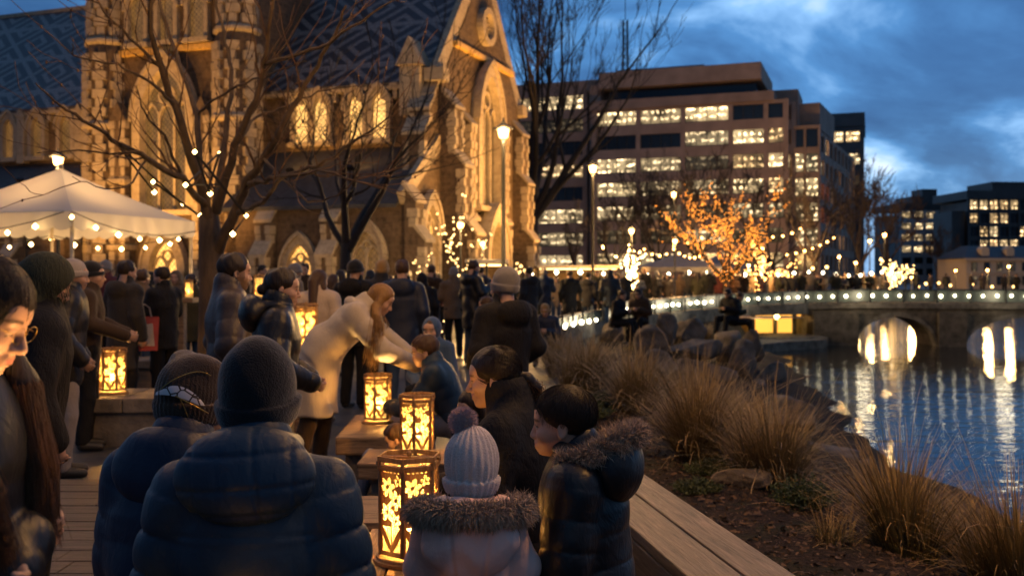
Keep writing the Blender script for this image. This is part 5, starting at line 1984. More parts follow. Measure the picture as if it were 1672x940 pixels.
def head_shape(fem=False, child=False):
    jr = .058 if not child else .056
    cz = -.100 if not child else -.090
    pr = [ell((0, -.014, .036), (.074, .094, .080)), ell((0, .030, -.025), (.060 if not fem else .057, .060, .078), .03),
          cone((0, .020, -.030), (0, .056, cz + .016), jr, .026, .03),
          ell((-.040, .058, -.026), (.021, .024, .020), .025), ell((.040, .058, -.026), (.021, .024, .020), .025),
          cone((-.034, .074, .021), (.034, .074, .021), .0115, .0115, .018),
          ell((0, .068, .045), (.05, .022, .03), .03)]
    pr += [ell((s * .031, .096, .001), (.0165, .0145, .0105), .010, '-') for s in (-1, 1)]
    pr += [ell((s * .031, .0765, .0005), (.0125, .0130, .0110), .004) for s in (-1, 1)]
    pr += [cone((s * .020, .0905, .0065), (s * .043, .0845, .0055), .0030, .0026, .006) for s in (-1, 1)]     # upper lids
    pr += [cone((0, .088, .008), (0, .111 if not child else .104, -.030), .0075, .0105, .010), ell((0, .106 if not child else .1, -.034), (.0115, .012, .0095), .006)]
    pr += [ell((s * .0125, .0965, -.036), (.0075, .010, .0070), .006) for s in (-1, 1)]
    pr += [ell((0, .084, -.062), (.026, .018, .017), .015),
           cone((-.018, .0930, -.0570), (.018, .0930, -.0570), .0052, .0052, .005), cone((-.015, .0930, -.0675), (.015, .0930, -.0675), .0060, .0060, .005),
           cone((-.021, .099, -.0620), (.021, .099, -.0620), .0022, .0022, .004, '-'),
           ell((0, .074, cz + .006), (.019, .017, .015), .016)]
    for s in (-1, 1):
        M = Euler((R(12), 0, R(-s * 22))).to_matrix()
        pr += [ell((s * .077, -.010, -.010), (.0085, .020, .032), .006, '+', M), ell((s * .0855, -.006, -.008), (.005, .011, .020), .004, '-', M)]
    return pr


def finger_prims(w, d, n, curl=0.7, k=1.0, sgn=1):
    """hand: palm + four fingers + thumb, w = wrist, d = forearm direction, n = palm normal"""
    d = d / np.linalg.norm(d)
    n = n - d * float(n @ d); n = n / (np.linalg.norm(n) + 1e-9)
    s = np.cross(d, n) * sgn
    pr = []
    Mx = np.stack([s, d, n], 1)
    pr.append(ell(w + d * .045 * k, (.038 * k, .052 * k, .016 * k), .012, '+', Matrix(Mx.tolist())))
    for i, (o, L) in enumerate(((-.029, .034), (-.010, .040), (.010, .037), (.028, .029))):
        b = w + d * .085 * k + s * o * k
        c1, c2 = curl, curl * 2.1
        p1 = b + (d * math.cos(c1) + n * math.sin(c1)) * L * k
        p2 = p1 + (d * math.cos(c2) + n * math.sin(c2)) * L * .9 * k
        pr += [cone(b, p1, .0092 * k, .0084 * k, .003), cone(p1, p2, .0084 * k, .0068 * k, .002)]
    b = w + d * .030 * k - s * .034 * k
    p1 = b + (d * .7 - s * .55 + n * .45) * .036 * k
    p2 = p1 + (d * .8 - s * .1 + n * .6) * .028 * k
    pr += [cone(b, p1, .0115 * k, .0098 * k, .006), cone(p1, p2, .0098 * k, .0078 * k, .003)]
    return pr


def body_prims(J, fem=False, child=False, hands=True, curl=0.7, palm=None):
    k = J['k']
    fr = J['front']
    up = J['neck'] - J['chest']; up = up / np.linalg.norm(up)
    pr = [inhead(J, head_shape(fem, child))]
    pr.append(cone(J['head'] + J['Rh'] @ v3(0, -.022, -.055) * J['hs'], J['neck'] + fr * .0, (.050 if fem or child else .056) * J['hs'], (.056 if fem or child else .064) * k, .022))
    pr.append(cone(J['pel'], J['chest'], .125 * k, .14 * k, .03, flat=(fr, .7)))
    pr.append(cone(J['chest'], J['neck'] - up * .06 * k, .14 * k, .07 * k, .03, flat=(fr, .7)))
    for s in 'LR':
        pr.append(cone(J['neck'] - up * .05 * k, J['sh' + s], .05 * k, .045 * k, .03))
        pr.append(cone(J['sh' + s], J['el' + s], .045 * k, .036 * k, .02))
        pr.append(cone(J['el' + s], J['wr' + s], .036 * k, .027 * k, .01))
        pr.append(cone(J['hip' + s], J['kn' + s], .07 * k, .05 * k, .02))
        pr.append(cone(J['kn' + s], J['an' + s], .05 * k, .036 * k, .02))
        if hands:
            d = J['wr' + s] - J['el' + s]
            sg = -1 if s == 'L' else 1
            n = v3(-sg, .2, .1) if palm is None else v3(*palm)
            pr += finger_prims(J['wr' + s], d, n, curl, J['k'] * (0.92 if fem or child else 1.0), sg)
    return pr


def bounds(J, names=None, pad=.25):
    pts = np.array([J[n] for n in J if isinstance(J[n], np.ndarray) and J[n].shape == (3,) and n != 'front' and (names is None or n in names)])
    return pts.min(0) - pad, pts.max(0) + pad


def skin_tone(V, J, lips=(0.42, 0.16, 0.13), brow=(0.02, 0.013, 0.01), stubble=0.0, brow_a=0.85, iris=(0.02, 0.012, 0.008), lowered=False):
    q = ((V - J['head']) @ J['Rh']) / J['hs']
    col = np.zeros((len(V), 4), np.float32)
    x, y, z = q[:, 0], q[:, 1], q[:, 2]

    def put(m, c):
        m = np.clip(m, 0, 1)[:, None]
        a = col[:, 3:4]
        col[:, :3] = col[:, :3] * (1 - m) + np.array(c, np.float32) * m
        col[:, 3:4] = np.maximum(a, m)
    if stubble:
        put(stubble * (np.clip((-.035 - z) / .02, 0, 1) * (y > .01) * np.clip((np.abs(x) - .0) / .001, 0, 1)), (0.05, .035, .025))
        put(stubble * ((np.abs(x) > .035) & (z < .02) & (y > -.01) & (y < .05)), (0.06, .04, .03))
    put((np.abs(x) < .021) * (y > .082) * np.clip(1 - np.abs(z + .0625) / .0095, 0, 1) * 1.6, lips)
    for s in (-1, 1):
        bx = s * x
        arc = .0235 + .004 * np.sin((bx - .012) / .042 * 3.1)
        put(brow_a * (bx > .013) * (bx < .054) * (y > .055) * np.clip(1.5 - np.abs(z - arc) / .0038, 0, 1), brow)
        e = np.sqrt(((bx - .031) / .0125) ** 2 + ((z - .0005) / .0085) ** 2)
        if lowered:
            put((np.abs(z + .006 + .12 * (bx - .031) ** 2 / .012) < .0018) * (np.abs(bx - .031) < .014) * (y > .07), (0.03, .02, .015))
            continue
        put((e < .95) * (y > .08), (0.55, .5, .46))
        put((np.sqrt((bx - .031) ** 2 + z ** 2) < .0062) * (y > .082), iris)
        put((e < 1.25) * (e > .8) * (z > .002) * (y > .076), (0.03, .02, .015))
    return col


HAIRPL = [half((0, .0, -.008), (0, .78, -1.0))]


def hair_short(J, th=.014, low=0.0, wave=.004):
    def pert(P):
        return np.sin(P[:, 0] * 95 + P[:, 2] * 40) * np.sin(P[:, 1] * 80 + P[:, 2] * 55) * wave
    base = ell((0, -.015, .038), (.0755, .0955, .0815))

    def b2(P):
        s_ = (P[:, 2] + .018 + low - .74 * P[:, 1]) / 1.24
        g = np.clip(s_ / .055, 0, 1)
        top = 1 + .5 * np.clip((P[:, 2] - .05) / .07, 0, 1)
        return base[0](P) - th * .9 * g ** .6 * top * (.85 + .3 * np.sin(P[:, 0] * 60 + P[:, 1] * 35) * wave / .003) + pert(P) * g
    return [inhead(J, [(b2, 0, '+'), half((0, .0, -.018 - low), (0, .74, -1.0), .003)])]


def hair_drape(J, prims_fig, th=.014, front=.070, k=.02):
    """long hair: cap in the head frame + locks given in figure coordinates"""
    base = ell((0, -.015, .038), (.0755, .0955, .0815))

    def b2(P):
        s_ = (P[:, 2] + .052 - 1.18 * P[:, 1]) / 1.5
        g = np.clip(s_ / .045, 0, 1)
        return base[0](P) - th * g ** .6 + .0015 * np.sin(P[:, 0] * 150)
    cap = inhead(J, [(b2, 0, '+'), half((0, .0, -.052), (0, 1.18, -1.0), .003)])
    return [cap] + prims_fig


def hp(J, x, y, z): return J['head'] + J['Rh'] @ v3(x, y, z) * J['hs']


def strands(name, J, mat, parent, n=1400, th=.016, seed=1, rad=.0011, low=0.0, maxphi=2.3, crown=(0, -.045, .12), stray=.05):
    """fine hair lying on the cap: meridian curves from the crown, cut at the hairline"""
    r = random.Random(seed)
    mb = MB()
    c = np.array([0, -.016, .040]); rr = np.array([.074 + th, .094 + th, .080 + th * 1.15])
    ax = np.array(crown) - c; ax = ax / np.linalg.norm(ax)
    a1 = np.cross(ax, [1, 0, 0]); a1 /= np.linalg.norm(a1)
    a2 = np.cross(ax, a1)
    for i in range(n):
        th0 = r.uniform(0, 2 * PI); ph = r.uniform(0.02, 1.2)
        tw = r.gauss(0, .25)
        L = r.uniform(.5, 1.1)
        st = r.random() < stray
        pts = []
        for j in range(7):
            f = ph + L * j / 6
            if f > maxphi: break
            t_ = th0 + tw * j / 6
            d = ax * math.cos(f) + (a1 * math.cos(t_) + a2 * math.sin(t_)) * math.sin(f)
            p = c + d * rr * (1.0 + (.003 + (.012 if st else 0.004) * r.random() + (.05 * (j / 6) ** 2 if st else 0)))
            if p[2] < -.018 - low + .74 * p[1] - 0.006: break
            pts.append(Vector((J['head'] + J['Rh'] @ (p * J['hs']).astype(np.float32)).tolist()))
        if len(pts) < 3: continue
        m = len(pts)
        mb.tube(pts, [rad * (1.0 - .75 * q / (m - 1)) for q in range(m)], 3, caps=False)
    return mb.build(name, mat, parent, True)


def beanie(J, tall=0.0, rib=0, amp=.0018, slouch=0.0, cuffz=(-.018, .040), tilt=12, th=.014):
    Rt = np.array(Euler((R(tilt), 0, 0)).to_matrix(), dtype=np.float32)
    dome = ell((0, -.014 - slouch, .046 + tall * .5), (.077 + th, .097 + th, .084 + th + tall))
    cz0, cz1 = cuffz
    cuff = ell((0, -.014, .034), (.077 + th + .011, .097 + th + .011, .130))

    def f(P):
        q = P @ Rt
        d1 = np.maximum(dome[0](q), -(q[:, 2] - cz0))
        d2 = smax(smax(cuff[0](q), -(q[:, 2] - cz0), .010), q[:, 2] - cz1, .008)
        d = smin(d1, d2, .004)
        if rib:
            a = np.arctan2(q[:, 0], q[:, 1] + .014)
            d = d - amp * np.cos(a * rib)
        d = d + .0025 * np.sin(q[:, 0] * 38 + q[:, 2] * 21) * np.sin(q[:, 1] * 33 + q[:, 2] * 17)
        return d
    return [inhead(J, [(f, 0, '+')])]


def jacket_prims(J, fat=.03, pitch=0.0, amp=.010, length=0.14, collar=.05, hood=None, crn=.008, arm=1.0, waist=1.0, shoulder=1.0, flat=.68, armfold=None):
    k = J['k']
    fr = J['front']
    up = J['neck'] - J['chest']; up = up / np.linalg.norm(up)
    low = J['pel'] - J['pel'] * 0
    dn = J['pel'] - J['chest']; dn = dn / np.linalg.norm(dn)
    bf = (pitch * k, amp) if pitch else None
    bf2 = armfold if armfold else ((pitch * k * .95, amp * .85) if pitch else None)
    bot = J['pel'] + dn * length * k
    Rw = (.150 + fat) * k
    pr = [cone(bot, J['chest'] + up * .06 * k, Rw * waist, (.162 + fat) * k, .03, flat=(fr, flat), baf=bf),
          cone(J['chest'] + up * .04 * k, J['neck'] - up * .045 * k, (.160 + fat) * k, (.085 + fat * .7) * k, .05, flat=(fr, flat), baf=bf)]
    for s in 'LR':
        sh, el, wr = J['sh' + s], J['el' + s], J['wr' + s]
        pr.append(cone(J['neck'] - up * .06 * k, sh + up * .005, (.066 + fat * .6) * k, (.052 + fat * .85) * k * shoulder, .055))
        pr.append(cone(sh, el, (.056 + fat * .85) * k * arm * shoulder, (.050 + fat * .8) * k * arm, .034, baf=bf2))
        pr.append(cone(el, wr, (.052 + fat * .8) * k * arm, (.038 + fat * .5) * k * arm, .016, baf=bf2))
    # hem cut
    pr.append(half(bot + dn * .02 * k, dn, .012))
    if collar:
        c0, c1 = J['neck'] - up * .05 * k, J['neck'] + up * collar * k + fr * .01 * k
        pr.append(cone(c0, c1, (.088 + fat * .5) * k, (.080 + fat * .35) * k, .02))
        pr.append(cone(c1 - up * .075 * k + fr * .008 * k, c1 + up * .10 * k + fr * .02 * k, (.060 + fat * .15) * k, (.074 + fat * .2) * k, .008, '-'))
    if hood == 'down':
        pr.append(ell(J['neck'] - fr * .105 * k - up * .045 * k, (.150 * k, .075 * k, .105 * k), .025))
        pr.append(ell(J['neck'] - fr * .060 * k + up * .075 * k, (.105 * k, .062 * k, .075 * k), .018, '-'))
    # crumples
    sd = random.Random(int(abs(float(J['head'][2])) * 1e4)).random() * 40

    def crumple(P, prs=comb(pr)):
        d = prs(P)
        q = P * 9 + sd
        w = np.sin(q[:, 0] * 1.3 + 2.1 * np.sin(q[:, 2] * .9)) * np.sin(q[:, 2] * 1.7 + 1.6 * np.sin(q[:, 1] * 1.2)) + .5 * np.sin(q[:, 1] * 3.1 + q[:, 2] * 2.3 + np.sin(q[:, 0] * 2.7))
        return d + crn * .6 * w
    return [(crumple, 0, '+')]


def trouser_prims(J, fat=.012, flare=1.0):
    k = J['k']
    pr = [cone(J['hipL'] * .8 + J['pel'] * .2, J['hipR'] * .8 + J['pel'] * .2, .108 * k, .108 * k, .02)]
    for s in 'LR':
        pr.append(cone(J['hip' + s], J['kn' + s], (.086 + fat) * k, (.062 + fat) * k, .02))
        pr.append(cone(J['kn' + s], J['an' + s], (.060 + fat) * k, (.048 + fat) * k * flare, .015))

    f = comb(pr)

    def cr(P):
        q = P * 14
        return f(P) + .005 * np.sin(q[:, 2] * 1.9 + 1.4 * np.sin(q[:, 0] * 1.3) + q[:, 1]) * np.sin(q[:, 0] * 1.1 + q[:, 1] * 1.7)
    return [(cr, 0, '+')]


def shoe_prims(J, fdir=(0, 1, 0)):
    k = J['k']
    pr = []
    f = v3(*fdir)
    for s in 'LR':
        a = J['an' + s]
        pr += [cone(a - v3(0, 0, .035 * k), a + f * .15 * k - v3(0, 0, .05 * k), .045 * k, .036 * k, .02), cone(a, a - v3(0, 0, .03 * k), .048 * k, .045 * k, .02)]
    pr.append(half(v3(0, 0, min(float(J['anL'][2]), float(J['anR'][2])) - .088 * k), (0, 0, -1), .004))
    return pr


def fur_trim(name, path, rad, n, length, mat, parent, seed=2, droop=.25, width=.0019, core=True):
    r = random.Random(seed)
    pts = [Vector(p) for p in path]
    mb = MB()
    if core:
        mb.tube(pts, rad * .75, 8)
    seg = [(a, b) for a, b in zip(pts, pts[1:])]
    Ls = [(b - a).length for a, b in seg]
    for i in range(n):
        a, b = r.choices(seg, Ls)[0]
        u = r.random()
        t = unit(b - a)
        d = rand_perp(t, r)
        p = a.lerp(b, u) + d * rad * r.uniform(.55, .8)
        cl = mnoise.noise(p * 55)
        L = length * r.uniform(.35, 1.15) * (1 + .5 * cl)
        dd = unit(d + t * (r.gauss(0, .35) + 1.3 * mnoise.noise(p * 38 + Vector((9, 0, 0)))) + Vector((r.gauss(0, .25), r.gauss(0, .25), r.gauss(0, .25) - droop)))
        q = p + dd * L * .55
        e = p + unit(dd + Vector((0, 0, -droop)) + rand_perp(dd, r) * .25) * L
        s = unit(dd.cross(Vector((r.gauss(0, 1), r.gauss(0, 1), r.gauss(0, 1))))) * width * r.uniform(.6, 1.2)
        mb.add([p - s, p + s, q + s * .7, q - s * .7, e], [(0, 1, 2, 3), (3, 2, 4)])
    return mb.build(name, mat, parent)


# ------------------------------------------------------------------ cloth, hair, skin materials
M_navy = fabric('navy_puffer_nylon', (0.019, 0.040, 0.070), 0.50, 0.26, 7, var=.25, spec=.3)
M_navy2 = fabric('dark_navy_nylon', (0.016, 0.024, 0.050), 0.50, 0.26, 7, var=.25, spec=.3)
M_blackp = fabric('black_puffer_nylon', (0.010, 0.010, 0.012), 0.40, 0.32, 7, var=.3, spec=.4)
M_blackm = fabric('matt_black_cloth', (0.013, 0.013, 0.015), 0.7, 0.5, 10, spec=.15)
M_brownp = fabric('brown_grey_nylon', (0.055, 0.042, 0.038), 0.45, 0.3, 8)
M_pinkp = fabric('dusty_pink_nylon', (0.74, 0.48, 0.42), 0.55, 0.28, 8, var=.12)
M_beige = fabric('beige_wool_coat', (0.42, 0.365, 0.295), 0.9, 0.3, 6, 500, .3, .12)
M_whitep = fabric('cream_puffer_nylon', (0.50, 0.40, 0.30), 0.5, 0.45, 12, var=.12)
M_greycoat = fabric('charcoal_coat_wool', (0.030, 0.029, 0.032), 0.85, 0.4, 9, 600, .1, spec=.15)
M_browncoat = fabric('dark_brown_coat', (0.050, 0.033, 0.022), 0.8, 0.4, 9, 600, .1, spec=.15)
M_olive = fabric('olive_parka', (0.040, 0.038, 0.024), 0.75, 0.45, 9, spec=.15)
M_tan = fabric('tan_jacket', (0.13, 0.085, 0.05), 0.75, 0.45, 9)
M_bluekid = fabric('blue_fleece', (0.035, 0.075, 0.16), 0.85, 0.3, 9, 500, .3)
M_white = fabric('white_sweater', (0.50, 0.43, 0.36), 0.9, 0.4, 9, 400, .3)
M_jeans = fabric('blue_denim', (0.030, 0.055, 0.105), 0.85, 0.5, 14, 900, 0, .3)
M_paljeans = fabric('pale_blue_trousers', (0.20, 0.215, 0.26), 0.85, 0.5, 16, 700, 0, .12)
M_greytr = fabric('light_grey_trousers', (0.26, 0.23, 0.215), 0.85, 0.5, 12)
M_blacktr = fabric('black_trousers', (0.013, 0.013, 0.015), 0.8, 0.5, 12, spec=.15)
M_shoe = simple('dark_shoe', (0.02, 0.018, 0.016), 0.5)
M_shoe_w = simple('pale_trainer', (0.35, 0.32, 0.29), 0.6)
M_knit_blk = knit('black_knit', (0.012, 0.013, 0.016))
M_knit_brn = knit('brown_knit', (0.062, 0.038, 0.026))
M_knit_gry = knit('grey_knit', (0.20, 0.19, 0.185))
M_knit_pal = knit('pale_grey_knit', (0.36, 0.325, 0.30))
M_knit_mauve = knit('mauve_pompom_yarn', (0.70, 0.48, 0.46))
M_knit_rib = knit('pale_mauve_ribbed_knit', (0.64, 0.55, 0.52))
M_knit_red = knit('amber_knit', (0.34, 0.20, 0.07))
M_hair_d = hairmat('dark_brown_hair', (0.006, 0.0045, 0.004), (0.030, 0.019, 0.012))
M_hair_b = hairmat('brown_hair', (0.022, 0.012, 0.007), (0.085, 0.046, 0.022))
M_hair_bl = hairmat('blonde_hair', (0.085, 0.045, 0.014), (0.33, 0.18, 0.055))
M_hair_lit = hairmat('warm_lit_hair', (0.030, 0.014, 0.008), (0.13, 0.058, 0.022))  # warm light on loose strands put into their colour
M_skin = skinmat('skin', (0.47, 0.285, 0.20))
M_skin2 = skinmat('warm_skin', (0.42, 0.25, 0.165))
M_fur = hairmat('grey_brown_fur', (0.17, 0.115, 0.080), (0.60, 0.46, 0.34), 0.7)
M_fur_y = hairmat('mustard_lining_fur', (0.12, 0.075, 0.02), (0.40, 0.26, 0.07), 0.7)
M_fur_g = hairmat('dark_green_shag', (0.014, 0.017, 0.010), (0.055, 0.058, 0.034), 0.8)
M_wire = simple('thin_gold_wire', (0.45, 0.28, 0.08), 0.35, 0.9)
M_zip = simple('metal_zip', (0.25, 0.2, 0.14), 0.35, 0.9)


def figure(label, J, px=None, py=None, d=None, heading=0, loc=None, group=None, name='person', skin=None, h=.008, fem=False, child=False, hands=True, curl=.7, palm=None, stubble=0.0, lowered=False):
    """an Empty at the feet with the body mesh; returns the Empty"""
    if loc is None:
        w = W(px, py, d)
        hl = J['head']
        c, s = math.cos(R(heading)), math.sin(R(heading))
        loc = (w.x - (hl[0] * c - hl[1] * s), w.y - (hl[0] * s + hl[1] * c), 0)
    t = thing(name, label, 'person', loc, R(heading), group)
    lo, hi = bounds(J, None, .18)
    lo[2] = max(lo[2], -0.02) if lo[2] > -.2 else lo[2]
    pr = body_prims(J, fem, child, hands, curl, palm)
    V, F = surfnet(comb(pr), lo, hi, h)
    np_mesh('body', V, F, skin or M_skin, t, True, skin_tone(V, J, stubble=stubble, lowered=lowered))
    return t


def part(t, name, prims, J, mat, h, pad=.28, names=None, **kw):
    lo, hi = bounds(J, names, pad)
    return sdf_obj(name, prims, lo, hi, h, mat, t, **kw)


UPPER = ('pel', 'chest', 'neck', 'shL', 'shR', 'elL', 'elR', 'wrL', 'wrR')
LOWER = ('pel', 'hipL', 'hipR', 'knL', 'knR', 'anL', 'anR')
HEADN = ('head',)


def ztop(py, d): return CAMH - (py - HORY) / FPX * d


# ================================================================== the people close to the camera
# --- man in the navy puffer jacket and black beanie, back to us
J = pose('sit', 1.76, lean=9, head=(-14, -7, 2), seat=.47, shw=1.0, hs=1.0, fwd=.02,
         arms=dict(elL=(-.230, .05, .72), wrL=(-.15, .28, .62), elR=(.230, .05, .72), wrR=(.15, .28, .62)))
t = figure('man seen from behind in navy quilted puffer jacket and black beanie', J, 426, 640, 2.62, 3, h=.007, stubble=.3)
jk = jacket_prims(J, .030, .100, .024, .06, .05, None, .006, 1.02, 1.0, .98, .72)
up_ = (J['neck'] - J['chest']); up_ /= np.linalg.norm(up_)
fr_ = J['front']
part(t, 'jacket', jk, J, M_navy, .0065, .30, UPPER)
# the big hood lying on his back, with panel seams pressed in
hc = J['neck'] - fr_ * .115 - up_ * .030
Mh = Euler((R(-16), 0, 0)).to_matrix()
hood = [ell(hc, (.172, .078, .118), .02, '+', Mh), ell(J['neck'] + up_ * .045 - fr_ * .03, (.128, .115, .050), .045),
        ell(J['neck'] + up_ * .095 + fr_ * .015, (.098, .100, .085), .02, '-')]
fh = comb(hood)


def hood_f(P):
    q = (P - hc)
    d_ = fh(P)
    for xx in (-.118, .035, .122):
        s_ = np.abs(q[:, 0] - xx + q[:, 2] * .12)
        d_ = d_ + .0042 * np.exp(-(s_ / .006) ** 2) * (q[:, 1] < .02)
    for zz_ in (.060, -.018, -.082):
        s_ = np.abs(q[:, 2] - zz_ - q[:, 0] * .05)
        d_ = d_ + .0042 * np.exp(-(s_ / .006) ** 2) * (q[:, 1] < .02)
    return d_


sdf_obj('hood', [(hood_f, 0, '+')], J['neck'] - .30, J['neck'] + .26, .0055, M_navy, t)
part(t, 'trousers', trouser_prims(J), J, M_blacktr, .012, .2, LOWER)
part(t, 'shoes', shoe_prims(J), J, M_shoe, .012, .2, LOWER)
part(t, 'hair', hair_short(J, .008, .02), J, M_hair_d, .006, .18, HEADN)
part(t, 'beanie', beanie(J, .030, 0, 0, .006, (-.030, .030), 14, .016), J, M_knit_blk, .0042, .24, HEADN)

# --- person in the brown beanie and dark puffer jacket at the left
J = pose('sit', 1.70, lean=10, head=(-26, -16, 0), seat=.435, shw=.88, fwd=.03,
         arms=dict(elL=(-.205, .10, .68), wrL=(-.10, .30, .62), elR=(.22, .10, .68), wrR=(.12, .32, .62)))
t = figure('seated person in brown knitted hat with a pale patterned patch and dark navy puffer jacket', J, 320, 632, 3.05, -16, h=.009, fem=True)
part(t, 'jacket', jacket_prims(J, .038, .105, .012, .06, .05, None, .008, 1.12), J, M_navy2, .0075, .3, UPPER)
fr_ = J['front']; up_ = (J['neck'] - J['chest']); up_ /= np.linalg.norm(up_)
hood = [ell(J['neck'] - fr_ * .100 - up_ * .035, (.150, .062, .112), .02, '+', Euler((R(-14), 0, 0)).to_matrix()), ell(J['neck'] + up_ * .045 - fr_ * .02, (.125, .115, .05), .04), ell(J['neck'] + up_ * .10 + fr_ * .015, (.098, .10, .085), .02, '-')]
sdf_obj('hood', hood, J['neck'] - .30, J['neck'] + .26, .007, M_navy2, t)
part(t, 'trousers', trouser_prims(J), J, M_blacktr, .014, .2, LOWER)
part(t, 'shoes', shoe_prims(J), J, M_shoe, .014, .2, LOWER)
part(t, 'hair', hair_short(J, .012, .05), J, M_hair_b, .006, .18, HEADN)
hat = beanie(J, .022, 46, .0016, .01, (-.040, .028), 10, .018)
# the crown of this hat is square-cornered: two soft points
hat = hat + [inhead(J, [ell((-.058, -.055, .150), (.034, .040, .034))], .045), inhead(J, [ell((.050, -.02, .140), (.034, .045, .026))], .05)]
ho = part(t, 'hat', hat, J, M_knit_brn, .0042, .26, HEADN)
M_patch = NT('pale_patterned_patch')
_v = M_patch.new('ShaderNodeTexVoronoi', feature='DISTANCE_TO_EDGE'); M_patch.put(_v.inputs['Vector'], M_patch.coord('Object')); _v.inputs['Scale'].default_value = 34
M_patch = M_patch.set(col=M_patch.mix(M_patch.math('GREATER_THAN', _v.outputs['Distance'], .07), (.05, .03, .02), (.62, .56, .56)), rough=.7)


def on_hat(az, z, off=0.004, J=J):
    """point on the hat surface; az from the back of the head, + to the wearer's right"""
    a = R(az)
    rx, ry = .107, .127
    zz_ = (z - .046) / .125
    s_ = math.sqrt(max(.05, 1 - zz_ * zz_))
    x, y = rx * s_ * math.sin(a), -.022 - ry * s_ * math.cos(a)
    n_ = unit((x / rx ** 2, (y + .022) / ry ** 2, 0))
    return Vector(hp(J, x + n_.x * off, y + n_.y * off, z).tolist())


mb = MB()
N = 12
vs = []
for i in range(N + 1):
    u = i / N
    hh = .026 * math.sin(PI * u) ** .8
    az = 6 + 76 * u
    zc_ = .030 - .012 * u + .012 * math.sin(PI * u)
    vs += [on_hat(az, zc_ - .008, .0135), on_hat(az, zc_ + hh * .5, .0125), on_hat(az, zc_ + hh, .009)]
fs = []
for i in range(N):
    for k in range(2): fs.append((3 * i + k, 3 * i + k + 1, 3 * i + k + 4, 3 * i + k + 3))
mb.add(vs, fs)
mb.build('patch', M_patch, ho, True)
mb = MB()
mb.tube([on_hat(10 + 8 * q, .035 + .085 * math.sin(q / 9 * PI * .62), .009) for q in range(10)], .0017, 5)
mb.tube([on_hat(40 + 6 * q, .030 - .012 * q / 3, .018) for q in range(9)], .0022, 5)
mb.tube([on_hat(46 + 3 * q, .028 - .010 * q, .016) for q in range(9)], .0020, 5)
mb.build('gold_cord', M_wire, ho, True)
# scarf edge under the hat
mb = MB(); mb.tube([Vector((J['neck'] + v3(.085 * math.sin(a), -.075 * math.cos(a), .045 + .01 * math.sin(a * 3))).tolist()) for a in np.linspace(-1.6, 1.6, 14)], .028, 8); mb.build('scarf', M_greytr, t, True)

# --- the boy in the fur-trimmed hood, in profile to the left
J = pose('sit', 1.44, lean=8, head=(6, -4, 0), seat=.475, hs=1.10, fwd=.02,
         arms=dict(elL=(-.24, .08, .72), wrL=(-.10, .30, .66), elR=(.26, .05, .70), wrR=(.10, .28, .64)),
         legs=dict(knL=(-.12, .44, .63), knR=(.14, .46, .63)))
t = figure('boy in profile with short dark hair and black jacket with fur trimmed hood', J, 918, 692, 3.2, 74, h=.0045, child=True, skin=M_skin)
part(t, 'jacket', jacket_prims(J, .042, .115, .010, .10, .045, None, .010, 1.08, 1.0, 1.0, .78), J, M_blackp, .0065, .3, UPPER)
part(t, 'trousers', trouser_prims(J), J, M_blacktr, .012, .2, LOWER)
part(t, 'shoes', shoe_prims(J), J, M_shoe, .012, .2, LOWER)
part(t, 'hair', hair_short(J, .014, .012, .0012), J, M_hair_d, .0042, .18, HEADN)
strands('hair_strands', J, M_hair_d, t, 3600, .0150, 3, .0012, .020, stray=.08)
fr_ = J['front']; up_ = (J['neck'] - J['chest']); up_ /= np.linalg.norm(up_)
k_ = J['k']
hood = [ell(J['neck'] - fr_ * .110 - up_ * .03, (.150, .090, .120), .02), ell(J['neck'] + up_ * .03 - fr_ * .03, (.125, .12, .05), .04),
        ell(J['neck'] + up_ * .095 - fr_ * .055, (.108, .115, .085), .02, '-')]
hd = sdf_obj('hood', hood, J['neck'] - .36, J['neck'] + .26, .006, M_blackp, t)
# rim of the open hood: from the throat round behind the head
path = []
for q in np.linspace(0, 1, 22):
    a = R(-112 + 224 * q)                      # 0 = straight behind
    rr_ = .115 + .060 * math.cos(a / 2) ** 2
    path.append(J['neck'] + v3(math.sin(a) * .135, 0, 0) - fr_ * (math.cos(a) * rr_ + .010) + up_ * (.008 + .055 * max(0, math.cos(a))))
fur_trim('fur_trim', path, .028, 17000, .036, M_fur, hd, 5, .1)
path2 = [p - up_ * .022 + (J['neck'] - fr_ * .05 - p) * .22 for p in path[6:16]]
fur_trim('hood_lining', path2, .020, 1800, .03, M_fur_y, hd, 6, .2)

# --- the little girl in pink with the pompom hat
J = pose('stand', 1.045, lean=2, head=(4, -6, 0), hs=1.40, shw=.92,
         arms=dict(elL=(-.235, .03, 1.14), wrL=(-.19, .18, 1.02), elR=(.235, .03, 1.14), wrR=(.19, .18, 1.02)))
t = figure('little girl from behind in pale pompom hat and dusty pink coat with fur collar', J, 770, 772, 2.98, 0, h=.008, child=True)
part(t, 'coat', jacket_prims(J, .044, .0, .008, .22, .03, None, .010, 1.10, 1.10, 1.02, .80), J, M_pinkp, .0055, .3, UPPER)
fr_ = J['front']; up_ = (J['neck'] - J['chest']); up_ /= np.linalg.norm(up_)
hc2 = J['neck'] - fr_ * .100 - up_ * .070
hood = [ell(hc2, (.142, .062, .118), .02, '+', Euler((R(-10), 0, 0)).to_matrix()), ell(J['neck'] + up_ * .005 - fr_ * .03, (.135, .105, .045), .03), ell(J['neck'] + up_ * .105 + fr_ * .0, (.105, .10, .085), .02, '-')]
fh2 = comb(hood)


def hood_g(P):
    q = P - hc2
    d_ = fh2(P)
    for xx in (-.052, .052):
        d_ = d_ + .006 * np.exp(-((q[:, 0] - xx - np.sign(xx) * q[:, 2] * .12) / .006) ** 2) * (q[:, 1] < .02)
    return d_ + .003 * np.sin(q[:, 2] * 60 + np.sin(q[:, 0] * 40) * 1.4)


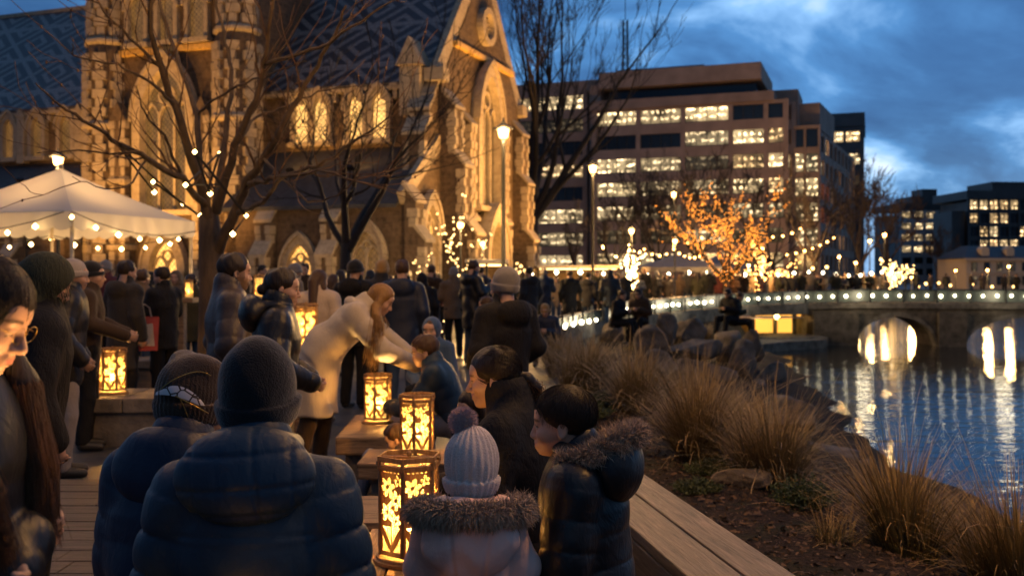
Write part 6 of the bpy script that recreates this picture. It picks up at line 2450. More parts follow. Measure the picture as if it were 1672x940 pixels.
hd = sdf_obj('hood', [(hood_g, 0, '+')], J['neck'] - .30, J['neck'] + .22, .005, M_pinkp, t)
path = []
for q in np.linspace(0, 1, 22):
    a = R(-140 + 280 * q)
    path.append(J['neck'] + v3(math.sin(a) * .155, 0, 0) - fr_ * (math.cos(a) * .125 + .025) + up_ * (-.004 + .012 * math.cos(a)))
fur_trim('fur_trim', path, .030, 17000, .036, M_fur, hd, 8, .3)
part(t, 'trousers', trouser_prims(J), J, M_greycoat, .012, .2, LOWER)
part(t, 'shoes', shoe_prims(J), J, M_shoe, .012, .2, LOWER)
part(t, 'hair', hair_short(J, .010, .03), J, M_hair_b, .006, .18, HEADN)
r_ = random.Random(4)
for sx in (-1, 1):                                                       # loose hair under the hat at both sides
    mb = MB()
    for q in range(60):
        a = hp(J, sx * (.070 + r_.uniform(-.012, .012)), -.02 + r_.uniform(-.035, .035), -.03)
        b = a + v3(sx * r_.uniform(.0, .03), r_.uniform(-.02, .02), -.05 - r_.uniform(0, .03))
        c = b + v3(sx * r_.uniform(-.01, .04), r_.uniform(-.03, .03), -.02)
        mb.tube([a.tolist(), b.tolist(), c.tolist()], [.0018, .0014, .0006], 3, caps=False)
    mb.build('loose_hair', M_hair_lit, t, True)
hat = part(t, 'hat', beanie(J, .026, 26, .0032, .004, (-.052, .004), 4, .016), J, M_knit_rib, .0038, .26, HEADN)
pc = hp(J, -.030, -.018, .196)
mb = MB(); mb.ball(pc.tolist(), .036, 12, 8)
r_ = random.Random(9)
for q in range(3600):
    d_ = unit((r_.gauss(0, 1), r_.gauss(0, 1), r_.gauss(0, 1)))
    p_ = Vector(pc.tolist()) + d_ * .034
    e_ = p_ + unit(d_ + rand_perp(d_, r_) * .35) * r_.uniform(.010, .017)
    s_ = rand_perp(d_, r_) * .0014
    mb.add([p_ - s_, p_ + s_, e_], [(0, 1, 2)])
mb.build('pompom', M_knit_mauve, hat)

# --- the woman with the ponytail
J = pose('sit', 1.64, lean=10, head=(12, -8, 0), seat=.475, fwd=.02, hs=.98,
         arms=dict(elL=(-.27, .08, .72), wrL=(-.12, .30, .66), elR=(.27, .06, .70), wrR=(.12, .30, .64)))
t = figure('seated woman in profile with dark ponytail and black jacket with raised collar', J, 806, 612, 3.85, 72, h=.0055, fem=True)
part(t, 'jacket', jacket_prims(J, .034, .10, .008, .10, .075, None, .009, 1.02, .95, .92, .70), J, M_blackm, .007, .3, UPPER)
part(t, 'trousers', trouser_prims(J), J, M_blacktr, .014, .2, LOWER)
part(t, 'shoes', shoe_prims(J), J, M_shoe, .014, .2, LOWER)
pt = [hp(J, 0, -.105, -.005), hp(J, .0, -.135, -.02), hp(J, .01, -.165, -.06), hp(J, .01, -.175, -.13)]
locks = [cone(pt[0], pt[1], .018, .026, .01), cone(pt[1], pt[2], .026, .022, .012), cone(pt[2], pt[3], .022, .007, .012)]
part(t, 'hair', hair_short(J, .013, .026, .001) + locks, J, M_hair_d, .0045, .25, HEADN)
strands('hair_strands', J, M_hair_d, t, 1800, .0138, 13, .0011, .026, crown=(0, -.11, .0), maxphi=2.6, stray=.06)
mb = MB()
r_ = random.Random(14)
for q in range(160):
    a = Vector(pt[0].tolist()); b = Vector(pt[1].tolist()) + rand_perp(Vector((0, 0, 1)), r_) * .022
    c = Vector(pt[2].tolist()) + Vector((r_.gauss(0, .018), r_.gauss(0, .018), r_.gauss(0, .012))); e_ = Vector(pt[3].tolist()) + Vector((r_.gauss(0, .03), r_.gauss(0, .03), r_.gauss(-.03, .03)))
    mb.tube([a, b, c, e_], [.0014, .0014, .0012, .0004], 3, caps=False)
mb.build('ponytail_strands', M_hair_lit, t, True)
mb = MB(); mb.lathe([(.017, -.010), (.022, 0), (.017, .010)], 10, pt[0].tolist()); mb.build('hair_tie', M_blackm, t, True)

# --- the near woman at the left edge, looking down
J = pose('stand', 1.62, lean=3, head=(1, -24, 0), shw=1.0, fwd=.035,
         arms=dict(elL=(-.24, -.01, 1.10), wrL=(.04, .17, 1.06), elR=(.24, .0, 1.10), wrR=(-.03, .16, 1.10)))
t = figure('woman with long brown hair and glasses looking down at the left edge', J, -34, 500, 1.92, -86, h=.0042, fem=True, curl=.5, lowered=True)
part(t, 'coat', jacket_prims(J, .034, .135, .012, .50, .05, None, .007, 1.10, 1.06, 1.0, .74), J, M_blackp, .0065, .32, UPPER + ('knL', 'knR'))
part(t, 'trousers', trouser_prims(J), J, M_blacktr, .014, .2, LOWER)
part(t, 'shoes', shoe_prims(J), J, M_shoe, .014, .2, LOWER)
sh = {s: J['sh' + s] for s in 'LR'}
locks = []
for s in (-1, 1):
    fw = .050 if s < 0 else 0.0                       # the far curtain of hair hangs forward of the face
    a = hp(J, s * .070, .012 + fw * .3, .030); b = hp(J, s * .086, -.012 + fw * .9, -.060)
    c = J['neck'] + v3(s * .105, .055 + fw, -.02); e_ = J['neck'] + v3(s * .095, .115 + fw * .6, -.19); g_ = J['neck'] + v3(s * .075, .135 + fw * .3, -.30)
    locks += [cone(a, b, .026, .034, .02), cone(b, c, .034, .034, .02), cone(c, e_, .034, .027, .02), cone(e_, g_, .027, .010, .02)]
    locks += [cone(hp(J, s * .06, -.06, .0), J['neck'] + v3(s * .07, -.075, -.03), .040, .035, .02)]
part(t, 'hair', hair_drape(J, locks, .014, .062), J, M_hair_d, .0048, .38, HEADN)
strands('hair_strands', J, M_hair_d, t, 2000, .015, 23, .0010, .03, crown=(0, .02, .125), stray=.05)
mb = MB()
r_ = random.Random(24)
for q in range(3600):
    s = 1 if r_.random() < .5 else -1
    jit = lambda k_: v3(r_.gauss(0, k_), r_.gauss(0, k_), r_.gauss(0, k_))
    a = hp(J, s * .045, .035 - r_.uniform(0, .09), .108 - r_.uniform(0, .02)) + jit(.003)
    a1 = hp(J, s * .092, .034 - r_.uniform(0, .08), .028) + jit(.003)
    b = hp(J, s * .116, .014 + (.05 if s < 0 else 0) - r_.uniform(0, .055), -.060) + jit(.004)
    fw = .050 if s < 0 else 0.0
    ta_ = r_.uniform(0, 2 * PI); ca_, sa_ = math.cos(ta_), math.sin(ta_)
    c = J['neck'] + v3(s * .105 + .037 * ca_, .055 + fw + .037 * sa_, -.02) + jit(.003); e_ = J['neck'] + v3(s * .095 + .031 * ca_, .115 + fw * .6 + .031 * sa_, -.19) + jit(.005); g_ = J['neck'] + v3(s * .078 + .018 * ca_, .138 + fw * .3 + .018 * sa_, -.33) + jit(.012)
    mb.tube([x.tolist() for x in (a, a1, b, c, e_, g_)], [.0005, .0008, .0008, .0008, .0007, .0003], 3, caps=False)
mb.build('long_strands', M_hair_lit, t, True)
mb = MB()                                                               # thin round glasses
for s in (-1, 1):
    ringp = [hp(J, s * (.031 + .0215 * math.cos(a)), .1035 - abs(.0215 * math.cos(a)) * .12 * s * (1 if math.cos(a) * s > 0 else -1) * s, .000 + .0185 * math.sin(a)).tolist() for a in np.linspace(0, 2 * PI, 19)]
    mb.tube(ringp, .0007, 5, caps=False)
    mb.tube([hp(J, s * .0525, .098, .004).tolist(), hp(J, s * .076, .05, .006).tolist(), hp(J, s * .083, -.005, .004).tolist()], .0008, 5)
mb.tube([hp(J, -.0095, .1035, .002).tolist(), hp(J, 0, .107, .005).tolist(), hp(J, .0095, .1035, .002).tolist()], .0008, 5)
mb.build('glasses', M_wire, t, True)

# --- person behind her in a shaggy dark green hood
J = pose('stand', 1.66, lean=4, head=(0, -20, 0))
t = figure('person in dark shaggy green hooded coat just behind the woman with glasses', J, 78, 470, 4.4, -60, h=.014)
part(t, 'coat', jacket_prims(J, .05, 0, 0, .40, .05, None, .010), J, M_blackm, .012, .3, UPPER + ('knL', 'knR'))
part(t, 'trousers', trouser_prims(J), J, M_blacktr, .016, .2, LOWER)
part(t, 'shoes', shoe_prims(J), J, M_shoe, .016, .2, LOWER)
hdp = [inhead(J, [ell((0, -.02, .03), (.112, .130, .125)), ell((0, -.05, -.10), (.12, .115, .10), .04), ell((0, .09, -.02), (.068, .09, .085), .02, '-')])]
hd = part(t, 'hood', hdp, J, M_fur_g, .009, .3, HEADN)
r_ = random.Random(31)
mb = MB()
for q in range(3000):
    d_ = unit((r_.gauss(0, 1), r_.gauss(0, 1) - .4, r_.gauss(0, 1)))
    p_ = hp(J, d_.x * .110, -.025 + d_.y * .128, .0 + d_.z * .15)
    p_ = Vector(p_.tolist())
    e_ = p_ + (d_ * .4 + Vector((0, 0, -1))) * r_.uniform(.015, .035)
    s_ = rand_perp(d_, r_) * .003
    mb.add([p_ - s_, p_ + s_, e_], [(0, 1, 2)])
mb.build('shag', M_fur_g, hd)


# ================================================================== cut-out lanterns
M_lwood = woodmat('lantern_plywood', (0.52, 0.34, 0.16), 2, 0.5, 2.0)
_n, _l = M_lwood.node_tree.nodes, M_lwood.node_tree.links           # thin plywood lets some of the light through
_tr = _n.new('ShaderNodeBsdfTranslucent'); _tr.inputs[0].default_value = (0.80, 0.52, 0.24, 1)
_mx = _n.new('ShaderNodeMixShader'); _mx.inputs[0].default_value = 0.36
_l.new(_n['Principled BSDF'].outputs[0], _mx.inputs[1]); _l.new(_tr.outputs[0], _mx.inputs[2]); _l.new(_mx.outputs[0], _n['Material Output'].inputs[0])


def paper_mat():
    t = NT('lantern_paper')
    v = t.coord('Object')
    n = t.noise(v, 14, 3)
    tr = t.new('ShaderNodeBsdfTranslucent'); tr.inputs[0].default_value = (0.30, 0.20, 0.065, 1)
    em = t.new('ShaderNodeEmission')
    t.put(em.inputs[0], t.ramp(n, [(0.3, (1.0, 0.48, 0.10)), (0.7, (1.0, 0.60, 0.17))]))
    em.inputs[1].default_value = 0.95
    ad = t.new('ShaderNodeAddShader')
    t.l.new(tr.outputs[0], ad.inputs[0]); t.l.new(em.outputs[0], ad.inputs[1])
    tp = t.new('ShaderNodeBsdfTransparent'); tp.inputs[0].default_value = (1, .8, .5, 1)
    mx = t.new('ShaderNodeMixShader'); mx.inputs[0].default_value = .45
    t.l.new(ad.outputs[0], mx.inputs[1]); t.l.new(tp.outputs[0], mx.inputs[2]); t.l.new(mx.outputs[0], t.out.inputs[0])
    return t.m


M_paper = paper_mat()


def panel_sdf(w, h):
    """plywood fretwork: flowers of pointed petals over two crossing leaf blades"""
    def pet(P, cx_, cz_, ang, L, wd):
        c, s = math.cos(ang), math.sin(ang)
        x, z = P[:, 0] - cx_, P[:, 2] - cz_
        u, v = x * c + z * s, -x * s + z * c
        u = u - L * .62
        # lens shape
        a, b = L * .46, wd
        r = (a * a + b * b) / (2 * b)
        return np.maximum(np.sqrt(u * u + (v - (b - r)) ** 2), np.sqrt(u * u + (v + (b - r)) ** 2)) - r

    def f(P):
        x, y, z = P[:, 0], P[:, 1], P[:, 2]
        plate = np.maximum(np.maximum(np.abs(x) - w / 2, np.abs(z) - h / 2), np.abs(y) - .0035)
        hole = np.full(len(P), 9.0, np.float32)
        for cx_, cz_, rr, n_, a0 in ((-.17 * w, .30 * h, .33 * w, 6, .2), (.20 * w, .155 * h, .33 * w, 6, .6), (-.19 * w, .01 * h, .31 * w, 6, .1), (.30 * w, .38 * h, .20 * w, 5, .5), (.19 * w, -.08 * h, .25 * w, 6, 0.9)):
            for i in range(n_):
                hole = np.minimum(hole, pet(P, cx_, cz_, a0 + 2 * PI * i / n_, rr, rr * .275))
        # open field at the bottom crossed by two leaf blades
        low = np.maximum(np.abs(x) - .40 * w, np.abs(z + .30 * h) - .145 * h)
        for sx in (-1, 1):
            ax_, az_, bx_, bz_ = 0.0, -.45 * h, sx * .44 * w, -.15 * h
            L2 = (bx_ - ax_) ** 2 + (bz_ - az_) ** 2
            tt = np.clip(((x - ax_) * (bx_ - ax_) + (z - az_) * (bz_ - az_)) / L2, 0, 1)
            blade = np.sqrt((x - ax_ - tt * (bx_ - ax_)) ** 2 + (z - az_ - tt * (bz_ - az_)) ** 2) - w * (.025 + .075 * np.sin(PI * np.clip(tt, 0, 1)))
            low = np.maximum(low, -blade)
        low = np.maximum(low, -(np.abs(x) - .018 * w))
        hole = np.minimum(hole, low)
        hole = np.maximum(hole, np.maximum(np.abs(x) - .43 * w, np.abs(z) - .455 * h))
        # small slots at the very top
        sl = np.maximum(np.abs(np.mod(x + .5 * .15 * w, .15 * w) - .075 * w) - .05 * w, np.abs(z - .475 * h) - .008 * h)
        hole = np.minimum(hole, np.maximum(sl, np.abs(x) - .42 * w))
        return np.maximum(plate, -hole)
    return f


def lantern(name, label, loc, hgt, dia, rz, power, nside=6, res=.0022, tone=1.0):
    t = thing(name, label, 'lantern', loc, rz, 'cut-out paper lanterns')
    r = dia / 2
    ph = hgt * .80
    zb = hgt * .085
    ap = r * .90 * math.cos(PI / nside)
    w = 2 * ap * math.tan(PI / nside) * .985
    V, F = surfnet(panel_sdf(w, ph), (-w / 2 - .006, -.008, -ph / 2 - .006), (w / 2 + .006, .008, ph / 2 + .006), res)
    first = None
    for i in range(nside):
        a = 2 * PI * i / nside
        if first is None:
            first = np_mesh('panel', V, F, M_lwood, t, False); o = first
        else:
            o = first.copy(); C.objects.link(o); o.parent = t
        o.location = (ap * math.cos(a), ap * math.sin(a), zb + ph / 2)
        o.rotation_euler = (0, 0, a + PI / 2)
    for i in range(nside):
        a = 2 * PI * (i + .5) / nside
        m = MB(); m.box((r * .905 * math.cos(a), r * .905 * math.sin(a), zb + ph / 2), (.011, .011, ph), rz=a); m.build('post', M_lwood, t)
    m = MB(); m.lathe([(r * 1.08, 0), (r * 1.08, zb * .35), (r * 1.0, zb * .4), (r * .98, zb * .62)], 24 if nside == 6 else nside, a0=PI / nside); m.build('base', M_lwood, t)
    m = MB()
    o_ = [(math.cos(2 * PI * (i + .5) / nside) * r, math.sin(2 * PI * (i + .5) / nside) * r) for i in range(nside)]
    i_ = [(x * .80, y * .80) for x, y in o_]
    m.ring(o_, i_, (0, 0, zb + ph), X_, Y_, Z_, 0, .014)
    m.build('top_ring', M_lwood, t)
    m = MB()
    z1 = zb + ph + .014
    m.ring(o_, [(x * .93, y * .93) for x, y in o_], (0, 0, z1 + .012), X_, Y_, Z_, 0, hgt * .045)
    for i in range(nside):
        a = 2 * PI * (i + .5) / nside
        m.box((r * .96 * math.cos(a), r * .96 * math.sin(a), z1 + .006), (.012, .012, .014), rz=a)
    m.build('rim', M_lwood, t)
    m = MB(); m.bar((-r * .95, 0, z1 + hgt * .045), (r * .95, 0, z1 + hgt * .045), .018, .008); m.tube([(0, 0, z1 + hgt * .045), (0, 0, z1 + hgt * .075)], .006, 6); m.ball((0, 0, z1 + hgt * .085), .010); m.build('handle', M_lwood, t)
    m = MB()
    ri = r * .78
    N = 24
    vs = []
    for z in (zb * .65, zb + ph * 1.0):
        for i in range(N):
            vs.append((ri * math.cos(2 * PI * i / N), ri * math.sin(2 * PI * i / N), z))
    m.add(vs, [(i, (i + 1) % N, N + (i + 1) % N, N + i) for i in range(N)])
    m.build('paper_liner', M_paper, t, True)
    m = MB(); m.ball((0, 0, zb + ph * .33), r * .16, 10, 6, 1.6); m.build('flame_lamp', M_bulb, t, True)
    ld = bpy.data.lights.new('lantern_light', 'POINT'); ld.energy = power; ld.color = (1, .55, .17); ld.shadow_soft_size = r * .14
    lo = bpy.data.objects.new('lantern_light', ld); C.objects.link(lo); lo.parent = t; lo.location = (0, 0, zb + ph * .42)
    return t


LZ = 0.4525
p = W(668, 915, 3.36); lantern('lantern', 'biggest glowing fretwork lantern on the plank table beside the pink coat', (p.x, 3.36, .613), .355, .222, R(-6), 40)
p = W(681, 745, 6.2); lantern('lantern', 'glowing fretwork lantern just above and behind the pompom hat', (p.x, 6.2, .452), .385, .235, R(-5), 38, res=.0028)
p = W(617, 685, 7.6); lantern('lantern', 'glowing fretwork lantern on the stone slab beside the bending blonde woman', (p.x, 7.6, .449), .375, .225, R(-6), 40, res=.003)
p = W(187, 632, 9.5); lantern('lantern', 'leftmost big glowing fretwork lantern on the stone block bench', (p.x, 9.45, .452), .44, .27, R(-20), 46, res=.0036)
# three more, smaller in the picture
p = W(500, 570, 8.6)
t = thing('pedestal', 'dark wooden pedestal under the lantern behind the black glossy jacket', 'pedestal', (p.x, 8.6, 0)); MB().box((0, 0, (p.z - .05) / 2), (.3, .3, p.z - .05), bev=.01).build('column', M_plankx, t); MB().box((0, 0, p.z - .025), (.38, .38, .05), bev=.008).build('cap', M_plankx, t)
lantern('lantern', 'glowing lantern half hidden behind the woman in the glossy black jacket', (p.x, 8.6, p.z), .40, .22, R(5), 40, res=.005)
p = W(424, 486, 11.5)
t = thing('pedestal', 'slim post between the man in brown and the woman in glossy black', 'pedestal', (p.x, 11.5, 0)); MB().box((0, 0, (p.z - .04) / 2), (.12, .12, p.z - .04), bev=.01).build('column', M_plankx, t); MB().box((0, 0, p.z - .02), (.3, .3, .04), bev=.008).build('cap', M_plankx, t)
lantern('lantern', 'small lantern between the man in brown and the woman in glossy black', (p.x, 11.5, p.z), .26, .17, R(5), 4, 4, res=.006)
p = W(300, 486, 12.6)
t = thing('pedestal', 'narrow high table with a lit edge beside the front tree trunk', 'table', (p.x, 12.6, 0)); MB().box((-.05, 0, (p.z - .06) / 2), (.14, .14, p.z - .06), bev=.01).build('leg', M_plankx, t); MB().box((-.05, 0, p.z - .03), (.42, .3, .06), bev=.008).build('top', M_plankx, t)
lantern('lantern', 'small lantern on the narrow high table beside the front tree trunk', (p.x + .08, 12.55, p.z), .22, .12, R(5), 4, 4, res=.006)
# one added with its stool, unseen below the frame, to light the woman's face
t = thing('stool', 'added low wooden stool between the woman with glasses and the person in the brown hat', 'stool', (-.66, 2.10, 0))
MB().lathe([(.16, .39), (.17, .41), (.16, .44)], 14).build('seat', M_plankx, t)
for a in range(3): MB().bar((.10 * math.cos(a * 2.1), .10 * math.sin(a * 2.1), .40), (.14 * math.cos(a * 2.1), .14 * math.sin(a * 2.1), 0), .03, .03).build('leg', M_plankx, t)
lantern('lantern', 'added glowing lantern on the low stool in front of the woman with glasses', (-.66, 2.02, .442), .36, .22, R(10), 5, res=.005)
ld = bpy.data.lights.new('face_fill_spot', 'SPOT'); ld.energy = 48; ld.color = (1, .52, .17); ld.spot_size = R(30); ld.spot_blend = .8; ld.shadow_soft_size = .06  # added spot aimed at the woman's face to brighten it
lo = bpy.data.objects.new('face_fill_spot', ld); C.objects.link(lo); lo.location = (-.66, 2.02, .85)
lo.rotation_euler = (Vector((-.96, 1.90, 1.50)) - lo.location).to_track_quat('-Z', 'Y').to_euler()


# ================================================================== people in the middle distance
def quick(label, J, px, py, d, heading, jmat, tmat, hairm, hair='short', coat=.14, fat=.03, pitch=0, hood=None, h=.011, fem=False, hat=None, hatm=None, shoe=None, skin=None, stubble=0, group=None, child=False, collar=.05, name='person', arm=1.0, curl=.7, waist=1.0, loc=None, shw=None):
    """one middle-distance figure; py is the row of the top of the head"""
    t = figure(label, J, px, py, d, heading, loc=loc, group=group, h=h * .8, fem=fem, stubble=stubble, skin=skin, child=child, curl=curl)
    part(t, 'coat' if coat > .2 else 'jacket', jacket_prims(J, fat, pitch, .011, coat, collar, hood, .009, arm, waist), J, jmat, h, .3, UPPER + (('knL', 'knR') if coat > .3 else ()))
    part(t, 'trousers', trouser_prims(J), J, tmat, h * 1.2, .2, LOWER)
    part(t, 'shoes', shoe_prims(J), J, shoe or M_shoe, h * 1.2, .22, LOWER)
    if hat: part(t, 'hat', hat, J, hatm, h * .7, .22, HEADN)
    if hair == 'short':
        part(t, 'hair', hair_short(J, .015 if not hat else .006, .012, .003), J, hairm, h * .7, .18, HEADN)
    elif hair == 'bun':
        part(t, 'hair', hair_short(J, .014, .02, .003) + [inhead(J, [ell((0, -.125, -.02), (.032, .035, .036))], .02)], J, hairm, h * .7, .22, HEADN)
    elif hair == 'long':
        f_ = J['front']
        L = []
        for s in (-1, 1):
            L += [cone(hp(J, s * .066, -.01, .03), hp(J, s * .084, -.03, -.07), .028, .036, .02), cone(hp(J, s * .084, -.03, -.07), J['neck'] + v3(s * .09, -.04, -.06), .036, .034, .03)]
        L += [cone(hp(J, 0, -.09, -.02), J['neck'] - f_ * .10 + v3(0, 0, -.16), .065, .055, .03), cone(J['neck'] - f_ * .10 + v3(0, 0, -.16), J['neck'] - f_ * .12 + v3(0, 0, -.30), .055, .02, .03)]
        part(t, 'hair', hair_drape(J, L, .014, .065), J, hairm, h * .7, .40, HEADN)
    return t


# man in the brown puffer, three-quarter profile to the right
J = pose('stand', 1.72, lean=2, head=(6, -6, 0), arms=dict(elL=(-.27, -.03, 1.12), wrL=(-.21, .14, .95), elR=(.27, -.03, 1.12), wrR=(.21, .14, .95)))
t = quick('bearded man in brown grey puffer jacket with short dark hair beside the tree trunk', J, 384, 448, 6.4, -66, M_brownp, M_blacktr, M_hair_d, coat=.16, fat=.045, pitch=.12, stubble=.65, h=.009, collar=.07)
# woman in glossy black hooded puffer, profile to the right
J = pose('stand', 1.62, lean=3, head=(2, -8, 0), arms=dict(elL=(-.26, .02, 1.12), wrL=(-.16, .22, 1.02), elR=(.26, .02, 1.12), wrR=(.16, .22, 1.02)))
t = quick('woman in glossy black hooded puffer jacket with tied back dark hair, in profile', J, 462, 480, 5.7, -78, M_blackp, M_blacktr, M_hair_d, hair='bun', coat=.30, fat=.042, pitch=.11, hood=None, h=.009, fem=True, collar=.06)
fr_ = J['front']; up_ = (J['neck'] - J['chest']); up_ /= np.linalg.norm(up_)
hood = [ell(J['neck'] - fr_ * .125 - up_ * .015, (.165, .085, .115), .02), ell(J['neck'] + up_ * .035 - fr_ * .02, (.125, .12, .05), .04), ell(J['neck'] + up_ * .105 - fr_ * .03, (.10, .11, .085), .02, '-')]
hd = sdf_obj('hood', hood, J['neck'] - .32, J['neck'] + .24, .008, M_blackp, t)


# blonde woman in the beige coat, bending and reaching to the right
J = pose('stand', 1.72, lean=43, head=(0, -30, 0), fwd=.03,
         arms=dict(elL=(-.18, .53, 1.02), wrL=(-.05, .74, .90), elR=(.21, .50, .98), wrR=(.08, .74, .86)),
         legs=dict(knL=(-.10, .03, .50), knR=(.10, -.06, .50), anL=(-.11, -.02, .09), anR=(.12, -.16, .09)))
t = figure('blonde woman in long beige coat bending forward with arms reaching out', J, 622, 508, 7.9, -86, h=.008, fem=True, palm=(0, -.2, -1))
k_ = J['k']; pl_ = J['pel']
coat_ = jacket_prims(J, .040, 0, 0, .02, .05, None, .009, 1.0, 1.08, .92, armfold=(.085, .006))
skirt_ = [cone(pl_ + v3(0, .03, .06) * k_, pl_ + v3(0, -.06, -.22) * k_, .19 * k_, .205 * k_, .06, flat=((0, 1, 0), .82)), cone(pl_ + v3(0, -.06, -.20) * k_, pl_ + v3(0, -.05, -.50) * k_, .205 * k_, .25 * k_, .06, flat=((0, 1, 0), .80)), half(pl_ + v3(0, 0, -.46) * k_, (0, 0, -1), .012)]
sk_ = comb(skirt_)
fold_ = lambda P: sk_(P) + .010 * np.sin(P[:, 0] * 34 + 2.0 * np.sin(P[:, 2] * 7)) * np.clip((pl_[2] - P[:, 2]) * 3, 0, 1) + .008 * np.sin(P[:, 1] * 28 + P[:, 2] * 9) * np.clip((pl_[2] - P[:, 2]) * 3, 0, 1)
part(t, 'coat', coat_ + [(fold_, .05, '+')], J, M_beige, .0095, .32, UPPER + ('knL', 'knR'))
rp = []
up_ = (J['neck'] - J['chest']); up_ /= np.linalg.norm(up_); fr_ = J['front']
for a in np.linspace(0, 2 * PI, 15):
    rp.append((J['neck'] + v3(math.sin(a) * .105, 0, 0) - fr_ * (math.cos(a) * .085 + .02) - up_ * (.012 + .030 * math.cos(a))).tolist())
mb = MB(); mb.tube(rp, [.026 + .022 * max(0, math.cos(a)) for a in np.linspace(0, 2 * PI, 15)], 10, caps=False); mb.build('rolled_hood', M_beige, t, True)
M_belt = fabric('dark_beige_belt', (0.34, 0.26, 0.18), .85, .3, 8)
bp = pl_ + (J['chest'] - pl_) * .22
mb = MB(); mb.tube([(bp + v3(math.sin(a) * .186, 0, 0) + fr_ * (math.cos(a) * .150)).tolist() for a in np.linspace(0, 2 * PI, 25)], .016, 6, caps=False); mb.build('belt', M_belt, t, True)
for s_ in 'LR':
    d_ = J['wr' + s_] - J['el' + s_]; d_ /= np.linalg.norm(d_)
    mb = MB(); mb.tube([(J['wr' + s_] - d_ * .05).tolist(), (J['wr' + s_] - d_ * .005).tolist()], [.058, .060], 12); mb.build('cuff', M_belt, t, True)
part(t, 'trousers', trouser_prims(J), J, M_browncoat, .012, .2, LOWER)
part(t, 'shoes', shoe_prims(J), J, M_shoe, .012, .22, LOWER)
L = []
for s in (-1, 1):
    a, b = hp(J, s * .066, .0, .03), hp(J, s * .085, .0, -.07)
    c = b + v3(.13 if s > 0 else -.03, .01, -.15); e_ = c + v3(s * .03, -.03, -.25)
    L += [cone(a, b, .030, .040, .02), cone(b, c, .040, .042, .02), cone(c, e_, .042, .014, .02)]
L += [cone(hp(J, 0, -.07, -.02), hp(J, 0, -.06, -.10), .06, .05, .02)]
part(t, 'hair', hair_drape(J, L, .014, .060), J, M_hair_bl, .0065, .42, HEADN)
mb = MB(); r_ = random.Random(51)
for q in range(420):
    s = r_.choice((-1, 1))
    a = hp(J, s * .072, .0 - r_.uniform(0, .05), .05); b = hp(J, s * .102, r_.uniform(-.03, .03), -.06); c = b + v3(.145 if s > 0 else -.04, .01, -.15) + v3(r_.gauss(0, .024), r_.gauss(0, .024), 0); e_ = c + v3(.03 * s + r_.gauss(0, .02), -.03 + r_.gauss(0, .02), -.27 + r_.gauss(0, .04))
    mb.tube([x.tolist() for x in (a, b, c, e_)], [.001, .0018, .0018, .0006], 3, caps=False)
mb.build('long_strands', M_hair_bl, t, True)

# man in the grey beanie, dark hooded jacket, standing right of centre
J = pose('stand', 1.61, lean=1, head=(24, -6, 0), arms=dict(elL=(-.26, -.02, 1.13), wrL=(-.17, .17, 1.0), elR=(.26, -.02, 1.13), wrR=(.20, .15, .98)))
t = quick('man in grey knitted beanie and black hooded jacket standing in front of the festoon lights', J, 822, 472, 6.9, 38, M_blackm, M_blacktr, M_hair_b, coat=.18, fat=.036, hood='down', h=.010, hat=beanie(J, .016, 0, 0, .006, (-.03, .03), 12), hatm=M_knit_gry, stubble=.4)
# crouching boy in the navy jacket taking the hand of the blonde woman
J = pose('sit', 1.58, lean=24, head=(6, -16, 0), seat=.36, hs=1.06, arms=dict(elL=(-.20, .34, .62), wrL=(-.08, .58, .62), elR=(.20, .36, .62), wrR=(.06, .58, .60)), legs=dict(knL=(-.14, .32, .50), knR=(.14, .34, .48), anL=(-.13, .22, .09), anR=(.13, .26, .09)))
t = quick('crouching boy in navy puffer jacket holding hands with the blonde woman', J, 694, 570, 7.6, 82, M_navy, M_greytr, M_hair_b, coat=.08, fat=.04, pitch=.10, h=.010, child=True)
# woman in the cream puffer, long dark hair, seen from behind
J = pose('stand', 1.64, lean=2, head=(-20, -4, 0))
quick('woman in cream puffer jacket with long brown hair seen from behind', J, 522, 475, 10.6, -14, M_whitep, M_blacktr, M_hair_b, hair='long', coat=.14, fat=.036, pitch=.12, h=.012, fem=True)
# child with the blue hood facing the camera
J = pose('sit', 1.45, lean=8, head=(0, -6, 0), seat=.42, hs=1.1, arms=dict(elL=(-.24, .06, .70), wrL=(-.08, .26, .60), elR=(.24, .06, .70), wrR=(.08, .26, .60)))
t = quick('seated child in blue hooded fleece and dark vest facing the camera', J, 704, 528, 9.6, 165, M_bluekid, M_blacktr, M_hair_b, coat=.1, fat=.03, h=.011, child=True, hat=[inhead(J, [ell((0, -.03, .02), (.10, .115, .12)), ell((0, .09, -.02), (.066, .08, .085), .02, '-')])], hatm=M_bluekid)
# dark haired child sitting behind the lantern
J = pose('sit', 1.25, lean=14, head=(10, -20, 0), seat=.30, hs=1.15, legs=dict(knL=(-.14, .34, .56), knR=(.14, .36, .54), anL=(-.13, .30, .09), anR=(.13, .32, .09)))
quick('dark haired child sitting low between the crouching boy and the ponytail woman', J, 772, 600, 5.6, 120, M_blackm, M_browncoat, M_hair_d, hair='long', coat=.1, fat=.035, h=.010, child=True, fem=True)
# child in pale trousers, knees up, half hidden behind the biggest lantern
J = pose('sit', 1.05, lean=10, head=(0, -25, 0), seat=.05, hs=1.25, arms=dict(elL=(-.2, .2, .34), wrL=(-.1, .42, .40), elR=(.2, .2, .34), wrR=(.1, .42, .40)), legs=dict(hipL=(-.09, 0, .12), hipR=(.09, 0, .12), knL=(-.12, .40, .62), knR=(.10, .44, .60), anL=(-.12, .52, .09), anR=(.12, .56, .09)))
quick('child in pale blue trousers sitting with knees up behind the timber block seat', J, 648, 712, 6.55, 84, M_brownp, M_paljeans, M_hair_b, coat=.05, fat=.03, h=.009, child=True, shoe=M_shoe_w)
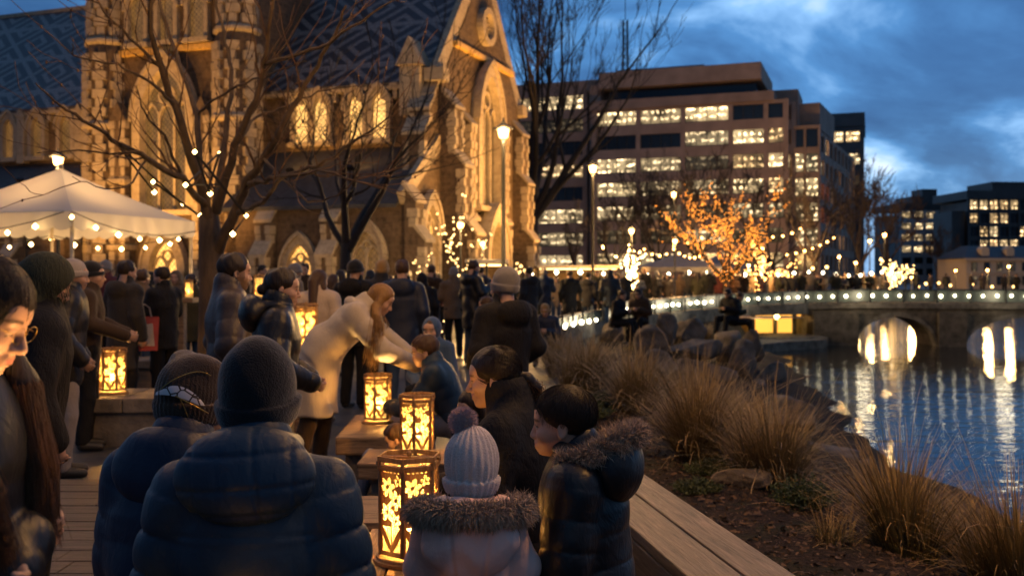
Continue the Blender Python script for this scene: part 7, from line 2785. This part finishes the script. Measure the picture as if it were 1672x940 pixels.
# left group
J = pose('stand', 1.70, lean=4, head=(2, -6, 0), arms=dict(elL=(-.26, -.04, 1.12), wrL=(-.22, .12, .93), elR=(.26, -.04, 1.12), wrR=(.22, .12, .93)))
quick('man in pale grey knitted cap and black jacket with light grey trousers', J, 122, 462, 7.8, -68, M_blackp, M_greytr, M_hair_b, coat=.18, fat=.05, pitch=.13, h=.010, hat=beanie(J, .004, 30, .0012, .004, (-.012, .034), 12), hatm=M_knit_pal, stubble=.2)
J = pose('stand', 1.70, lean=3, head=(-4, -4, 0), arms=dict(elL=(-.24, .05, 1.15), wrL=(-.14, .32, 1.05), elR=(.24, .05, 1.15), wrR=(.16, .34, 1.04)))
quick('man in dark beanie and brown jacket stretching a hand out, behind the grey capped man', J, 152, 450, 9.0, -74, M_browncoat, M_blacktr, M_hair_d, coat=.2, fat=.03, h=.011, hat=beanie(J, .004, 0, 0, .004, (-.01, .03), 12), hatm=M_knit_blk)
J = pose('stand', 1.74, lean=3, head=(-10, -8, 0))
quick('man in long black coat from behind under the marquee edge', J, 208, 455, 10.8, -30, M_greycoat, M_blacktr, M_hair_d, coat=.36, fat=.035, h=.012, hood='down')
J = pose('stand', 1.68, lean=2, head=(10, -6, 0), arms=dict(elL=(-.24, .05, 1.15), wrL=(-.10, .26, 1.12), elR=(.24, .05, 1.15), wrR=(.10, .26, 1.12)))
quick('dark haired man in black jacket facing left, hands together, under the marquee bulbs', J, 264, 452, 11.6, 64, M_blackm, M_blacktr, M_hair_d, coat=.18, fat=.03, h=.012)
quick('person in tan jacket partly hidden behind the man in the long black coat', pose('stand', 1.66, lean=2), 234, 458, 13.2, -20, M_tan, M_jeans, M_hair_b, coat=.2, fat=.03, h=.014)
quick('person in dark parka and blue jeans beside the narrow high table', pose('stand', 1.6, lean=3), 312, 470, 13.6, 20, M_olive, M_jeans, M_hair_d, coat=.2, fat=.035, h=.014)
J = pose('stand', 1.62, lean=3); quick('person with messy brown hair in grey jacket between the marquee poles', J, 86, 445, 10.5, -100, M_greycoat, M_blacktr, M_hair_b, coat=.2, h=.014)
J = pose('stand', 1.60, lean=3); quick('woman with light brown hair behind the grey capped man under the marquee', J, 104, 452, 12.0, 100, M_browncoat, M_blacktr, M_hair_b, hair='long', coat=.3, h=.014, fem=True)
# centre backs
J = pose('stand', 1.76, lean=2, head=(-8, -4, 0)); quick('man in black hooded jacket and dark cap left of the second tree', J, 582, 455, 11.8, -24, M_blackm, M_blacktr, M_hair_d, coat=.2, fat=.035, h=.012, hood='down', hat=beanie(J, .002, 0, 0, .004, (-.01, .03), 12), hatm=M_knit_blk)
J = pose('stand', 1.78, lean=2, head=(12, -2, 0)); quick('man in a glowing amber knitted cap and charcoal coat in the crowd', J, 624, 452, 13.4, -10, M_greycoat, M_blacktr, M_hair_b, coat=.3, fat=.03, h=.013, hat=beanie(J, .006, 0, 0, .004, (-.02, .03), 12), hatm=M_knit_red)
J = pose('stand', 1.76, lean=1, head=(6, -4, 0)); quick('man in dark navy jacket and blue jeans standing with his back turned', J, 657, 452, 11.6, 0, M_navy2, M_jeans, M_hair_b, coat=.22, fat=.038, h=.012, hood='down')
J = pose('stand', 1.30, lean=6, hs=1.15); quick('child in white sweater beside the man in the grey beanie', J, 793, 482, 12.5, 60, M_white, M_jeans, M_hair_b, coat=.1, fat=.03, h=.014, child=True)

# ------------------------------------------------------------------ crowd archetypes, copied with their parts
ARCH = []
M_sand = fabric('sand_jacket', (0.24, 0.18, 0.12), .8, .4, 9)
M_wine = fabric('wine_jacket', (0.10, 0.022, 0.022), .7, .4, 9)
CR_J = [M_blackm, M_greycoat, M_browncoat, M_navy2, M_olive, M_tan, M_blackp, M_brownp, M_sand, M_wine]
CR_NAME = ['black jacket', 'charcoal coat', 'dark brown coat', 'dark navy jacket', 'olive parka', 'tan jacket', 'glossy black jacket', 'brown grey puffer', 'sand jacket', 'wine red jacket']
HAIRN = {'short': 'short hair', 'long': 'long hair', 'hat': 'knitted hat', 'hood': 'hood up'}
specs = [('short', 1.74, .20, dict(), 'hands at the sides'), ('hat', 1.76, .18, dict(elL=(-.25, .04, 1.14), wrL=(-.10, .28, 1.10), elR=(.25, .04, 1.14), wrR=(.10, .28, 1.10)), 'hands held in front'),
         ('long', 1.64, .30, dict(), 'arms down'), ('short', 1.80, .32, dict(elR=(.27, .05, 1.16), wrR=(.16, .26, 1.28)), 'one hand raised'), ('hood', 1.70, .22, dict(), 'hands at the sides'), ('long', 1.62, .18, dict(elL=(-.25, .04, 1.14), wrL=(-.08, .26, 1.15), elR=(.25, .04, 1.14), wrR=(.08, .26, 1.15)), 'hands held in front')]
PROT = []


def proto_person(i):
    hair, H, coat, arms, desc = specs[i]
    J = pose('stand', H, lean=2 + i % 3, head=((-12, 8, 0, 16, -6, 10)[i], -6, 0), arms=arms)
    t = figure('x', J, loc=(0, 0, 0), h=.013, fem=hair == 'long')
    part(t, 'coat', jacket_prims(J, .034, 0, 0, coat, .05, 'down' if i in (0, 3) else None, .011), J, M_blackm, .017, .3, UPPER + ('knL', 'knR'))
    part(t, 'trousers', trouser_prims(J), J, M_blacktr, .018, .2, LOWER)
    part(t, 'shoes', shoe_prims(J), J, M_shoe, .018, .2, LOWER)
    if hair == 'hat': part(t, 'hat', beanie(J, .008, 0, 0, .004, (-.02, .03), 12), J, M_knit_gry, .012, .22, HEADN)
    elif hair == 'hood': part(t, 'hood', [inhead(J, [ell((0, -.025, .02), (.105, .12, .125)), ell((0, -.03, -.10), (.12, .11, .09), .04), ell((0, .09, -.02), (.066, .08, .085), .02, '-')])], J, M_blackm, .012, .3, HEADN)
    else:
        L = []
        if hair == 'long':
            for s in (-1, 1): L.append(cone(hp(J, s * .07, -.02, .02), J['neck'] + v3(s * .08, -.04, -.05), .03, .035, .03))
            L += [cone(hp(J, 0, -.09, -.02), J['neck'] + v3(0, -.11, -.20), .065, .04, .03)]
        part(t, 'hair', hair_drape(J, L, .014, .065) if L else hair_short(J), J, M_hair_b if i % 2 else M_hair_d, .011, .3, HEADN)
    return t, J


def recolour(t, jm, tm):
    for c in t.children:
        b = c.name.split('.')[0]
        if b in ('coat', 'hood', 'trousers'):
            c.material_slots[0].link = 'OBJECT'
            c.material_slots[0].material = jm if b != 'trousers' else tm


rc = random.Random(99)
PR = [proto_person(i) for i in range(len(specs))]
used_proto = [False] * len(specs)


def crowd(px, d, heading, i, jm, label, group, H=None, tm=None, py=None):
    t0, J = PR[i]
    t = t0 if not used_proto[i] else copy_tree(t0)
    used_proto[i] = True
    w = W(px, 450, d)
    s = rc.uniform(.95, 1.05) if H is None else H / specs[i][1]
    t.location = (w.x, d, 0)
    t.rotation_euler = (0, 0, R(heading))
    t.scale = (s * rc.uniform(.97, 1.06), s * rc.uniform(.97, 1.06), s)
    t['label'] = label; t['category'] = 'person'; t['group'] = group
    recolour(t, CR_J[jm], tm or (M_blacktr if rc.random() < .7 else M_jeans))
    return t


WHERE = [  # (px, depth, heading, archetype, jacket, text)
    (540, 15.5, -40, 5, 2, 'by the trunk of the second tree'), (558, 17, 30, 2, 1, 'right of the cream puffer woman'), (478, 16, -60, 1, 8, 'behind the glossy black jacket woman'),
    (500, 19, 160, 3, 2, 'in front of the glowing arched doorway'), (445, 18, 40, 4, 3, 'right of the front tree trunk'), (425, 21, -90, 0, 1, 'far behind the man in brown'), (603, 18, -10, 2, 8, 'between the dark cap man and amber cap man'),
    (690, 16.5, 20, 4, 0, 'just right of the jeans man'), (703, 20, -30, 3, 2, 'left of the white lit sapling'), (741, 19, 10, 1, 5, 'right of the white lit sapling'), (770, 17.5, -60, 3, 6, 'below the sapling lamp'), (716, 26, 150, 2, 9, 'behind the white lit sapling'),
    (786, 24, 30, 0, 3, 'below the porch lamp'), (756, 28, 90, 5, 1, 'farther back below the sapling lamp'), (640, 24, 170, 5, 2, 'far back beside the jeans man'), (668, 27, 90, 1, 4, 'far back left of the lit aisle window'),
    (866, 23, 40, 0, 1, 'just right of the grey beanie man'), (888, 27, 10, 1, 3, 'at the left end of the white stall'), (930, 26, 4, 3, 0, 'in the row just left of the slim lit tree'), (960, 28, -20, 0, 1, 'under the second street lamp'), (996, 27, 8, 4, 6, 'third from the slim lit tree'),
    (1020, 31, 30, 1, 0, 'close left of the slim lit tree'), (908, 33, 180, 2, 8, 'facing us in front of the white stall'), (946, 35, -70, 5, 5, 'farther back in front of the stall counter'), (852, 31, -30, 2, 2, 'at the right foot of the gable'), (836, 28, 60, 4, 4, 'half hidden behind the grey beanie man'),
    (975, 36, 170, 3, 4, 'facing us beyond the second street lamp'), (1010, 38, 100, 2, 7, 'beyond the row at the end of the stall'),
    (35, 15, -60, 0, 0, 'deep under the marquee at the far left'), (65, 18, 120, 2, 1, 'deep under the marquee near the back pole'), (135, 19, -150, 3, 2, 'under the marquee right of the near pole'), (176, 17, 150, 1, 9, 'under the marquee behind the brown jacket man'), (287, 17.5, -170, 4, 5, 'between the black jacket man and the trunk'), (250, 20, 90, 2, 0, 'far behind under the marquee corner'), (335, 23, -30, 0, 3, 'far back beyond the trunk'),
]
for (px, d, hd_, i, jm, txt) in WHERE:
    crowd(px, d, hd_, i, jm, 'onlooker in %s, %s, %s' % (CR_NAME[jm], HAIRN[specs[i][0]], txt), 'onlookers on the square')
# the far crowd behind the balustrade: nothing tells most of them apart
FARL = ['dark figure in the far crowd lined up behind the lit balustrade', 'long haired dark figure in the far crowd behind the lit balustrade', 'figure with a knitted hat in the far crowd behind the lit balustrade', 'hooded figure in the far crowd behind the lit balustrade']
fl = {'short': 0, 'long': 1, 'hat': 2, 'hood': 3}
k = 0
px = 1040
while px < 1440:
    for row in range(2):
        d = 40 + (px - 1040) * .05 + row * 5 + rc.uniform(-1.5, 1.5)
        i = rc.randrange(len(specs))
        crowd(px + rc.uniform(-5, 5) + row * 7, d, rc.choice((0, 10, -20, 30, 160, 190, 90, -90)) + rc.uniform(-15, 15), i, rc.randrange(10), FARL[fl[specs[i][0]]], 'far crowd behind the balustrade')
    px += 13.5
ORD = ['leftmost', 'second', 'third', 'fourth', 'fifth', 'sixth', 'seventh', 'eighth', 'ninth', 'tenth']
for i_, (px, d) in enumerate(sorted(((1440, 62), (1462, 64), (1496, 66), (1520, 70), (1545, 66), (1585, 72), (1604, 70), (1640, 72), (1660, 70), (1478, 70)))):
    i = rc.randrange(len(specs))
    # these stand on the bridge deck or the bank behind it
    crowd(px, 78 + i_ % 3, rc.uniform(0, 360), i, rc.randrange(8), ORD[i_] + ' tiny dark figure from the left on the promenade beyond the bridge', 'figures on the far promenade')

# seated on the rocks and by the grass
def sit_rock(label, px, py, d, heading, jm, hairm, seat, hat=None, hatm=None, lean=14, zoff=0.0, hair='short', child=False, H=1.66, phone=False):
    J = pose('sit', H, lean=lean, head=(0, -22, 0), seat=seat, arms=dict(elL=(-.24, .10, seat + .30), wrL=(-.06, .30, seat + .36), elR=(.24, .10, seat + .30), wrR=(.06, .30, seat + .36)), legs=dict(knL=(-.14, .40, seat + .12), knR=(.13, .42, seat + .10), anL=(-.13, .50, .09), anR=(.13, .54, .09)))
    t = quick(label, J, px, py, d, heading, jm, M_blacktr, hairm, coat=.1, fat=.04, h=.016, hat=hat(J) if hat else None, hatm=hatm, hair=hair)
    t.location.z = zoff
    if phone:
        c = (J['wrL'] + J['wrR']) / 2 + v3(0, .07, .05)
        m = MB(); m.box(c.tolist(), (.075, .010, .15), M=Matrix.Rotation(R(-30), 3, 'X')); 
        p_ = m.build('phone', M_black, None); p_.parent = None
        p_.matrix_world = Matrix.Translation(t.location) @ Matrix.Rotation(R(heading), 4, 'Z')
        props(p_, 'black phone in the hands of the person with a dark cap on the rocks', 'phone')
    return t


sit_rock('person in dark jacket sitting on the rocks, bent over, left of the pair', 1016, 520, 22.5, -120, M_blackm, M_hair_d, .42)
sit_rock('man in dark cap sitting on the rocks beneath the balustrade lights', 1042, 515, 23.0, 150, M_browncoat, M_hair_d, .45, lambda J: beanie(J, .002, 0, 0, .004, (-.01, .03), 12), M_knit_blk)
sit_rock('man in dark cap looking down at his phone on the boulders by the water', 1188, 521, 24.5, 130, M_blackm, M_hair_d, .55, lambda J: beanie(J, .002, 0, 0, .004, (-.01, .03), 12), M_knit_blk, zoff=-.12, phone=True)
sit_rock('person in olive jacket sitting just right of the man with the phone', 1208, 530, 24.8, -110, M_olive, M_hair_b, .48, zoff=-.14)
sit_rock('person in dark jacket and beanie sitting low behind the first grass tuft', 890, 520, 17.5, 170, M_navy2, M_hair_b, .30, lambda J: beanie(J, .006, 0, 0, .004, (-.02, .03), 12), M_knit_red, H=1.55)
sit_rock('child in grey bundle of clothes sitting at the edge of the grass', 866, 590, 9.0, 200, M_paljeans, M_hair_d, .12, H=1.0)


# ================================================================== rocks, grasses, shrubs on the bank
def rock(label, px, py, d, size, seed, flat=1.0, zoff=0.0, mat=None, rz=0, cubic=0.0, xy=None, z=None):
    """py is the row of the rock's base"""
    r = random.Random(seed)
    bm = bmesh.new()
    bmesh.ops.create_icosphere(bm, subdivisions=4, radius=1.0)
    planes = [(unit((r.gauss(0, 1), r.gauss(0, 1), r.gauss(0, .8))), r.uniform(.52, .86)) for _ in range(12)]
    for v in bm.verts:
        p = v.co.normalized()
        if cubic:
            m_ = max(abs(p.x), abs(p.y), abs(p.z)); p = p.lerp(p / m_, cubic)
        for n_, dd in planes:
            q = p.dot(n_)
            if q > dd: p = p - n_ * (q - dd) * .97
        p = p * (1 + .13 * mnoise.noise(p * 1.6 + Vector((seed, 0, 0))) + .05 * mnoise.noise(p * 5 + Vector((0, seed, 0))))
        v.co = Vector((p.x * size[0], p.y * size[1], p.z * size[2] * flat)) * .95
    me = bpy.data.meshes.new('boulder')
    bm.to_mesh(me); bm.free()
    me.polygons.foreach_set('use_smooth', [True] * len(me.polygons))
    me.materials.append(mat or M_rock)
    o = bpy.data.objects.new('boulder', me)
    C.objects.link(o)
    w = W(px, py, d)
    o.location = (w.x, d, w.z + size[2] * .8 + zoff)
    o.rotation_euler = (r.uniform(-.1, .1), r.uniform(-.1, .1), rz)
    return props(o, label, 'boulder', 'boulders on the bank')


rock('rounded boulder below the pair sitting under the balustrade lights', 1065, 588, 20.5, (.42, .40, .42), 1)
rock('tall upright boulder right of the sitting pair', 1090, 572, 22.5, (.32, .3, .50), 2)
rock('dark boulder behind the flat topped block', 1128, 572, 23.5, (.45, .4, .45), 3)
rock('long flat topped stone block in front of the man with the phone', 1122, 592, 21.5, (.80, .45, .30), 4, cubic=.75, rz=.2)
rock('boulder the man with the phone sits on', 1190, 590, 23.8, (.50, .5, .50), 5)
rock('boulder under the person in the olive jacket', 1226, 590, 24.4, (.42, .4, .46), 6)
rock('big leaning boulder below the man with the phone', 1212, 618, 21.5, (.42, .45, .48), 7, cubic=.3)
rock('broad low stone between grass and water, left of the wet boulder', 1150, 640, 19.5, (.70, .5, .40), 8, cubic=.5)
rock('wet boulder standing in the water at the end of the rocks', 1258, 636, 22.6, (.50, .45, .38), 9)
rock('small stone in the water beside the wet boulder', 1236, 645, 21.0, (.3, .3, .2), 10)
rock('dark rounded boulder at the left under the tall grass', 1022, 690, 12.5, (.36, .36, .32), 11)
rock('stone half buried between the rocks and the pale grass', 1078, 622, 18.5, (.42, .4, .34), 12)
rock('flat dark slab at the water edge behind the tall grass', 1290, 716, 14.2, (.52, .5, .34), 13, cubic=.8)
rock('low wide ledge of stone at the water behind the second grass', 1325, 778, 12.4, (.78, .6, .26), 14, cubic=.75)
rock('black rounded rock in the water edge right of the second grass', 1420, 802, 11.8, (.22, .22, .22), 15)
rock('small dark stone in the mulch near the green shrub', 1215, 800, 7.6, (.26, .20, .10), 16)
rock('boulder at the foot of the balustrade, left of the sitting pair', 1000, 566, 24.0, (.36, .34, .34), 17)
rock('boulder under the seated pair, beside the upright one', 1040, 566, 23.4, (.46, .4, .38), 18)


def grassmat(name, base, tip, seed):
    t = NT(name)
    at = t.new('ShaderNodeAttribute', attribute_name='tone')
    v = t.coord('Object')
    n = t.noise(v, 30, 2)
    sp = t.new('ShaderNodeSeparateColor'); t.put(sp.inputs[0], at.outputs['Color'])
    c = t.mix(sp.outputs[0], base, tip)
    c = t.mix(sp.outputs[1], c, dim(base, .55))
    return t.set(col=c, rough=.6, spec=.3)


M_gr = [grassmat('russet_grass', (0.075, 0.058, 0.022), (0.46, 0.34, 0.18), 1), grassmat('straw_grass', (0.085, 0.066, 0.028), (0.48, 0.37, 0.21), 2), grassmat('green_gold_grass', (0.055, 0.062, 0.018), (0.48, 0.31, 0.12), 3)]


def tuft(label, px, py, d, h, n, spread, mat, seed, droop=.35, stiff=.5, z=None, heads=0.0, wid=.0045, base_r=.14):
    """a grass tussock: several hundred separate tapering, arching blades from one crown"""
    r = random.Random(seed)
    w = W(px, py, d)
    zz_ = bank_z(w.x, d) if z is None else z
    V, F, Cc = [], [], []
    bias = np.array([r.gauss(0, .06), r.gauss(0, .06), 0])
    subs = [(r.gauss(0, base_r * .55), r.gauss(0, base_r * .55), r.uniform(.7, 1.12), r.gauss(0, .09), r.gauss(0, .09)) for _ in range(7)]
    for i in range(int(n * 1.3)):
        a = r.uniform(0, 2 * PI)
        tilt = abs(r.gauss(0, 1)) * spread
        L = h * r.uniform(.55, 1.12) * (1.0 if r.random() < .9 else 1.25)
        rad = base_r * math.sqrt(r.random())
        sb = r.choice(subs)
        L *= sb[2]
        p = np.array([math.cos(a) * rad * .6 + sb[0], math.sin(a) * rad * .6 + sb[1], -.02])
        aa = a + r.gauss(0, .5)
        if r.random() < .10: dr_k = 2.6
        else: dr_k = 1.0
        d_ = np.array([math.cos(aa) * math.sin(tilt), math.sin(aa) * math.sin(tilt), math.cos(tilt)]) + bias + np.array([sb[3], sb[4], 0])
        side = np.array([-math.sin(aa), math.cos(aa), 0]) * math.cos(r.uniform(-1, 1)) + np.array([0, 0, r.uniform(-.3, .3)])
        ns = 6
        wd = wid * .75 * r.uniform(.5, 1.4)
        tone = r.uniform(.55, 1.0)
        dead = 1.0 if r.random() < .12 else r.uniform(0, .35)
        o = len(V)
        dr = droop * r.uniform(.3, 1.5) * dr_k
        head = r.random() < heads
        for j in range(ns + 1):
            f = j / ns
            ww = wd * (1 - f ** 1.6) + .0004
            if head and f > .7: ww = wd * 1.1 * (1.05 - f) / .3 + .0006
            V += [p - side * ww, p + side * ww]
            Cc += [(min(1, f ** .8 * tone * 1.1), dead * (1 - f), 0, 1)] * 2
            d_ = d_ + np.array([0, 0, -dr * f * .55]) + np.array([math.cos(aa), math.sin(aa), 0]) * dr * .16 + np.array([r.gauss(0, .03), r.gauss(0, .03), 0])
            d_ = d_ / np.linalg.norm(d_)
            p = p + d_ * (L / ns)
        for j in range(ns):
            q = o + 2 * j
            F.append((q, q + 1, q + 3, q + 2))
    t = thing('grass_tuft', label, 'ornamental grass', (w.x, d, zz_), 0, 'ornamental grasses on the bank')
    np_mesh('blades', np.array(V, np.float32), np.array(F, np.int32), mat, t, False, np.array(Cc, np.float32))
    return t


tuft('feathery pale grass tuft beside the man in the grey beanie', 905, 598, 15.5, .82, 1100, .38, M_gr[1], 1, .40, heads=.4, wid=.006)
tuft('wide feathery grass tuft in front of the first balustrade lights', 962, 632, 13.2, .86, 1500, .50, M_gr[1], 2, .45, heads=.4, wid=.0055)
tuft('pale wispy grass tuft behind the fur hood of the boy', 1042, 672, 11.5, .80, 1300, .45, M_gr[1], 3, .40, heads=.5, wid=.005)
tuft('tallest russet grass tussock right of the boy', 1132, 772, 8.6, .98, 1700, .36, M_gr[0], 4, .42, heads=.2, wid=.0045)
tuft('second russet grass tussock between the tallest one and the water', 1262, 812, 7.9, .80, 1300, .40, M_gr[0], 5, .42, heads=.15, wid=.0045)
tuft('small grass tuft at the foot of the balustrade among rocks', 1110, 520, 26, .75, 700, .42, M_gr[1], 6, .4, heads=.4, wid=.009)
tuft('second small grass tuft at the foot of the balustrade, further right', 1150, 512, 28, .65, 600, .42, M_gr[1], 7, .4, heads=.4, wid=.009)
tuft('long bladed green gold grass in the right foreground against the water', 1478, 925, 6.1, .84, 900, .44, M_gr[2], 8, .36, wid=.0052)
tuft('long bladed grass in the bottom right corner of the picture', 1655, 950, 5.6, .76, 900, .46, M_gr[2], 9, .36, wid=.0052)
tuft('low grass tuft between the big tussock and the slab at the water', 1200, 745, 10.6, .60, 700, .45, M_gr[1], 10, .45, heads=.3, wid=.005)
tuft('low dark grass tuft below the right foreground grass', 1585, 905, 6.6, .50, 500, .5, M_gr[2], 11, .4, wid=.004)
tuft('grass tuft at the bank edge behind the rocks left of the water', 1105, 640, 15.5, .62, 700, .45, M_gr[1], 12, .42, heads=.4, wid=.006)
tuft('sparse grass tuft between timber bench and green shrub', 1360, 885, 5.9, .26, 160, .6, M_gr[2], 13, .5, wid=.003, base_r=.1)

M_leaf = [simple('dark_green_leaf', (0.035, 0.060, 0.018), .55, var=.5, nscale=30), simple('moss_green_leaf', (0.050, 0.065, 0.018), .6, var=.5, nscale=30)]


def shrub(label, px, py, d, h, rad, n, mat, seed, leaf=.03):
    r = random.Random(seed)
    w = W(px, py, d)
    t = thing('low_shrub', label, 'shrub', (w.x, d, bank_z(w.x, d)), 0, 'low green shrubs on the bank')
    mb = MB()
    for i in range(n):
        a = r.uniform(0, 2 * PI); rr_ = rad * math.sqrt(r.random()); hh = h * r.uniform(.4, 1.05) * (1 - .55 * (rr_ / rad) ** 2)
        b = Vector((math.cos(a) * rr_ * .5, math.sin(a) * rr_ * .5, -.01)); e_ = Vector((math.cos(a) * rr_, math.sin(a) * rr_, hh))
        mb.tube([b, b.lerp(e_, .5) + Vector((0, 0, .02)), e_], [.003, .0025, .0012], 3, caps=False)
        for q in range(9):
            f = .35 + .65 * q / 8
            p = b.lerp(e_, f)
            d_ = unit((r.gauss(0, 1), r.gauss(0, 1), r.uniform(.1, 1.2)))
            s_ = rand_perp(d_, r)
            L = leaf * r.uniform(.6, 1.3)
            mb.add([p, p + d_ * L * .5 + s_ * L * .17, p + d_ * L, p + d_ * L * .5 - s_ * L * .17], [(0, 1, 2, 3)])
    mb.build('foliage', mat, t)
    return t


shrub('spiky dark green low shrub in the mulch, nearest to the timber bench', 1312, 862, 6.9, .24, .24, 260, M_leaf[0], 1)
shrub('flat mossy green cushion plant below the tallest grass', 1172, 800, 8.0, .14, .30, 260, M_leaf[1], 2)
shrub('small mossy patch beside the bench corner behind the boy', 1140, 812, 7.2, .10, .2, 140, M_leaf[1], 3)
shrub('green cushion plant between the feathery grasses', 1005, 660, 12.0, .20, .36, 260, M_leaf[1], 4, .04)
shrub('low green ground plant at left of the dark rounded boulder', 960, 668, 11.0, .16, .3, 200, M_leaf[1], 5, .04)

# mulch chips and fallen leaves scattered over the bed: nobody could count them
M_chip = simple('bark_chip', (0.085, 0.050, 0.028), .85, var=.7, nscale=9)
r = random.Random(77)
mb = MB()
for i in range(14000):
    y = 2.6 + 9.0 * r.random() ** 1.3
    xl, xs = lerp_poly(BANKL2, y), lerp_poly(SHORE, y)
    x = xl + .08 + (xs - xl) * .62 * r.random()
    z = bank_z(x, y)
    s = r.uniform(.005, .030) * r.uniform(.5, 1)
    d_ = unit((r.gauss(0, 1), r.gauss(0, 1), r.gauss(0, .35))); e_ = unit(rand_perp(d_, r) * Vector((1, 1, .4)))
    p = Vector((x, y, z + .006))
    mb.add([p - d_ * s - e_ * s * .4, p + d_ * s - e_ * s * .35, p + d_ * s * .9 + e_ * s * .4, p - d_ * s * .8 + e_ * s * .45], [(0, 1, 2, 3)])
mb.build('mulch_chips', M_chip, kind='stuff', label='bark chips and fallen leaves littering the planting bed', cat='mulch')

# a red and white carrier bag hanging from the hand of the man under the marquee bulbs
M_bag = simple('red_white_bag', (0.36, 0.045, 0.04), .55, var=.3, nscale=9)
M_bag2 = simple('white_bag_panel', (0.5, 0.42, 0.36), .6, var=.2, nscale=9)
p = W(236, 535, 10.9)
t = thing('carrier_bag', 'red and white carrier bag hanging beside the man in the long black coat', 'bag', (p.x, 10.9, p.z - .25), R(25))
mb = MB()
mb.add([(-.13, -.05, 0), (.13, -.05, 0), (.13, .05, 0), (-.13, .05, 0), (-.15, -.03, .38), (.15, -.03, .36), (.15, .04, .37), (-.15, .04, .38)], [(3, 2, 1, 0), (0, 1, 5, 4), (1, 2, 6, 5), (2, 3, 7, 6), (3, 0, 4, 7)])
mb.build('bag_body', M_bag, t)
mb = MB(); mb.add([(-.06, -.054, .06), (.10, -.054, .05), (.08, -.044, .30), (-.05, -.044, .28)], [(0, 1, 2, 3)]); mb.build('panel', M_bag2, t)
for y_ in (-.025, .03):
    mb = MB(); mb.tube([(-.07, y_, .37), (-.05, y_, .47), (0, y_, .51), (.05, y_, .47), (.07, y_, .37)], .006, 5); mb.build('handle', M_bag2, t)
